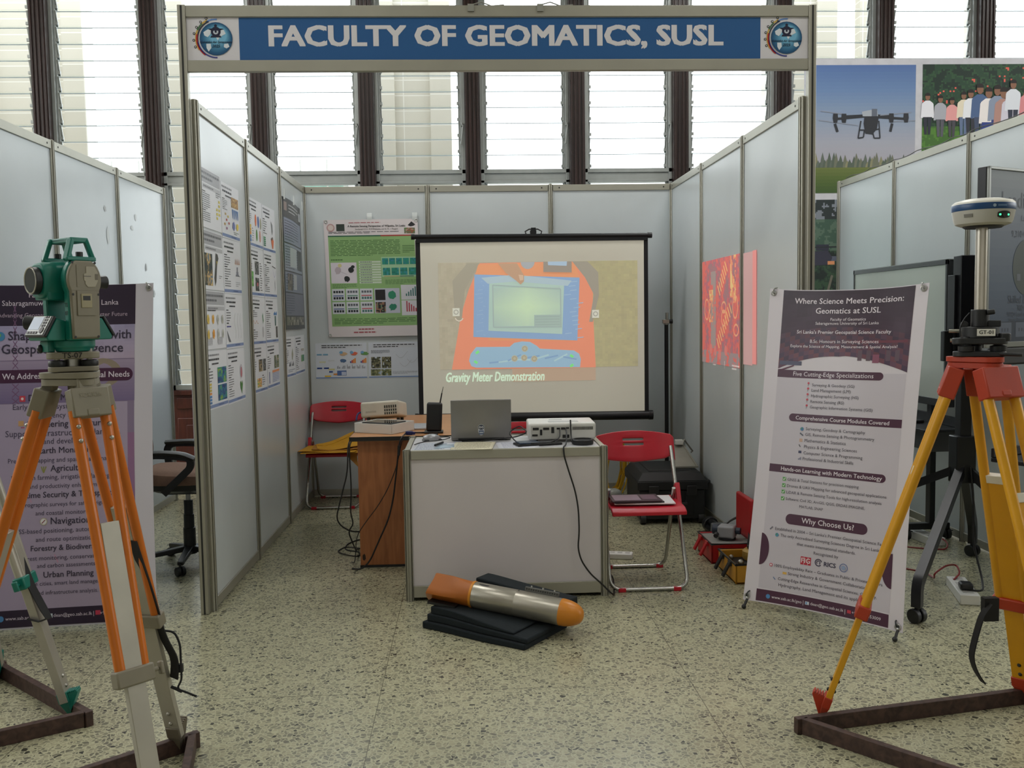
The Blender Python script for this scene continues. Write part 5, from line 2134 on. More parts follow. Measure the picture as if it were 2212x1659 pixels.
m = MB()
m.tube(rounded_path([(1.826, .205, CT + .01), (1.826, .245, CT + .04), (1.826, .262, CT + .12)], .02), .004, 8)
m.build('lock_pin', M_blackplastic, t)

PF2 = frame((.742, 1.43, DT + .03), (.975, -.17, .07), (.16, .97, -.16))
t = thing('projector', 'cream projector tilted upwards on the brown desk', 'projector', (.742, 1.43, DT), 'white projectors')
m = MB(PF2)
m.b2((-.125, -.115, 0), (.125, .115, .1))
m.build('housing', M_cream, t, bevel=.014, seg=3)
vents(PF2, .03, .115, -.1158, .012, .026, 6, t)
vents(PF2, .03, .115, -.1158, .032, .046, 6, t)
vents(PF2, .03, .115, -.1158, .052, .07, 6, t)
MB(PF2).b2((-.09, -.1162, .03), (-.02, -.114, .042)).build('name_badge', mat('badge_grey', (186, 180, 166), .4), t, bevel=.001)
MB(PF2).b2((-.06, -.05, .1), (.06, .06, .1015)).build('top_trim', M_white, t, bevel=.0005)
MB(PF2).cyl((-.05, .11, .045), (-.05, .128, .045), .032, n=20).build('lens', M_blackplastic, t)
for x, y in ((.65, 1.34), (.84, 1.32), (.66, 1.52), (.85, 1.5)):
    MB().cyl((x, y, DT), (x, y, DT + .04), .011, n=10).build('foot', M_blackplastic, t)
m = MB()
m.tube(rounded_path([(.62, 1.40, DT + .08), (.58, 1.33, DT + .07), (.575, 1.3, DT + .03)], .03), .006, 8)
m.build('plug', mat('vga_blue', (28, 34, 96), .4), t)

# black tray with handset, round cap
t = thing('equipment_tray', 'black flat tray with a handset in front of the projector on the counter', 'tray', (1.66, .28, CT))
TF_ = rotz((1.665, .205, CT), .24)
m = MB(TF_)
m.b2((-.14, -.05, 0), (.1, .05, .012))
m.build('tray', M_blackplastic, t, bevel=.004)
MB(TF_).b2((-.13, -.045, .012), (-.02, .04, .02)).build('handset', mat('dark_blue_grey', (44, 58, 78), .3), t, bevel=.003)
vents(TF_ @ Matrix.Translation((0, 0, .0135)) @ Matrix.Rotation(-PI / 2, 4, 'X'), -.01, .09, 0, -.02, .03, 10, t, mat('key_grey', (84, 86, 90), .5))
t = thing('lens_cap', 'round black lens cap lying at the right end of the counter', 'cap', (1.88, .185, CT))
m = MB(Matrix.Translation((1.88, .185, CT)))
m.lathe([(.052, 0), (.056, .004), (.056, .024), (.052, .028), (.046, .028), (.045, .022), (.001, .021)], 32)
m.build('cap', M_blackplastic, t)

# tray box, router, notebook, adapter on the brown desk
t = thing('box_tray', 'shallow white box with a dark tablet in it on the front of the brown desk', 'box', (.785, .935, DT))
BX = rotz((.785, .935, DT), -.54)
m = MB(BX)
for a, b in (((-.135, -.116), (.135, -.112)), ((-.135, .112), (.135, .116)), ((-.135, -.116), (-.131, .116)), ((.131, -.116), (.135, .116))):
    m.b2((a[0], a[1], 0), (b[0], b[1], .058))
m.b2((-.135, -.116, 0), (.135, .116, .004))
m.build('carton', M_white, t, bevel=.001)
MB(BX).b2((-.125, -.106, .004), (.125, .106, .05)).build('insert', mat('insert_white', (208, 208, 204), .6), t)
t2 = thing('tablet', 'dark glossy tablet lying in the white box', 'tablet', (.79, .94, DT + .05))
MB(BX).b2((-.105, -.08, .0505), (.105, .075, .06)).build('body', M_blackplastic, t2, bevel=.003)
MB(BX).b2((-.098, -.073, .06), (.098, .068, .0606)).build('display', mat('tablet_glass', (30, 34, 38), .06), t2)

t = thing('router', 'black wireless router standing upright beside the laptop', 'router', (1.083, .81, DT))
RF = Matrix.Translation((1.083, .81, DT)) @ Matrix.Rotation(.05, 4, 'Y')
m = MB(RF)
m.b2((-.045, -.03, .012), (.045, .03, .178))
m.build('body', M_blackplastic, t, bevel=.012, seg=3)
MB(Matrix.Translation((1.083, .81, DT))).b2((-.055, -.045, 0), (.055, .045, .013)).build('stand', M_blackplastic, t, bevel=.004)
m = MB(RF)
m.cyl((.03, 0, .17), (.04, 0, .235), .004, .0035, 8)
an = m.build('antenna', M_blackplastic, t)
MB(RF).cyl((.04, 0, .235), (.047, 0, .272), .003, .002, 8).build('tip', M_chrome, an)
flat_box('notebook_computer', 'thin closed silver notebook on the brown desk behind the adapter plug', 'laptop', (.99, 1.09, DT), (.17, .24, .014), -.1, mat('pale_silver', (178, 182, 190), .35, .4), .004)


def cable(name, label, pts, r=.0035, m=None, rr_=.06, cat='cable', group=None, parent=None):
    P = rounded_path(pts, rr_)
    o = MB().tube(P, r, 7).build(name, m or M_cable, parent)
    if parent is None:
        tag(o, label, cat, group)
    return o


t = thing('video_cable', 'black cable with a blue plug hanging over the front edge of the brown desk', 'cable', (.9, .69, DT))
m = MB(rotz((.945, .73, DT + .012), -.4))
m.b2((-.02, -.011, -.01), (.022, .011, .01))
m.b2((.022, -.008, -.008), (.036, .008, .008))
m.build('plug', mat('vga_blue', (28, 34, 96), .4), t, bevel=.003)
cable('lead', None, [(.965, .74, DT + .012), (1.03, .78, DT + .006), (1.12, .86, DT + .006)], .005, parent=t)
cable('cord', None, [(.925, .725, DT + .012), (.897, .686, .755), (.885, .684, .70), (.872, .684, .588), (.846, .684, .4), (.818, .682, .293), (.762, .68, .173), (.706, .68, .053), (.66, .678, .006), (.60, .70, .006)], .0048, parent=t)
MB().cyl((.889, .684, .715), (.884, .684, .66), .0095, .008, 12).build('ferrite', M_blackplastic, t)
cable('power_cable', 'thin black cord curving diagonally across the brown desk end panel', [(.94, .78, DT + .004), (.908, .69, .762), (.87, .688, .588), (.812, .688, .455), (.754, .688, .362), (.69, .688, .283), (.632, .69, .2), (.615, .72, .03), (.58, .85, .005)], .0027)
cable('power_cable', 'outer of two black cords looping down left of the brown desk', [(.58, 1.3, DT + .01), (.602, 1.0, .768), (.59, .74, .72), (.59, .7, .567), (.552, .7, .435), (.515, .72, .301), (.53, .78, .24), (.585, .8, .2), (.66, .83, .19)], .0042)
cable('power_cable', 'inner of two black cords looping down left of the brown desk', [(.59, 1.28, DT + .01), (.603, 1.05, .762), (.598, .73, .71), (.606, .72, .46), (.597, .72, .326), (.611, .74, .258), (.57, .8, .2), (.6, .9, .06), (.58, 1.2, .004)], .0042)
cable('extension_cord', 'black cord coiled on the floor beside the foot of the brown desk', [(.63, 1.44, .004), (.552, 1.42, .004), (.49, 1.3, .005), (.50, 1.15, .004), (.6, 1.1, .004), (.61, .97, .004), (.5, 1.03, .009), (.455, 1.13, .004), (.5, 1.21, .011), (.62, 1.17, .004), (.63, .94, .004), (.64, .90, .004)], .004, rr_=.09)
cable('projector_cable', 'black cable running from the projector down the front of the counter', [(1.80, .272, CT + .075), (1.80, .22, CT + .06), (1.79, .14, CT + .006), (1.765, .045, CT + .008), (1.767, .036, .734), (1.787, .036, .663), (1.821, .036, .556), (1.837, .036, .46), (1.84, .036, .341), (1.832, .036, .258), (1.848, .036, .193), (1.893, .034, .124), (1.952, .03, .07), (2.013, .02, .008), (2.03, .12, .006), (2.04, .22, .05), (2.0, .2, .1), (1.99, .3, .02)], .0042, rr_=.05)
cable('data_cable', 'black cable looped on the counter beside the laptop', [(1.77, .27, CT + .07), (1.765, .22, CT + .03), (1.70, .14, CT + .016), (1.6, .14, CT + .016), (1.535, .22, CT + .01), (1.5, .345, CT + .05), (1.56, .36, CT + .085), (1.6, .255, CT + .06), (1.54, .3, CT + .03), (1.45, .33, CT + .02), (1.34, .33, CT + .006), (1.25, .345, CT + .006)], .0035, rr_=.06)
cable('mouse_cable', 'black mouse cable curled behind the papers on the counter', [(1.12, .50, CT + .012), (1.17, .54, CT + .01), (1.19, .47, CT + .012), (1.13, .42, CT + .005), (1.06, .40, CT + .004), (1.02, .34, CT + .004), (1.0, .28, CT + .004)], .0025, rr_=.05)

# envelopes on the left chair, leaflets on the right chair
M_env = mat('yellow_envelope', (206, 152, 34), .6, 0, .06)
M_env2 = mat('brown_envelope', (176, 122, 48), .65, 0, .06)
for k, (x, y, w, h, a, z, m_, lab) in enumerate((
        (.255, 2.50, .46, .34, .03, .447, M_env, 'widest yellow envelope at the bottom of the heap on the left chair'),
        (.235, 2.49, .43, .30, -.1, .455, M_env, 'yellow envelope second from the bottom, sticking out to the left'),
        (.275, 2.52, .36, .26, .08, .463, M_env2, 'brownish envelope between yellow ones on the left chair'),
        (.285, 2.54, .33, .25, .2, .472, M_env, 'topmost yellow envelope with a raised corner on the left chair'))):
    m = MB(rotz((x, y, z), a))
    m.slab(lambda u, v, w=w, h=h, k=k: ((u - .5) * w, (v - .5) * h, .004 * math.sin(u * 5 + k) * (.5 + .8 * k) + (.09 * max(0, u + v - 1.0) if k == 3 else 0)), 8, 6, .004)
    o = tag(m.build('envelope', m_, bevel=.001), lab, 'envelope', 'yellow envelopes on the left chair')
    m = MB(rotz((x, y, z + .0052 + (.0 if k < 3 else .002)), a))
    m.slab(lambda u, v, w=w, h=h, k=k: ((u - .5) * w * .96, h * .3 + v * h * .18, .004 * math.sin((u * .96 + .02) * 5 + k) * (.5 + .8 * k) - .0012 + (.09 * max(0, u * .96 + .02 + .8 + v * .18 - 1.0) if k == 3 else 0)), 6, 2, .0012)
    m.build('flap', m_, o)
m = MB()
m.slab(lambda u, v: (.36 + .075 * u + .012 * v, 2.425 - .03 * v * (1 - .3 * u), .452 - .125 * v * (.35 + .65 * u)), 4, 6, .003)
tag(m.build('envelope', M_env2, bevel=.001), 'brown envelope corner hanging down over the front of the left chair seat', 'envelope', 'yellow envelopes on the left chair')
SX, SY, SZ = 2.20, .28, .446
g = Gfx(rotz((SX + .01, SY, SZ), -.05))
g.b2((-.16, -.11, 0), (.16, .11, .006), col=(226, 224, 228))
tag(g.build('booklet', print_paper, smooth=0), 'white booklet under the dark leaflets on the right chair', 'booklet', 'leaflets on the right chair')
for k, (dx, a, c, lab) in enumerate(((-.02, .04, (52, 40, 48), 'dark leaflet lying second from the top on the right chair'), (-.03, -.02, (66, 48, 60), 'plum leaflet on top of the pile on the right chair'))):
    g = Gfx(rotz((SX + dx, SY - .012, SZ + .0065 + .007 * k), a))
    g.b2((-.135, -.095, 0), (.125, .09, .006), col=c)
    g.rect(-.12, -.08, .02, .07, (150, 130, 146), 12)
    g.rect(.03, -.06, .11, .06, (110, 84, 100), 12)
    tag(g.build('leaflet', print_paper, smooth=0), lab, 'leaflet', 'leaflets on the right chair')

# ------------------------------------------------------------------ survey tripods
M_otube = mat('orange_tube', (198, 106, 18), .32, 0, .04)
M_ytube = mat('yellow_wood', (214, 154, 22), .38, 0, .06, 9)
M_alumleg = mat('aluminium_leg', (176, 172, 160), .42, .5, .07, 9)
M_beige = mat('beige_casting', (128, 122, 105), .5, 0, .05)
M_green = mat('sea_green', (14, 112, 98), .35, 0, .05)
M_orange = mat('orange_casting', (172, 56, 28), .42, 0, .05)
M_planks = wood('dark_plank', (52, 36, 32), (84, 62, 54), .6, (4, 4, 4), 9)
M_strap = mat('black_strap', (20, 20, 22), .75)
M_bolt = mat('steel_bolt', (170, 168, 160), .3, .9)


def rtri(R, r, n=6):
    """rounded triangle, corners at 90, 210, 330 degrees"""
    pts = []
    for k in range(3):
        a = PI / 2 + k * 2 * PI / 3
        for j in range(n + 1):
            b = a - PI / 3 + 2 * PI / 3 * j / n
            pts.append(((R - r) * math.cos(a) + r * math.cos(b), (R - r) * math.sin(a) + r * math.sin(b)))
    return pts


def tripod(label, head, zh, feet, S):
    t = thing('survey_tripod', label, 'tripod', (head[0], head[1], 0))
    a0 = math.atan2(feet[0][1] - head[1], feet[0][0] - head[0])
    HM = Matrix.Translation((head[0], head[1], 0)) @ Matrix.Rotation(a0 - PI / 2, 4, 'Z')
    m = MB(HM)
    m.prism(rtri(.1 * S['hs'], .038), zh - .016, zh)
    m.prism(rtri(.095 * S['hs'], .036), zh - .036, zh - .018)
    m.prism(rtri(.09 * S['hs'], .036), zh - .018, zh - .016)
    m.cyl((0, 0, zh - .075), (0, 0, zh - .03), .018)
    m.build('head', S['head'], t, bevel=.003)
    for F, fc, fi in feet_iter(feet, S):
        F = Vector(F)
        o = V(F.x - head[0], F.y - head[1], 0).normalized()
        P = V(head[0], head[1], zh - .04) + o * .066
        d = (F - P).normalized()
        L = (F - P).length
        w = V(0, 0, 1).cross(o).normalized()
        n = d.cross(w).normalized()
        if n.dot(o) < 0:
            n = -n
        R3 = Matrix((w, n, -d)).transposed()                # local x tangential, y outward, z up the leg
        leg = MB()
        s0, s1 = S['s0'], S['s1']
        at = lambda f: P + d * (L * f)
        for sg in (-1, 1):
            a, b = at(.05) + w * sg * s0, at(fc) + w * sg * s1
            if S['round']:
                leg.cyl(a, b, S['r'], n=16)
            else:
                leg.tube([a, (a + b) / 2, b], 0, 8, flat=None) if False else leg.cyl(a, b, S['r'], S['r'] * .98, 10)
        lo = leg.build('leg', S['tube'], t)
        hb = MB()
        hb.box(at(.035) + n * .002, (S['cap'][0], S['cap'][1], S['cap'][2]), R3)
        if S.get('skirt'):
            hb.box(at(.02) + n * .012, (S['cap'][0] * .7, S['cap'][1] * .5, S['cap'][2] * .5), R3)
        hb.box(P - d * .012, (.052, .03, .05), R3)
        hb.box(at(.035 + S['cap'][2] * .36 / L) + n * (S['cap'][1] / 2), (.035, .008, .02), R3)
        hb.build('hinge_cap', S['head'], lo, bevel=.006)
        bt = MB()
        for sg in (-1, 1):
            for f in (.085, .115):
                bt.ball(at(f) + w * sg * s0 + n * S['r'], .0065, 10, 6)
        if S['bolts']:
            bt.build('bolts', M_bolt, lo)
        inn = MB()
        inn.bar(at(fi), at(.955), S['iw'], S['it'], n, S['iw'] * S.get('itaper', 1))
        io = inn.build('inner_leg', S['inner'], lo, bevel=.002)
        if S['bracket']:
            MB().box(at(fi + .01), (S['iw'] + .01, S['it'] + .006, .03), R3).build('bracket', S['bracket'], lo, bevel=.002)
        cl = MB()
        cl.box(at(fc + .01), (2 * s1 + 2 * S['r'] + .012, S['r'] * 2 + .012, .046), R3)
        cl.build('clamp', S['clamp'], lo, bevel=.005)
        kn = MB()
        c = at(fc + .01) + w * (s1 + S['r'] + .006) * S.get('kside', 1)
        kn.cyl(c, c + w * .02 * S.get('kside', 1), .006)
        kn.box(c + w * .026 * S.get('kside', 1), (.012, .02, .036), R3)
        kn.build('clamp_knob', S['clamp'], lo, bevel=.004)
        ft = MB()
        x0, x1 = at(.925), at(.998)
        ft.bar(x0, at(.955), S['iw'] * .9, S['it'] + .008, n)
        ft.bar(at(.955), x1, S['iw'] * .86, S['it'] + .006, n, .014, .012)
        pts = [at(.93) + n * .008, at(.93) + n * .055 + d * .0, at(.936) + n * .055, at(.985) + n * .01]
        q = [p_ + w * s_ for s_ in (-.018, .018) for p_ in pts]
        ft.add(q, [(0, 1, 2, 3), (7, 6, 5, 4), (0, 4, 5, 1), (1, 5, 6, 2), (2, 6, 7, 3), (3, 7, 4, 0)])
        for k in range(5):
            ft.bar(at(.928) + n * (.014 + .009 * k) - w * .02, at(.928) + n * (.014 + .009 * k) + w * .02, .006, .006, n)
        fo = ft.build('foot', S['foot'], lo, bevel=.002)
        bb = MB()
        for f in (.88, .91):
            bb.ball(at(f) - n * S['it'] * .5, .007, 10, 6)
            bb.ball(at(f) + n * S['it'] * .5, .007, 10, 6)
        bb.build('foot_bolts', M_bolt if S['bolts'] else M_blackplastic, lo)
    return t


def feet_iter(feet, S):
    for k, F in enumerate(feet):
        yield F, S['fc'][k], S['fi'][k]


TL_ = (.195, -1.984)
FL = [(.477, -2.252, .012), (.302, -1.556, .012), (-.285, -2.02, .012)]
tl = tripod('orange-tubed survey tripod carrying the green instrument', TL_, 1.305, FL,
            dict(head=M_beige, tube=M_otube, inner=M_alumleg, clamp=M_beige, foot=mat('worn_steel', (120, 112, 98), .45, .5), round=True, r=.0145, s0=.042, s1=.032, iw=.052, it=.022, cap=(.104, .042, .08), skirt=True,
                 bolts=True, bracket=None, fc=(.60, .595, .58), fi=(.29, .30, .32), kside=1, hs=.88))
tr_ = tripod('yellow survey tripod with orange fittings carrying the white receiver', (2.932, -1.71), 1.288, [(2.50, -1.505, .012), (3.30, -1.40, .012), (3.04, -2.19, .012)],
             dict(head=M_orange, tube=M_ytube, inner=M_ytube, clamp=M_orange, foot=M_orange, round=False, r=.0165, s0=.05, s1=.043, iw=.074, it=.02, itaper=.8, cap=(.135, .05, .10), skirt=True,
                  bolts=False, bracket=mat('cream_bracket', (214, 210, 196), .4), fc=(.655, .675, .66), fi=(.27, .30, .30), kside=-1, hs=.97))
tripod('white aluminium survey tripod with green clamps, mostly out of view', (-.575, -1.255), 1.27, [(-.18, -1.245, .012), (-.64, -.84, .012), (-.74, -1.68, .012)],
       dict(head=M_beige, tube=M_alumleg, inner=M_alumleg, clamp=M_green, foot=M_green, round=True, r=.0145, s0=.04, s1=.032, iw=.052, it=.03, cap=(.105, .042, .08),
            bolts=True, bracket=None, fc=(.575, .6, .6), fi=(.4, .4, .4), kside=-1, hs=.9))

# straps and cords on the tripods
m = MB()
m.tube([(-.33, -1.25, .60), (-.29, -1.262, .50), (-.25, -1.268, .42), (-.232, -1.27, .385), (-.26, -1.275, .375), (-.30, -1.272, .385)], 0, 4, flat=(.034, .004))
m.build('strap', M_strap, [o for o in bpy.data.objects if o.get('label', '').startswith('white aluminium survey')][0])
m = MB()
m.tube(rounded_path([(.268, -1.80, .78), (.296, -1.735, .58), (.306, -1.69, .45), (.335, -1.66, .36), (.322, -1.64, .29)], .06), 0, 4, flat=(.03, .004))
m.box((.338, -1.645, .325), (.03, .014, .026))
m.build('strap', M_strap, tl)
m = MB()
m.tube(rounded_path([(.30, -1.66, .455), (.335, -1.66, .45), (.352, -1.66, .41), (.352, -1.66, .29), (.335, -1.66, .262), (.365, -1.66, .25), (.397, -1.66, .235)], .03), .0035, 6)
m.tube([(.318, -1.66, .27), (.336, -1.662, .262), (.352, -1.66, .252)], .005, 6)
m.build('drawstring', M_strap, tl)
m = MB()
m.tube(rounded_path([(3.05, -1.60, .44), (3.02, -1.60, .40), (3.0, -1.6, .33), (2.985, -1.6, .26), (3.0, -1.60, .21), (3.03, -1.60, .165)], .05), 0, 4, flat=(.032, .004))
m.box((3.06, -1.58, .415), (.05, .025, .08))
m.build('strap', M_strap, tr_)


# ------------------------------------------------------------------ wooden stop triangles on the floor
def plank_triangle(label, C, h=.055, th=.026):
    t = thing('wooden_triangle', label, 'tripod base', (sum(c[0] for c in C) / 3, sum(c[1] for c in C) / 3, 0), 'wooden triangles under the tripods')
    cen = V(sum(c[0] for c in C) / 3, sum(c[1] for c in C) / 3, 0)
    for i in range(3):
        a, b = V(*C[i], 0), V(*C[(i + 1) % 3], 0)
        d = (b - a).normalized()
        n = V(-d.y, d.x, 0)
        if n.dot(cen - a) < 0:
            n = -n
        a, b = a + n * th / 2, b + n * th / 2 - d * th * 1.15
        MB().bar(a + V(0, 0, h / 2), b + V(0, 0, h / 2), th, h, (0, 0, 1)).build('plank', M_planks, t, bevel=.002)
    return t


plank_triangle('dark wooden triangle on the floor under the yellow tripod', [(2.385, -1.565), (3.37, -1.375), (3.045, -2.33)])
plank_triangle('dark wooden triangle on the floor under the orange tripod', [(.345, -1.50), (-.35, -2.08), (.53, -2.38)])
plank_triangle('dark wooden triangle under the white aluminium tripod, cut by the left edge', [(-.075, -1.31), (-.66, -.77), (-.84, -1.76)])

# ------------------------------------------------------------------ total station on the orange tripod
TS = thing('total_station', 'green and beige total station with carrying handle on the orange tripod', 'surveying instrument', (.195, -1.984, 1.305))
XS, YS_ = V(.79, -.613, 0), V(.613, .79, 0)              # towards the beige side cover, towards the eyepiece
BM = frame((.195, -1.984, 1.305), XS, YS_) @ Matrix.Diagonal((.85, .85, 1, 1))
BT = BM @ Matrix.Rotation(PI / 3, 4, 'Z')
M_glassd = mat('objective_glass', (40, 48, 54), .08)
M_dgreen = mat('dark_green', (12, 92, 76), .35)
MARKER = (28, 28, 30)
# tribrach
m = MB(BT)
m.prism(rtri(.083, .03), .002, .016)
m.build('base_plate', M_beige, TS, bevel=.002)
for k in range(3):
    a = PI / 2 + k * 2 * PI / 3
    m = MB(BT @ Matrix.Translation((.056 * math.cos(a), .056 * math.sin(a), 0)))
    m.lathe([(.012, .014), (.024, .016), (.026, .02), (.026, .03), (.024, .033), (.01, .034)], 20)
    s_ = m.build('foot_screw', M_blackplastic, TS)
    m = MB(BT @ Matrix.Translation((.056 * math.cos(a), .056 * math.sin(a), 0)))
    m.cyl((0, 0, .034), (0, 0, .064), .009)
    m.build('screw_post', M_bolt, s_)
m = MB(BT)
m.prism(rtri(.086, .034), .037, .056)
tb = m.build('tribrach', M_beige, TS, bevel=.003)
cdir = V(.38, -.925, 0)
r_ = V(.925, .38, 0)
m = MB(BT)
m.cyl((0, 0, .016), (0, 0, .06), .03)
m.build('centre_boss', M_bolt, TS)
# find the face of the tribrach plate turned to the visitor for the handwritten number
tp = [tb.matrix_world @ v.co for v in tb.data.vertices]
far = max((p - V(.195, -1.984, 0)).dot(cdir) for p in tp)
g2 = Gfx(frame(V(.195, -1.984, 1.3515) + cdir * (far + .0006) - r_ * .002, r_, (0, 0, 1)))
g2.fit(0, 0, 'TS-07', .05, MARKER, .012, 1)
g2.build('handwritten_number', print_board, tb, smooth=0)
# green base ring and body
m = MB(BM)
m.lathe([(.05, .056), (.062, .058), (.064, .066), (.068, .07), (.068, .088), (.05, .09)], 32)
m.box((-.02, -.06, .072), (.05, .05, .03))
m.build('base_ring', M_green, TS, bevel=.002)
m = MB(BM)
m.b2((-.072, -.05, .088), (.06, .05, .142))
m.build('lower_body', M_green, TS, bevel=.006)
for x, nm in ((.052, 'standard'), (-.078, 'standard')):
    m = MB(BM @ Matrix.Translation((x, 0, 0)) @ Matrix.Rotation(PI / 2, 4, 'Z') @ Matrix.Rotation(PI / 2, 4, 'X'))
    pts = [(-.05, .13), (.05, .13), (.05, .20)] + [(.062 * math.cos(q), .256 + .062 * math.sin(q)) for q in [-.6 + i * (PI + 1.2) / 18 for i in range(19)] if .256 + .062 * math.sin(q) < .306] + [(-.05, .2)]
    pts = [(-.05, .088), (.05, .088), (.052, .21)]
    for i in range(19):
        q = -.55 + i * (PI + 1.1) / 18
        pts.append((.060 * math.cos(q), min(.306, .252 + .062 * math.sin(q))))
    pts.append((-.052, .21))
    m.prism(pts, 0, .026)
    m.build(nm, M_green, TS, bevel=.004)
# beige side cover with battery door, toward the visitor
CM = BM @ Matrix.Translation((.078, 0, 0)) @ Matrix.Rotation(PI / 2, 4, 'Z') @ Matrix.Rotation(PI / 2, 4, 'X')
pts = [(-.046, .09), (.046, .09), (.049, .205)]
for i in range(19):
    q = -.55 + i * (PI + 1.1) / 18
    pts.append((.058 * math.cos(q), min(.304, .252 + .06 * math.sin(q))))
pts.append((-.049, .205))
m = MB(CM)
m.prism(pts, 0, .012, sc=.97)
cov = m.build('side_cover', M_beige, TS, bevel=.003)
m = MB(CM)
m.b2((-.03, .155, .0115), (.032, .222, .0155))
m.b2((-.044, .2225, .0118), (.044, .2235, .0126))
m.b2((-.028, .232, .0118), (-.022, .292, .0135))
m.build('raised_panel', M_beige, cov, bevel=.002)
m = MB(CM)
m.prism([(.0, .24), (.008, .232), (.034, .232), (.044, .25), (.044, .272), (.034, .288), (.004, .288), (.004, .27), (-.004, .268), (-.004, .25), (0, .248)], .0115, .0138)
m.build('battery_door', mat('beige_light', (160, 154, 136), .45), cov, bevel=.001)
m = MB(CM)
m.b2((-.018, .176, .015), (.018, .214, .018))
m.build('latch_plate', mat('olive_beige', (150, 142, 112), .45), cov, bevel=.001)
MB(CM).b2((-.012, .196, .0178), (.012, .208, .0188)).build('latch_window', M_blackplastic, cov)
MB(CM).b2((.034, .252, .0136), (.043, .268, .0146)).build('door_catch', mat('grey_catch', (104, 98, 84), .5), cov)
MB(CM).b2((-.006, .26, .0136), (.02, .2625, .0141)).build('door_badge', mat('grey_badge', (110, 106, 96), .5), cov)
sc_ = MB(CM)
for x, y in ((-.04, .298), (.036, .298), (-.042, .212), (.044, .212), (-.04, .097), (.038, .097)):
    sc_.cyl((x, y, .0112), (x, y, .0132), .0035, n=10)
sc_.build('screw_heads', M_blackplastic, cov)
# telescope
m = MB(BM)
m.cyl((-.05, 0, .252), (.052, 0, .252), .05, n=28)
m.loft([[(-.012 + .046 * cx_ * math.copysign(abs(math.cos(q)) ** .6, math.cos(q)), yy, .25 + hz * math.copysign(abs(math.sin(q)) ** .6, math.sin(q))) for q in [2 * PI * i / 24 for i in range(24)]]
        for yy, cx_, hz in ((.075, .45, .026), (.07, .6, .032), (.03, .98, .052), (-.03, 1.0, .054), (-.085, .98, .05), (-.1, .93, .046))])
m.b2((-.05, -.09, .198), (.03, -.03, .222))
m.build('telescope', M_green, TS, bevel=.003)
m = MB(BM)
ax = V(-.012, 0, .25)
for (y0, y1, r0, r1) in ((-.1, -.122, .037, .037), ):
    m.cyl((ax.x, y0, ax.z), (ax.x, y1, ax.z), r0, r1, 28)
lens = m.build('objective_rim', M_blackplastic, TS, bevel=.002)
MB(BM).cyl((ax.x, -.1215, ax.z), (ax.x, -.1228, ax.z), .032, n=28).build('objective_lens', M_glassd, lens)
MB(BM).tube([(ax.x + 0.0348 * math.cos(2 * PI * i / 28), -.1225, ax.z + 0.0348 * math.sin(2 * PI * i / 28)) for i in range(28)], .0022, 6, closed=True).build('rim_ring', M_bolt, lens)
m = MB(BM)
m.cyl((ax.x, .07, ax.z), (ax.x, .092, ax.z), .024, .02, 20)
m.cyl((ax.x, .092, ax.z), (ax.x, .135, ax.z), .016, .019, 20)
m.cyl((-.012 + .02, .04, .25), (.05, .062, .25), .01)
m.build('eyepiece', M_blackplastic, TS, bevel=.002)
# control panels, both faces
for sg in (-1, 1):
    m = MB(BM)
    pts = [(sg * .046, .143), (sg * .05, .088), (sg * .108, .088), (sg * .112, .098), (sg * .078, .148)]
    q = [(x, p_[0], p_[1]) for x in (-.066, .05) for p_ in pts]
    n5 = 5
    m.add(q, [tuple(range(5)), tuple(range(5, 10))[::-1]] + [(i, i + 5, (i + 1) % 5 + 5, (i + 1) % 5) for i in range(5)])
    pnl = m.build('keyboard_unit', M_green, TS, bevel=.003)
    FM = BM @ frame((-.008, sg * .0955, .1235), (-sg * -1.0 if False else (1 if sg < 0 else -1), 0, 0), (0, -sg * .034, .05))
    MB(FM).b2((-.06, -.033, 0), (.06, .033, .01)).build('bezel', M_blackplastic, pnl, bevel=.003)
    MB(FM).b2((-.054, -.03, .01), (.05, .03, .0118)).build('key_plate', mat('key_plate', (150, 152, 148), .35, .3), pnl, bevel=.001)
    MB(FM).b2((-.05, -.014, .0118), (.012, .026, .0126)).build('display', glow('lcd_glow', (170, 180, 196), .18), pnl)
    kb = MB(FM)
    for i in range(4):
        kb.b2((-.048 + i * .016, -.027, .0118), (-.036 + i * .016, -.02, .0136), )
    for i in range(2):
        for j in range(4):
            kb.b2((.02 + i * .012, -.004 + j * .009, .0118), (.028 + i * .012, .002 + j * .009, .0134))
    kb.cyl((.032, -.016, .0118), (.032, -.016, .0138), .01)
    kb.build('keys', mat('dark_keys', (60, 54, 56), .5), pnl)
# side knobs and marks
m = MB(BM)
m.cyl((-.06, -.07, .135), (-.105, -.095, .138), .017, .02, 16)
m.build('tangent_screw', M_blackplastic, TS, bevel=.002)
m = MB(BM)
m.ball((-.04, -.085, .066), .012, 10, 6)
m.build('plummet_clip', M_blackplastic, TS)
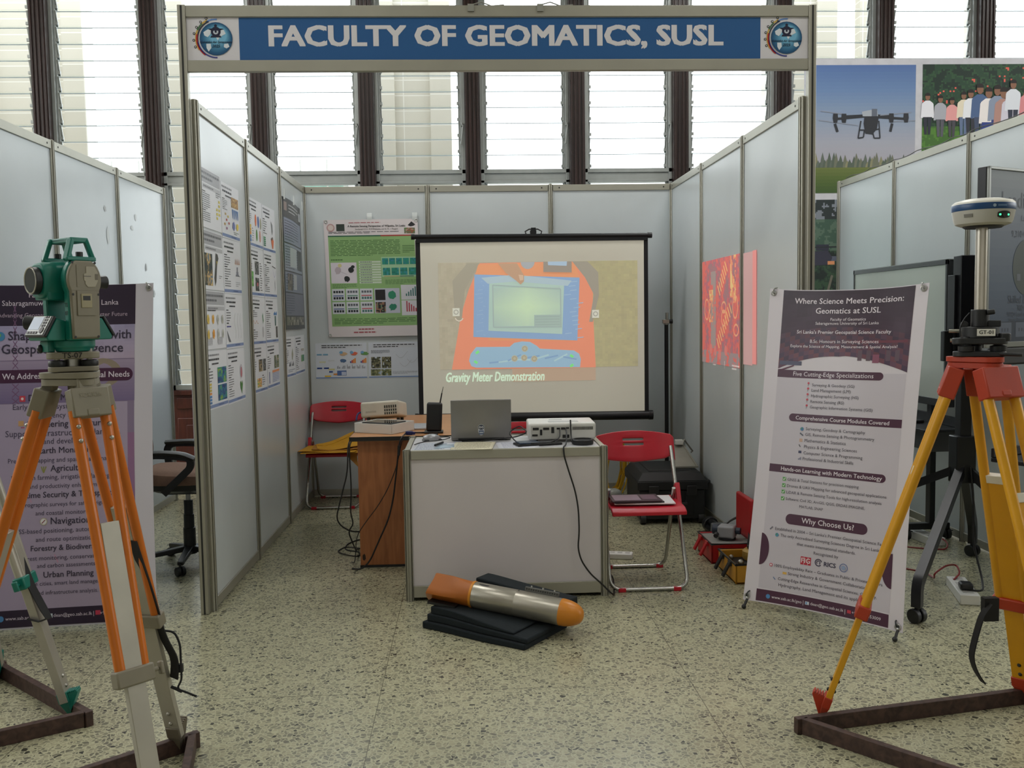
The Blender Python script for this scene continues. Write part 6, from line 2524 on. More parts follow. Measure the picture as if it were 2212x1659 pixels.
# carrying handle
for x, nm in ((.064, 'near'), (-.064, 'far')):
    pass
m = MB(BM)
for x in (.066, -.066):
    for a, b in (((-.046, .304), (-.024, .362)), ((.046, .304), (.024, .362))):
        m.bar((x, a[0], a[1]), (x * .92, b[0], b[1]), .022, .014, (0, 0, 1) if False else None)
    m.bar((x * .92, -.03, .36), (x * .92, .03, .36), .02, .014, (0, 0, 1))
    m.bar((x, -.05, .309), (x, .05, .309), .024, .012, (0, 0, 1))
for y in (-.02, .02):
    m.bar((-.062, y, .36), (.062, y, .36), .012, .014, (0, 0, 1))
m.b2((-.064, -.026, .355), (.064, .026, .366))
m.build('carrying_handle', M_green, TS, bevel=.003)
for x in (.064, -.064):
    MB(BM).cyl((x, 0, .314), (x, 0, .328), .011, n=14).build('handle_screw', M_blackplastic, TS, bevel=.001)
g = Gfx(BM @ frame((-.02, -.0506, .16), (1, 0, 0), (0, 0, 1)) if False else BM @ frame((.065, -.0512, .165), (1, 0, 0), (0, 0, 1)))
for k, ch in enumerate(('TS', '07')):
    g.fit(0, .018 - k * .022, ch, .016, MARKER, .01, 1)
g.build('handwritten_mark', print_board, TS, smooth=0)
# raised maker's word on the front hinge cap of the tripod
fr = V(FL[0][0] - TL_[0], FL[0][1] - TL_[1], 0).normalized()
P = V(TL_[0], TL_[1], 1.265) + fr * .066
d = (Vector(FL[0]) - P).normalized()
w = V(0, 0, 1).cross(fr).normalized()
n = d.cross(w)
n = n if n.dot(fr) > 0 else -n
g = Gfx(frame(P + d * .035 + n * .0238, w, -d))
g.fit(0, .008, 'SOKKIA', .062, (138, 132, 114), .006, 1)
g.build('raised_word', print_board, tl, smooth=0)

# ------------------------------------------------------------------ satellite receiver on the yellow tripod
GC = V(2.932, -1.71, 1.288)
GS = thing('satellite_receiver', 'white round satellite receiver with blue band on a pole above the yellow tripod', 'surveying instrument', GC)
cd = V(-.488, -.873, 0)
rr2 = V(.873, -.488, 0)
GM = frame(GC, rr2, -cd)                                  # x to the right of the visitor, y away
m = MB(GM)
m.prism(rtri(.085, .03), .001, .017)
m.build('base_plate', M_blackplastic, GS, bevel=.002)
for k in range(3):
    a = PI / 2 + k * 2 * PI / 3 + .3
    m = MB(GM @ Matrix.Translation((.055 * math.cos(a), .055 * math.sin(a), 0)))
    m.lathe([(.012, .016), (.024, .018), (.025, .034), (.014, .037), (.012, .064), (.004, .066)], 18)
    m.build('foot_screw', M_blackplastic, GS)
m = MB(GM)
m.prism(rtri(.088, .03), .04, .06)
m.cyl((.07, -.03, .05), (.07, -.03, .075), .018)
m.build('tribrach', M_blackplastic, GS, bevel=.003)
m = MB(GM)
m.cyl((0, 0, .06), (0, 0, .095), .056, n=28)
m.cyl((0, 0, .095), (0, 0, .15), .027, n=24)
m.cyl((-.045, 0, .102), (-.045, -.02, .102), .012)
m.b2((.01, -.012, .095), (.06, .012, .115))
m.cyl((.02, -.02, .14), (.042, -.02, .143), .008)
ad = m.build('adapter', M_blackplastic, GS, bevel=.002)
for a, b in (((-.085, -.02, .052), (-.06, -.02, .052)), ((.05, -.05, .01), (.12, -.06, .008)), ((-.09, -.0, .082), (-.055, 0, .082))):
    MB(GM).cyl(a, b, .006, n=10).build('clamp_screw', M_bolt if a[0] < 0 else M_blackplastic, ad)
m = MB(GM)
m.tube(rounded_path([(-.03, -.02, .14), (-.046, -.03, .12), (-.058, -.035, .09), (-.055, -.04, .065)], .02), .002, 6)
m.build('cord', M_cable, ad)
g = Gfx(GM @ frame((.018, -.0585, .078), (1, 0, 0), (0, 0, 1)))
g.b2((-.026, -.011, -.002), (.026, .011, 0), col=(216, 214, 206))
g.fit(0, 0, 'GT-01', .04, (34, 34, 36), .014, 1)
g.build('number_tag', print_board, ad, smooth=0)
m = MB(GM)
m.cyl((0, 0, .15), (0, 0, .415), .0175, n=24)
m.build('pole', mat('brushed_steel', (196, 190, 178), .3, .75, .03), GS)
RM = GM @ Matrix.Translation((.003, 0, .408))
m = MB(RM)
m.lathe([(.02, 0), (.055, 0), (.06, .004), (.03, .006)], 32)
m.build('mount_plate', M_blackplastic, GS)
m = MB(RM)
m.lathe([(.03, .005), (.066, .006), (.081, .012), (.086, .022), (.091, .048), (.092, .052), (.02, .053)], 48)
m.build('lower_shell', mat('receiver_grey', (186, 184, 176), .4), GS)
m = MB(RM)
m.lathe([(.02, .052), (.0925, .052), (.0935, .056), (.0935, .068), (.0925, .072), (.02, .072)], 48)
bl = m.build('blue_band', mat('receiver_blue', (24, 66, 112), .35), GS)
m = MB(RM)
m.lathe([(.02, .071), (.092, .071), (.091, .077), (.084, .083), (.06, .089), (.03, .0915), (.001, .092)], 48)
m.build('top_shell', mat('receiver_white', (226, 224, 214), .35), GS)
for a_, nm in ((math.radians(-90 + 41), 'led'), (math.radians(-90 - 28), 'port')):
    m = MB(RM)
    A = [a_ + (i / 10 - .5) * .5 for i in range(11)] if nm == 'led' else [a_ + (i / 10 - .5) * .3 for i in range(11)]
    q, fs = [], []
    for i, a in enumerate(A):
        s = math.sin(PI * (.08 + .84 * i / 10)) ** .4
        for z in ((.034 - .011 * s), (.034 + .011 * s)) if nm == 'led' else ((.03, .04)):
            r0 = .0885 + (z - .03) * .19
            q += [((r0 - .004) * math.cos(a), (r0 - .004) * math.sin(a), z), ((r0 + .0012) * math.cos(a), (r0 + .0012) * math.sin(a), z)]
    for i in range(10):
        k = i * 4
        fs += [(k + 1, k + 3, k + 7, k + 5), (k, k + 4, k + 6, k + 2), (k, k + 1, k + 5, k + 4), (k + 2, k + 6, k + 7, k + 3)]
    fs += [(0, 2, 3, 1), (40, 41, 43, 42)]
    m.add(q, fs)
    po = m.build('button_panel' if nm == 'led' else 'port_cover', M_blackplastic if nm == 'led' else mat('port_grey', (120, 118, 112), .4), GS)
    if nm == 'led':
        for da, mt_, rad in ((-.17, glow('green_led', (60, 240, 140), 2.0), .0035), (.17, glow('green_led', (60, 240, 140), 2.0), .0035), (0, M_nickel, .008)):
            a = a_ + da
            c = V(.0897 * math.cos(a), .0897 * math.sin(a), .034)
            dr = V(math.cos(a), math.sin(a), 0)
            MB(RM).cyl(c - dr * .002, c + dr * .0012, rad, n=12).build('lamp' if rad < .005 else 'power_button', mt_ if rad < .005 else M_groove, po)
g = Gfx(None, None)
ac = math.radians(-90 + 33)
g.fn = lambda x, y, l: RM @ V((.0942 + l) * math.cos(ac + x / .094), (.0942 + l) * math.sin(ac + x / .094), .062 + y)
g.disc(-.022, 0, .005, (150, 170, 190), 0, n=12)
g.rect(-.012, -.0025, .018, .0025, (96, 124, 156), 0, 6)
g.build('band_lettering', print_board, bl, smooth=0)

# ------------------------------------------------------------------ foam bed with the torpedo-shaped towfish
FO = V(1.054, -.364, 0)
fe, fp = V(.797, -.605, 0), V(.605, .797, 0)
FMx = frame(FO, fe, fp)
M_foam = mat('black_foam', (19, 28, 33), .95, 0, .14, 160, .35, 260)


def foam(label, x0, x1, y0, y1, zb, zt, nx=16):
    m = MB(FMx)
    rings = []
    for i in range(nx + 1):
        x = x0 + (x1 - x0) * i / nx
        wob = .004 * math.sin(x * 14)
        rings.append([(x, y0 + wob, zb(x)), (x, y1 + wob, zb(x)), (x, y1 + wob, zt(x)), (x, y0 + wob, zt(x))])
    m.loft(rings)
    return tag(m.build('foam_slab', M_foam, bevel=.006, smooth=50), label, 'foam', 'black foam slabs under the towfish')


dr_ = lambda a, b: (lambda x: a + (b - a) * max(0, min(1, (x - .12) / .45)) ** 1.3)
foam('lowest black foam slab, flat on the floor before the counter', 0, .57, -.0, .36, lambda x: 0, dr_(.034, .026))
foam('middle black foam slab of the stack under the towfish', .018, .575, .012, .355, dr_(.0345, .0265), dr_(.069, .048))
foam('top black foam slab drooping to the right under the towfish', .035, .50, .02, .262, dr_(.0695, .05), dr_(.104, .052))
foam('thick black foam block behind the towfish, by the counter', .11, .62, .27, .372, dr_(.07, .0485), dr_(.19, .155))

TF0 = V(1.135, -.300, .172)
TF1 = V(1.687, -.532, .112)
ta = (TF1 - TF0).normalized()
tw = thing('towfish', 'silver torpedo-shaped sensor with orange nose and tail fins on black foam', 'sensor', (1.4, -.42, 0))
tx_, ty_, tz_ = ortho(ta)                      # tx_ horizontal, ty_ up-ish
TM = Matrix(((tx_.x, ty_.x, ta.x, TF0.x), (tx_.y, ty_.y, ta.y, TF0.y), (tx_.z, ty_.z, ta.z, TF0.z), (0, 0, 0, 1)))
L0, L1 = .175, (TF1 - TF0).length
R_ = .06
M_tor = mat('orange_composite', (202, 126, 30), .35, 0, .06, 6)
M_tors = mat('brushed_alloy', (170, 166, 154), .33, .7, .08, 8, stretch=(1, 1, 6))
m = MB(TM)
m.lathe([(R_ * .97, L0), (R_, L0 + .004), (R_, (L0 + L1) / 2 - .001), (R_ * .995, (L0 + L1) / 2), (R_, (L0 + L1) / 2 + .001), (R_, L1)], 40)
m.build('body_tube', M_tors, tw)
m = MB(TM)
m.lathe([(R_ * 1.0, L1 - .001)] + [(R_ * 1.005 * math.cos(PI / 2 * i / 12) ** .8 + .0005, L1 + .105 * math.sin(PI / 2 * i / 12)) for i in range(13)], 40)
m.build('nose_cone', M_tor, tw)
rings = []
for k in range(11):
    s = k / 10
    z = L0 + .006 - s * .215
    ring = []
    for i in range(32):
        q = 2 * PI * i / 32
        cr = R_ * .98
        # diamond cross-section of the fin box
        dq = .076 / (abs(math.cos(q - .12)) ** 1 + abs(math.sin(q - .12)) ** 1)
        kk = min(1, s * 1.8) ** 1.2
        rr_2 = cr * (1 - kk) + dq * kk
        ring.append((rr_2 * math.cos(q), rr_2 * math.sin(q), z + (.018 * math.sin(q) * s)))
    rings.append(ring)
m = MB(TM)
m.loft(rings)
m.build('tail_fins', mat('orange_tail', (176, 100, 34), .4, 0, .07, 6), tw)
MB(TM).lathe([(R_ * .96, L0 - .006), (R_ * 1.03, L0 - .005), (R_ * 1.03, L0 + .006), (R_ * .96, L0 + .007)], 36).build('clamp_ring', mat('amber_ring', (214, 140, 40), .4), tw)
MB(TM).b2((-.07, -.062, L0 - .2), (.0, -.05, L0 - .06)).build('tail_recess', M_blackplastic, tw)
# perforated tow rail on top
RZ0, RZ1 = L1 - .185, L1 - .02
qa = math.radians(72)
m = MB(TM @ Matrix.Rotation(qa - PI / 2, 4, 'Z'))
m.b2((-.006, R_ - .004, RZ0), (.006, R_ + .022, RZ1))
ra = m.build('tow_rail', mat('rail_grey', (96, 96, 92), .45, .5), tw, bevel=.004)
for k in range(14):
    z = RZ0 + .01 + (RZ1 - RZ0 - .02) * k / 13
    m = MB(TM @ Matrix.Rotation(qa - PI / 2, 4, 'Z'))
    m.cyl((-.0066, R_ + .011, z), (.0066, R_ + .011, z), .0036, n=10)
    m.build('hole', M_groove, ra)
for k in range(3):
    z = RZ0 + .03 + .055 * k
    MB(TM @ Matrix.Rotation(qa - PI / 2, 4, 'Z')).cyl((0, R_ + .02, z), (0, R_ + .029, z), .0045, n=8).build('bolt', M_bolt, ra)
mk = Gfx(None, None)
mk.fn = lambda x, y, l: TM @ V((R_ + .0006) * math.cos(1.75 + y / R_), (R_ + .0006) * math.sin(1.75 + y / R_), L0 + .03 + x)
mk.rect(0, 0, .05, .006, (50, 50, 50), 0, 4)
mk.rect(.01, .008, .045, .011, (70, 70, 70), 0, 4)
mk.disc(.19, -.01, .005, (40, 40, 40), 0, n=10)
mk.build('marking', print_board, tw, smooth=0)

# ------------------------------------------------------------------ back right corner of the stand: stand pole, cases, cable coil
t = thing('light_stand', 'slim black stand pole with silver top clamp in the right back corner', 'stand', (2.845, 2.62, 0))
m = MB()
m.cyl((2.845, 2.62, .1), (2.845, 2.62, 1.37), .016, n=14)
m.build('pole', M_blackmetal, t)
m = MB()
m.cyl((2.845, 2.62, 1.36), (2.845, 2.62, 1.40), .022, n=14)
m.box((2.838, 2.61, 1.385), (.05, .04, .03))
m.cyl((2.85, 2.62, 1.40), (2.85, 2.62, 1.455), .012, n=12)
m.build('clamp', M_bolt, t, bevel=.002)
MB().cyl((2.86, 2.62, 1.385), (2.895, 2.615, 1.385), .017, n=14).build('knob', M_blackplastic, t, bevel=.003)
for a in (.4, 2.5, 4.6):
    MB().cyl((2.845, 2.62, .25), (2.845 + .11 * math.cos(a), 2.62 + .2 * math.sin(a), .01), .009, n=8).build('leg', M_blackmetal, t)

M_case = mat('black_case', (20, 22, 25), .5, 0, .08, 20, .12, 300)
t = thing('transport_case', 'large black wheeled hard case in the right back corner of the stand', 'case', (2.69, 1.93, 0))
CF = rotz((2.68, 1.94, 0), -.02)
m = MB(CF)
m.b2((-.225, -.29, .035), (.225, .29, .235))
for x in (-.12, .0, .12):
    m.b2((x - .03, -.298, .06), (x + .03, -.285, .225))
bd = m.build('body', M_case, t, bevel=.018, seg=3)
m = MB(CF)
m.b2((-.24, -.305, .238), (.24, .305, .30))
m.loft([[(-.24, -.305, .30), (.24, -.305, .30), (.24, .305, .30), (-.24, .305, .30)], [(-.2, -.255, .355), (.2, -.255, .355), (.2, .255, .355), (-.2, .255, .355)]])
m.b2((-.15, -.2, .35), (.15, .2, .362))
m.build('lid', M_case, t, bevel=.012, seg=3)
for x in (-.13, .13):
    MB(CF).box((x, -.312, .235), (.07, .018, .07)).build('latch', M_blackplastic, t, bevel=.004)
for x in (-.2, .2):
    for y in (-.27, .27):
        MB(CF).cyl((x - .02, y, .036), (x + .02, y, .036), .036, n=18).build('wheel', M_blackplastic, t, bevel=.004)
m = MB(CF)
m.tube([(-.09, -.305, .16), (-.09, -.34, .15), (.09, -.34, .15), (.09, -.305, .16)], .012, 8)
m.tube([(.235, -.25, .27), (.262, -.25, .285), (.264, -.12, .285), (.235, -.12, .27)], .012, 8)
m.build('handle', M_blackplastic, t)

t = thing('angled_bracket', 'light grey folding metal stand on top of the black case', 'stand', (2.80, 1.95, .364))
M_gm = mat('grey_metal', (150, 148, 138), .45, .3)
m = MB()
q = [(2.725, 1.80, .366), (2.88, 1.80, .366), (2.83, 2.02, .49), (2.77, 2.02, .49)]
m.add(q + [(a, b + .004, c + .006) for a, b, c in q], [(0, 1, 2, 3), (7, 6, 5, 4), (0, 4, 5, 1), (1, 5, 6, 2), (2, 6, 7, 3), (3, 7, 4, 0)])
m.build('plate', M_gm, t)
m = MB()
for a, b in (((2.72, 1.79, .37), (2.765, 2.03, .50)), ((2.885, 1.79, .37), (2.835, 2.03, .50))):
    m.tube([a, b], .006, 8)
m.tube([(2.835, 2.03, .50), (2.85, 2.05, .53), (2.92, 2.08, .44), (2.91, 2.09, .43)], .006, 8)
m.b2((2.72, 1.785, .364), (2.89, 1.80, .376))
m.build('rails', M_gm, t, bevel=.002)
MB().b2((2.775, 1.99, .50), (2.83, 2.03, .535)).build('white_block', M_white, t, bevel=.003)

m = MB(frame((2.40, 2.50, .255), (.97, .22, 0), (0, -.18, 1)))
M_ycab = mat('yellow_cable', (214, 170, 40), .5)
rr_ = random.Random(6)
pts = []
for k in range(13 * 22):
    a = 2 * PI * k / 22
    lp = k // 22
    ra, rb = .085 + .022 * math.sin(lp * 1.9), .205 + .03 * math.cos(lp * 2.3)
    pts.append((ra * math.cos(a) + .012 * math.sin(lp * 3.1), rb * math.sin(a), (lp - 6) * .0085 + .006 * math.sin(a * 2 + lp)))
m.tube(pts, .0055, 6)
tag(m.build('cable_coil', M_ycab), 'tall coil of yellow cable behind the red chair, by the back wall', 'cable coil')
t = thing('cable_bag', 'clear bag with grey cables on the floor beside the yellow coil', 'bag', (2.36, 2.30, 0))
m = MB(Matrix.Translation((2.355, 2.30, .07)))
rs = random.Random(8)
m.ball((0, 0, 0), .075, 16, 10, 1.2, .8, .93)
m.v = [v + V(rs.uniform(-.008, .008), rs.uniform(-.008, .008), 0) for v in m.v]
m.build('bag', mat('clear_bag', (150, 152, 146), .25), t)
m = MB(Matrix.Translation((2.37, 2.22, .05)))
m.tube([(.07 * math.cos(a), .02 * math.sin(a * 3), .045 * math.sin(a)) for a in [2 * PI * i / 20 for i in range(20)]], .005, 6, closed=True)
m.build('wire', mat('grey_wire', (70, 70, 68), .5), t)
t = thing('power_strip', 'small white power block on the floor right of the counter', 'power strip', (2.19, .80, 0))
PSF = rotz((2.17, .79, 0), -.25)
MB(PSF).b2((-.075, -.035, 0), (.075, .035, .034)).build('housing', M_white, t, bevel=.006)
for x in (-.045, 0, .045):
    MB(PSF).b2((x - .014, -.016, .034), (x + .014, .016, .0352)).build('socket', mat('socket_grey', (184, 184, 180), .5), t, bevel=.0005)

# red and yellow instrument cases along the right wall
M_redcase = mat('red_case', (176, 26, 34), .4, 0, .06)
M_yelcase = mat('yellow_case', (200, 144, 44), .45, 0, .06)
M_grfoam = mat('grey_foam', (150, 150, 146), .85, 0, .08, 40)


def open_case(label, M, L_, Wd_, H_, body, latch, fill, zl, lidh):
    t = thing('instrument_case', label, 'case', M.translation.to_tuple(), 'open instrument cases by the right wall')
    m = MB(M)
    th = .012
    m.b2((-Wd_ / 2, -L_ / 2, 0), (Wd_ / 2, L_ / 2, .015))
    for a, b in (((-Wd_ / 2, -L_ / 2), (-Wd_ / 2 + th, L_ / 2)), ((Wd_ / 2 - th, -L_ / 2), (Wd_ / 2, L_ / 2)), ((-Wd_ / 2, -L_ / 2), (Wd_ / 2, -L_ / 2 + th)), ((-Wd_ / 2, L_ / 2 - th), (Wd_ / 2, L_ / 2))):
        m.b2((a[0], a[1], 0), (b[0], b[1], H_))
    m.build('body', body, t, bevel=.005)
    MB(M).b2((-Wd_ / 2 + th, -L_ / 2 + th, .015), (Wd_ / 2 - th, L_ / 2 - th, zl)).build('lining', fill, t)
    m = MB(M)
    P = [(-Wd_ / 2, -L_ / 2, H_), (Wd_ / 2, -L_ / 2, H_), (Wd_ / 2, L_ / 2, H_), (-Wd_ / 2, L_ / 2, H_)]
    m.tube(P, .006, 8, closed=True)
    m.build('seal', M_blackplastic, t)
    m = MB(M)
    m.b2((Wd_ / 2 - .03, -L_ / 2 + .01, H_ + .01), (Wd_ / 2 + .0, L_ / 2 - .01, H_ + lidh))
    m.build('lid', body, t, bevel=.012, seg=3)
    for y in (-L_ * .22, L_ * .22):
        m = MB(M)
        m.bar((-Wd_ / 2 - .006, y, H_ - .01), (-Wd_ / 2 - .045, y, H_ - .085), .034, .012, (1, 0, 0))
        m.box((-Wd_ / 2 - .004, y, H_ - .012), (.014, .05, .026))
        m.build('latch', latch, t, bevel=.003)
    return t


RM_ = Matrix.Translation((2.80, .76, 0))
rc = open_case('open red hard case holding a grey instrument, by the right wall', RM_, .32, .26, .115, M_redcase, M_redcase, M_grfoam, .108, .25)
t = thing('level_instrument', 'grey and dark blue instrument lying in the open red case', 'surveying instrument', (2.80, .76, .109))
LM_ = rotz((2.80, .74, .109), -.5)
m = MB(LM_)
m.b2((-.05, -.045, .012), (.05, .045, .085))
m.build('body', mat('instrument_grey', (158, 160, 164), .4), t, bevel=.012, seg=3)
MB(LM_).cyl((-.05, 0, .055), (-.085, 0, .055), .03, n=20).cyl((.05, 0, .055), (.08, 0, .055), .02, n=16).build('telescope', mat('instrument_blue', (44, 54, 70), .4), t, bevel=.003)
MB(LM_).cyl((0, 0, 0), (0, 0, .014), .05, n=24).build('base', M_blackplastic, t)
MB(LM_).cyl((-.05, -.05, .04), (-.05, -.075, .03), .014, n=14).build('focus_knob', M_blackplastic, t, bevel=.002)
YM_ = Matrix.Translation((2.815, .355, 0))
open_case('open yellow hard case with black lining next to the red case', YM_, .345, .25, .105, M_yelcase, M_blackplastic, M_case, .06, .07)
t = thing('receiver_unit', 'small yellow receiver with dark cap in the open yellow case', 'surveying instrument', (2.87, .42, .062))
m = MB(Matrix.Translation((2.865, .45, .061)))
m.lathe([(.05, 0), (.058, .012), (.058, .05), (.045, .062)], 24)
m.build('body', mat('receiver_yellow', (196, 160, 84), .4), t)
MB(Matrix.Translation((2.865, .45, .061))).lathe([(.03, .062), (.032, .066), (.032, .078), (.02, .08)], 20).build('cap', M_blackplastic, t)
tag(MB().ball((2.76, .33, .078), .018, 12, 8).build('steel_fitting', M_bolt), 'larger shiny steel ball fitting in the yellow case lining, nearer the visitor', 'fitting')
tag(MB().ball((2.745, .46, .076), .014, 12, 8).build('steel_fitting', M_bolt), 'smaller shiny steel ball fitting in the yellow case, beside the red case', 'fitting')
t = thing('carry_strap', 'black webbing strap looped over the lid of the red case', 'strap', (2.88, .72, .2))
m = MB()
m.tube(rounded_path([(2.80, .98, .05), (2.86, .96, .16), (2.93, .90, .215), (2.945, .74, .22), (2.90, .60, .15), (2.875, .56, .07)], .05), 0, 4, flat=(.036, .004))
m.build('webbing', M_strap, t)
t = thing('tripod_bag', 'folded black tripod lying along the foot of the right wall', 'tripod', (2.88, 1.25, 0))
m = MB()
for k, (dx, dz) in enumerate(((0, .028), (.045, .028), (.022, .066))):
    m.cyl((2.855 + dx, 1.42, dz), (2.87 + dx, .95, dz), .022, n=12)
m.build('folded_legs', M_blackmetal, t)
MB().cyl((2.88, 1.40, .045), (2.875, 1.45, .045), .05, n=18).build('head', M_blackplastic, t, bevel=.004)
m = MB()
m.b2((2.83, 1.2, .02), (2.945, 1.24, .098))
m.build('binding', mat('grey_binding', (92, 96, 100), .6), t, bevel=.01)

# ------------------------------------------------------------------ left gap: office chair, pale board
OC = V(-.385, .935, 0)
t = thing('office_chair', 'black office chair with brown seat behind the left stand wall', 'chair', OC)
M_seat = mat('brown_upholstery', (128, 100, 84), .9, 0, .07, 60, .2, 400)
m = MB(Matrix.Translation(OC))
rings = []
for z, k in ((.495, .82), (.51, .96), (.54, 1.0), (.565, .97), (.578, .86), (.582, .5)):
    rings.append([(.235 * k * math.copysign(abs(math.cos(q)) ** .7, math.cos(q)), .235 * k * math.copysign(abs(math.sin(q)) ** .7, math.sin(q)), z - .018 * math.cos(q) * (1 if z > .53 else 0)) for q in [2 * PI * i / 28 for i in range(28)]])
m.loft(rings)
m.build('seat', M_seat, t)
m = MB(Matrix.Translation(OC))
m.loft([[(.21 * k * math.copysign(abs(math.cos(q)) ** .7, math.cos(q)), .21 * k * math.copysign(abs(math.sin(q)) ** .7, math.sin(q)), z) for q in [2 * PI * i / 24 for i in range(24)]] for z, k in ((.455, .8), (.475, 1), (.51, 1.06))])
m.b2((-.1, -.06, .43), (.1, .06, .46))
m.build('seat_pan', M_blackplastic, t)
m = MB(Matrix.Translation(OC))
m.cyl((0, 0, .36), (0, 0, .44), .014)
m.build('piston', M_bolt, t)
m = MB(Matrix.Translation(OC))
m.lathe([(.035, .09), (.035, .22), (.03, .222), (.03, .30), (.026, .302), (.026, .385), (.01, .387)], 20)
m.build('column', M_blackplastic, t)
m = MB(Matrix.Translation(OC))
m.cyl((0, 0, .065), (0, 0, .12), .042, .034, 18)
for k in range(5):
    a = -PI / 2 + .08 + 2 * PI * k / 5
    m.bar((0, 0, .1), (.27 * math.cos(a), .27 * math.sin(a), .07), .05, .035, (0, 0, 1), .034, .022)
base = m.build('star_base', M_blackplastic, t, bevel=.005)
for k in range(5):
    a = -PI / 2 + .08 + 2 * PI * k / 5
    c = V(.275 * math.cos(a), .275 * math.sin(a), .028) + OC
    s_ = V(-math.sin(a + .7), math.cos(a + .7), 0)
    m = MB()
    m.cyl(c - s_ * .024, c - s_ * .005, .027, n=16).cyl(c + s_ * .005, c + s_ * .024, .027, n=16)
    m.cyl(c, c + V(0, 0, .045), .007, n=8)
    m.build('caster', M_blackplastic, base, bevel=.004)
for y in (-.25, .25):
    m = MB(Matrix.Translation(OC))
    P = rounded_path([(-.17, y, .46), (-.2, y * 1.05, .69), (-.06, y * 1.05, .695), (.10, y * 1.05, .675), (.10, y * 1.02, .62), (-.06, y, .47)], .07, 8)
    m.tube(P, .0, 4, flat=(.04, .024))
    m.tube(rounded_path([(-.2, y * 1.05, .70), (-.05, y * 1.05, .706), (.06, y * 1.05, .695), (.125, y * 1.05, .665)], .08), 0, 6, flat=(.05, .022))
    m.build('armrest', M_blackplastic, t, smooth=60)
m = MB(Matrix.Translation(OC))
m.tube(rounded_path([(-.1, 0, .455), (-.27, 0, .45), (-.285, 0, .75)], .06), 0, 4, flat=(.06, .02))
m.build('back_bar', M_blackplastic, t)
m = MB(Matrix.Translation(OC) @ Matrix.Translation((-.27, 0, .82)) @ Matrix.Rotation(-.12, 4, 'Y'))
m.loft([[(x - .02 * math.cos(q) ** 2, .2 * k * math.copysign(abs(math.cos(q)) ** .7, math.cos(q)), .2 * k * math.copysign(abs(math.sin(q)) ** .7, math.sin(q))) for q in [2 * PI * i / 24 for i in range(24)]] for x, k in ((-.03, .85), (-.015, 1), (.015, 1), (.03, .85))])
m.build('backrest', M_seat, t)
m = MB()
m.b2((-1.015, 3.25, 0), (-.10, 3.275, .98))
tag(m.build('foam_board', mat('lilac_board', (196, 198, 214), .6), bevel=.002), 'plain pale lilac board standing on the floor by the left window', 'board')

# ------------------------------------------------------------------ right neighbour stand: displays on wheeled stands
M_disp = mat('display_painted_sheen', (206, 212, 204), .2, 0, .02, 2, spec=.6)  # pale base colour carries the sheen of windows reflected in the screen


def caster(parent, x, y, ztop=.075, a=0.0):
    c = V(x, y, .034)
    s_ = V(math.cos(a), math.sin(a), 0)
    m = MB()
    m.cyl(c - s_ * .03, c - s_ * .006, .034, n=18).cyl(c + s_ * .006, c + s_ * .03, .034, n=18)
    m.cyl(c - s_ * .01, c + s_ * .01, .012)
    m.cyl(c + V(0, 0, .02), (x, y, ztop + .01), .012, n=10)
    m.bar(c + s_ * .03 + V(0, 0, .02), c + s_ * .05 + V(0, 0, .016), .02, .006)
    return m.build('caster', M_blackplastic, parent, bevel=.004)


t = thing('blank_display', 'wide blank grey display parallel to the right partition, half behind the banner', 'display', (4.15, 1.38, 0))
ya, yb = .725, 2.055
m = MB(frame((4.10, yb, 0), (0, -1, 0), (0, 0, 1)))
wd = yb - ya
m.b2((0, .865, -.055), (wd, 1.735, -.006))
m.build('case', M_blackmetal, t, bevel=.004)
m = MB(frame((4.10, yb, 0), (0, -1, 0), (0, 0, 1)))
for a, b in (((0, 1.705), (wd, 1.735)), ((0, .865), (wd, .91)), ((0, .865), (.02, 1.735)), ((wd - .02, .865), (wd, 1.735))):
    m.b2((a[0], a[1], -.006), (b[0], b[1], .006))
m.build('bezel', mat('bezel_black', (30, 31, 33), .35), t, bevel=.002)
MB(frame((4.10, yb, 0), (0, -1, 0), (0, 0, 1))).b2((0, 1.728, -.05), (wd, 1.737, .004)).build('top_trim', mat('bezel_alu', (128, 130, 126), .35, .6), t)
MB(frame((4.10, yb, 0), (0, -1, 0), (0, 0, 1))).b2((.02, .91, -.006), (wd - .02, 1.705, .001)).build('screen', M_disp, t, smooth=0)
for y in (1.05, 1.75):
    m = MB()
    m.b2((4.165, y - .03, .1), (4.20, y + .03, 1.5))
    m.build('post', M_blackmetal, t, bevel=.004)
    m = MB()
    m.bar((4.0, y, .085), (4.30, y, .085), .05, .04, (0, 0, 1))
    m.build('foot', M_blackmetal, t, bevel=.004)
    caster(t, 4.02, y, .07)
    caster(t, 4.28, y, .07)
m = MB()
m.b2((3.95, .68, .725), (4.2, 1.55, .74))
m.b2((4.18, .68, .74), (4.2, 1.55, .80))
m.build('tray', M_blackmetal, t, bevel=.003)
MB().b2((4.02, .74, .60), (4.18, .98, .722)).build('cable_box', mat('mesh_grey', (70, 72, 74), .6), t, bevel=.006)
flat_box('keyboard', 'black keyboard lying on the tray under the blank display', 'keyboard', (4.04, 1.2, .7405), (.12, .38, .018), .1, M_blackplastic, .004)

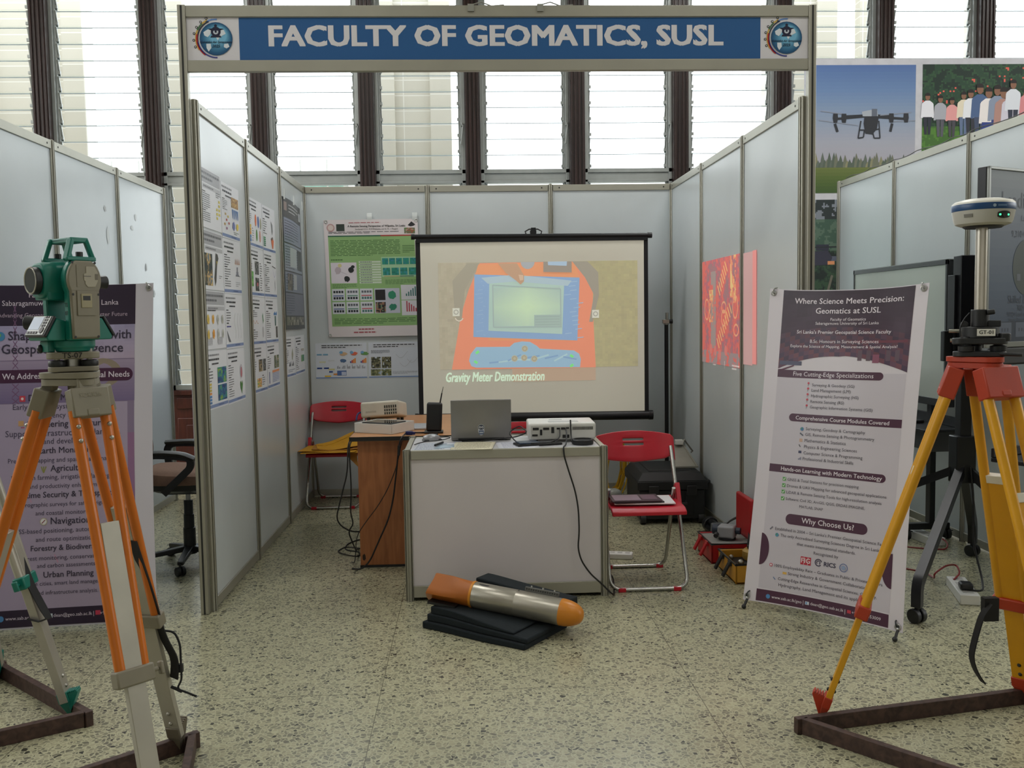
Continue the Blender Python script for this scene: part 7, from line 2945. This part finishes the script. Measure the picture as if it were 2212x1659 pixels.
t = thing('wheeled_display_stand', 'tall black wheeled stand with splayed legs behind the yellow tripod', 'stand', (3.88, .13, 0))
PX, PY = 3.885, .13
m = MB()
m.b2((PX - .03, PY - .03, .56), (PX + .03, PY + .03, 1.70))
m.b2((PX - .045, PY - .035, 1.20), (PX + .05, PY + .045, 1.72))
m.build('column', M_blackmetal, t, bevel=.004)
MB().b2((PX - .06, PY + .0, 1.15), (PX - .046, PY + .07, 1.62)).build('mount_plate', M_blackmetal, t, bevel=.002)
MB().b2((PX - .10, PY + .02, 1.17), (PX - .03, PY + .06, 1.33)).build('bracket', M_blackmetal, t, bevel=.004)
m = MB()
m.b2((PX - .055, PY - .045, .53), (PX + .05, PY + .045, .78))
m.build('sleeve', M_blackmetal, t, bevel=.006)
for ex, ey in ((3.34, -.50), (3.25, .74), (4.20, -.33), (4.22, .62)):
    a = V(PX + (.02 if ex > PX else -.02), PY + (.02 if ey > PY else -.02), .60)
    b = V(ex, ey, .06)
    k = a.lerp(b, .93)
    k = V(ex, ey, .18)
    m = MB()
    m.tube(rounded_path([(PX, PY, .68), a, k, (ex, ey, .075)], .05, 5), 0, 4, flat=(.043, .043))
    m.build('leg', M_blackmetal, t, smooth=30)
    caster(t, ex, ey, .07, .4)
m = MB()
m.tube(rounded_path([(PX + .01, PY - .06, .62), (PX + .02, PY - .08, .45), (PX - .02, PY - .15, .25), (PX - .04, PY - .28, .09), (3.80, -.24, .055), (3.74, -.2, .055)], .08), .0055, 8)
m.build('power_lead', M_cable, t)

# second screen, with a slide on it, cut by the right edge of the view
T0, TD = V(3.545, -.655, 0), V(.902, .432, 0)
t = thing('presentation_screen', 'large dim screen showing drone pilot figures, cut by the right edge', 'display', (4.05, -.25, 0))
TF2 = frame(T0, TD, (0, 0, 1))
WD, Z0, Z1 = 1.3, 1.29, 2.055
m = MB(TF2)
m.b2((0, Z0 - .02, -.05), (WD, Z1, -.004))
m.build('case', M_blackmetal, t, bevel=.005)
m = MB(TF2)
for a, b in (((0, Z1 - .012), (WD, Z1)), ((0, Z0 - .02), (WD, Z0 + .004)), ((0, Z0), (.014, Z1)), ((WD - .014, Z0), (WD, Z1))):
    m.b2((a[0], a[1], -.004), (b[0], b[1], .008))
m.build('bezel', MATS['bezel_alu'], t, bevel=.002)
g = Gfx(TF2 @ Matrix.Translation((.014, Z0 + .004, 0)))
sw, sh = WD - .028, Z1 - Z0 - .016
g.grad(0, .0, sw, sh, ((58, 66, 80), (70, 80, 94), (84, 92, 102), (104, 110, 112)), 1, 20, 4)
TC = (58, 62, 68)
g.rect(0, .0, sw, .09, (48, 54, 64), 2)
for i in range(7):
    g.rect(.08 + i * .12, .02, .17 + i * .12, .085, (78, 84, 96), 3)
    for k in range(3):
        g.rect(.1 + i * .12 + k * .02, .045, .108 + i * .12 + k * .02, .06, (60, 62, 70), 4)
g.text(.08, .62, 'Leading the skies', .1, TC, .0, 'LEFT', 3, sx=.8)
g.text(.36, .545, 'Largest Drone Fleet', .034, TC, .0, 'CENTER', 3)
g.text(.27, .475, '9,310+ Hectares', .042, TC, .0, 'CENTER', 3, sx=.8)
g.disc(.27, .33, .1, (60, 66, 62), 3, .125, n=30)
g.rect(.2, .27, .225, .3, (82, 86, 92), 4)
g.rect(.31, .265, .34, .295, (82, 86, 92), 4)
g.disc(.75, .33, .1, (60, 66, 62), 3, .125, n=30)
g.text(.29, .185, 'Skilled Drone Pilots', .05, TC, .0, 'CENTER', 3, sx=.75)
g.text(.27, .148, '300+ Pilots', .038, TC, .0, 'CENTER', 3, sx=.75)
g.text(.29, .12, 'NVQ4 Level eligible & experienced', .03, TC, .0, 'CENTER', 3, sx=.72)
g.text(.29, .096, 'largest Drone Pilots serving company', .026, TC, .0, 'CENTER', 3, sx=.72)
g.build('slide', print_mat('lit_slide', .4, .12, .3), t, smooth=0)
m = MB(TF2)
m.b2((.1, Z0 - .10, -.06), (WD - .1, Z0 - .02, .01))
m.build('sound_bar', M_blackplastic, t, bevel=.01)
for x in (.75, .95):
    MB(TF2).b2((x, .735, -.1), (x + .06, 1.9, -.052)).build('post', M_blackmetal, t, bevel=.004)
m = MB(TF2)
m.b2((.22, .735, -.11), (1.28, .755, .22))
m.b2((.22, .755, -.11), (1.28, .80, -.095))
m.build('tray', M_blackmetal, t, bevel=.004)
for x in (1.1, 1.28):
    a, b = TF2 @ V(x, .085, -.1), TF2 @ V(x, .085, .42)
    MB(TF2).b2((x - .025, .09, -.03), (x + .025, .74, .03)).build('leg', M_blackmetal, t, bevel=.004)
    MB().bar(a, b, .05, .04, (0, 0, 1)).build('foot', M_blackmetal, t, bevel=.004)
    for p in (a, b):
        caster(t, p.x, p.y, .07)

# power strips and leads on the floor
t = thing('power_strip', 'long white power strip near the foot of the right partition', 'power strip', (4.12, 1.0, 0))
PS2 = frame((4.10, 1.06, 0), (.24, -.97, 0), (.97, .24, 0))
PS2 = rotz((4.12, 1.05, 0), math.radians(-83))
MB(PS2).b2((-.19, -.045, 0), (.19, .045, .05)).build('housing', M_white, t, bevel=.004)
for k in range(4):
    MB(PS2).b2((-.15 + k * .085, -.025, .05), (-.095 + k * .085, .025, .0512)).build('socket', MATS['socket_grey'], t)
t = thing('power_strip', 'white power strip with a black plug, nearest the yellow tripod', 'power strip', (3.735, -.12, 0))
PS3 = rotz((3.765, -.115, 0), math.radians(-107))
MB(PS3).b2((-.17, -.045, 0), (.17, .045, .05)).build('housing', M_white, t, bevel=.004)
for k in range(4):
    MB(PS3).b2((-.14 + k * .075, -.025, .05), (-.09 + k * .075, .025, .0512)).build('socket', MATS['socket_grey'], t)
MB(PS3).b2((.03, -.03, .052), (.10, .03, .085)).build('plug', M_blackplastic, t, bevel=.01)
M_redcable = mat('red_cable', (140, 40, 44), .5)
cable('extension_cord', 'thin red cord from behind the banner to the strip by the right partition', [(3.3, 1.3, .004), (3.8, .95, .004), (4.02, .80, .004), (4.14, .76, .004), (4.18, .82, .03), (4.16, .90, .054)], .0045, M_redcable)
cable('extension_cord', 'red cord curling up to the power strip nearest the yellow tripod', [(3.3, .75, .004), (3.6, .50, .004), (3.78, .3, .004), (3.74, .12, .02), (3.71, .07, .06), (3.8, .12, .09), (3.9, .2, .07), (3.84, .05, .065), (3.77, -.02, .054)], .0048, M_redcable)
cable('power_lead', 'black lead on the floor beside the right partition strip', [(3.85, 1.5, .004), (4.0, 1.42, .004), (4.08, 1.26, .03), (4.1, 1.2, .053)], .0045)

rs = random.Random(21)
cable('loose_wire', 'thin grey wire lying loosely along the top of the right neighbouring partition', [(4.345 + rs.uniform(-.008, .008), .3 + .12 * k, 2.503 + rs.choice((.0, .004, .012))) for k in range(22)], .003, mat('grey_wire', (70, 70, 68), .5), rr_=.04)
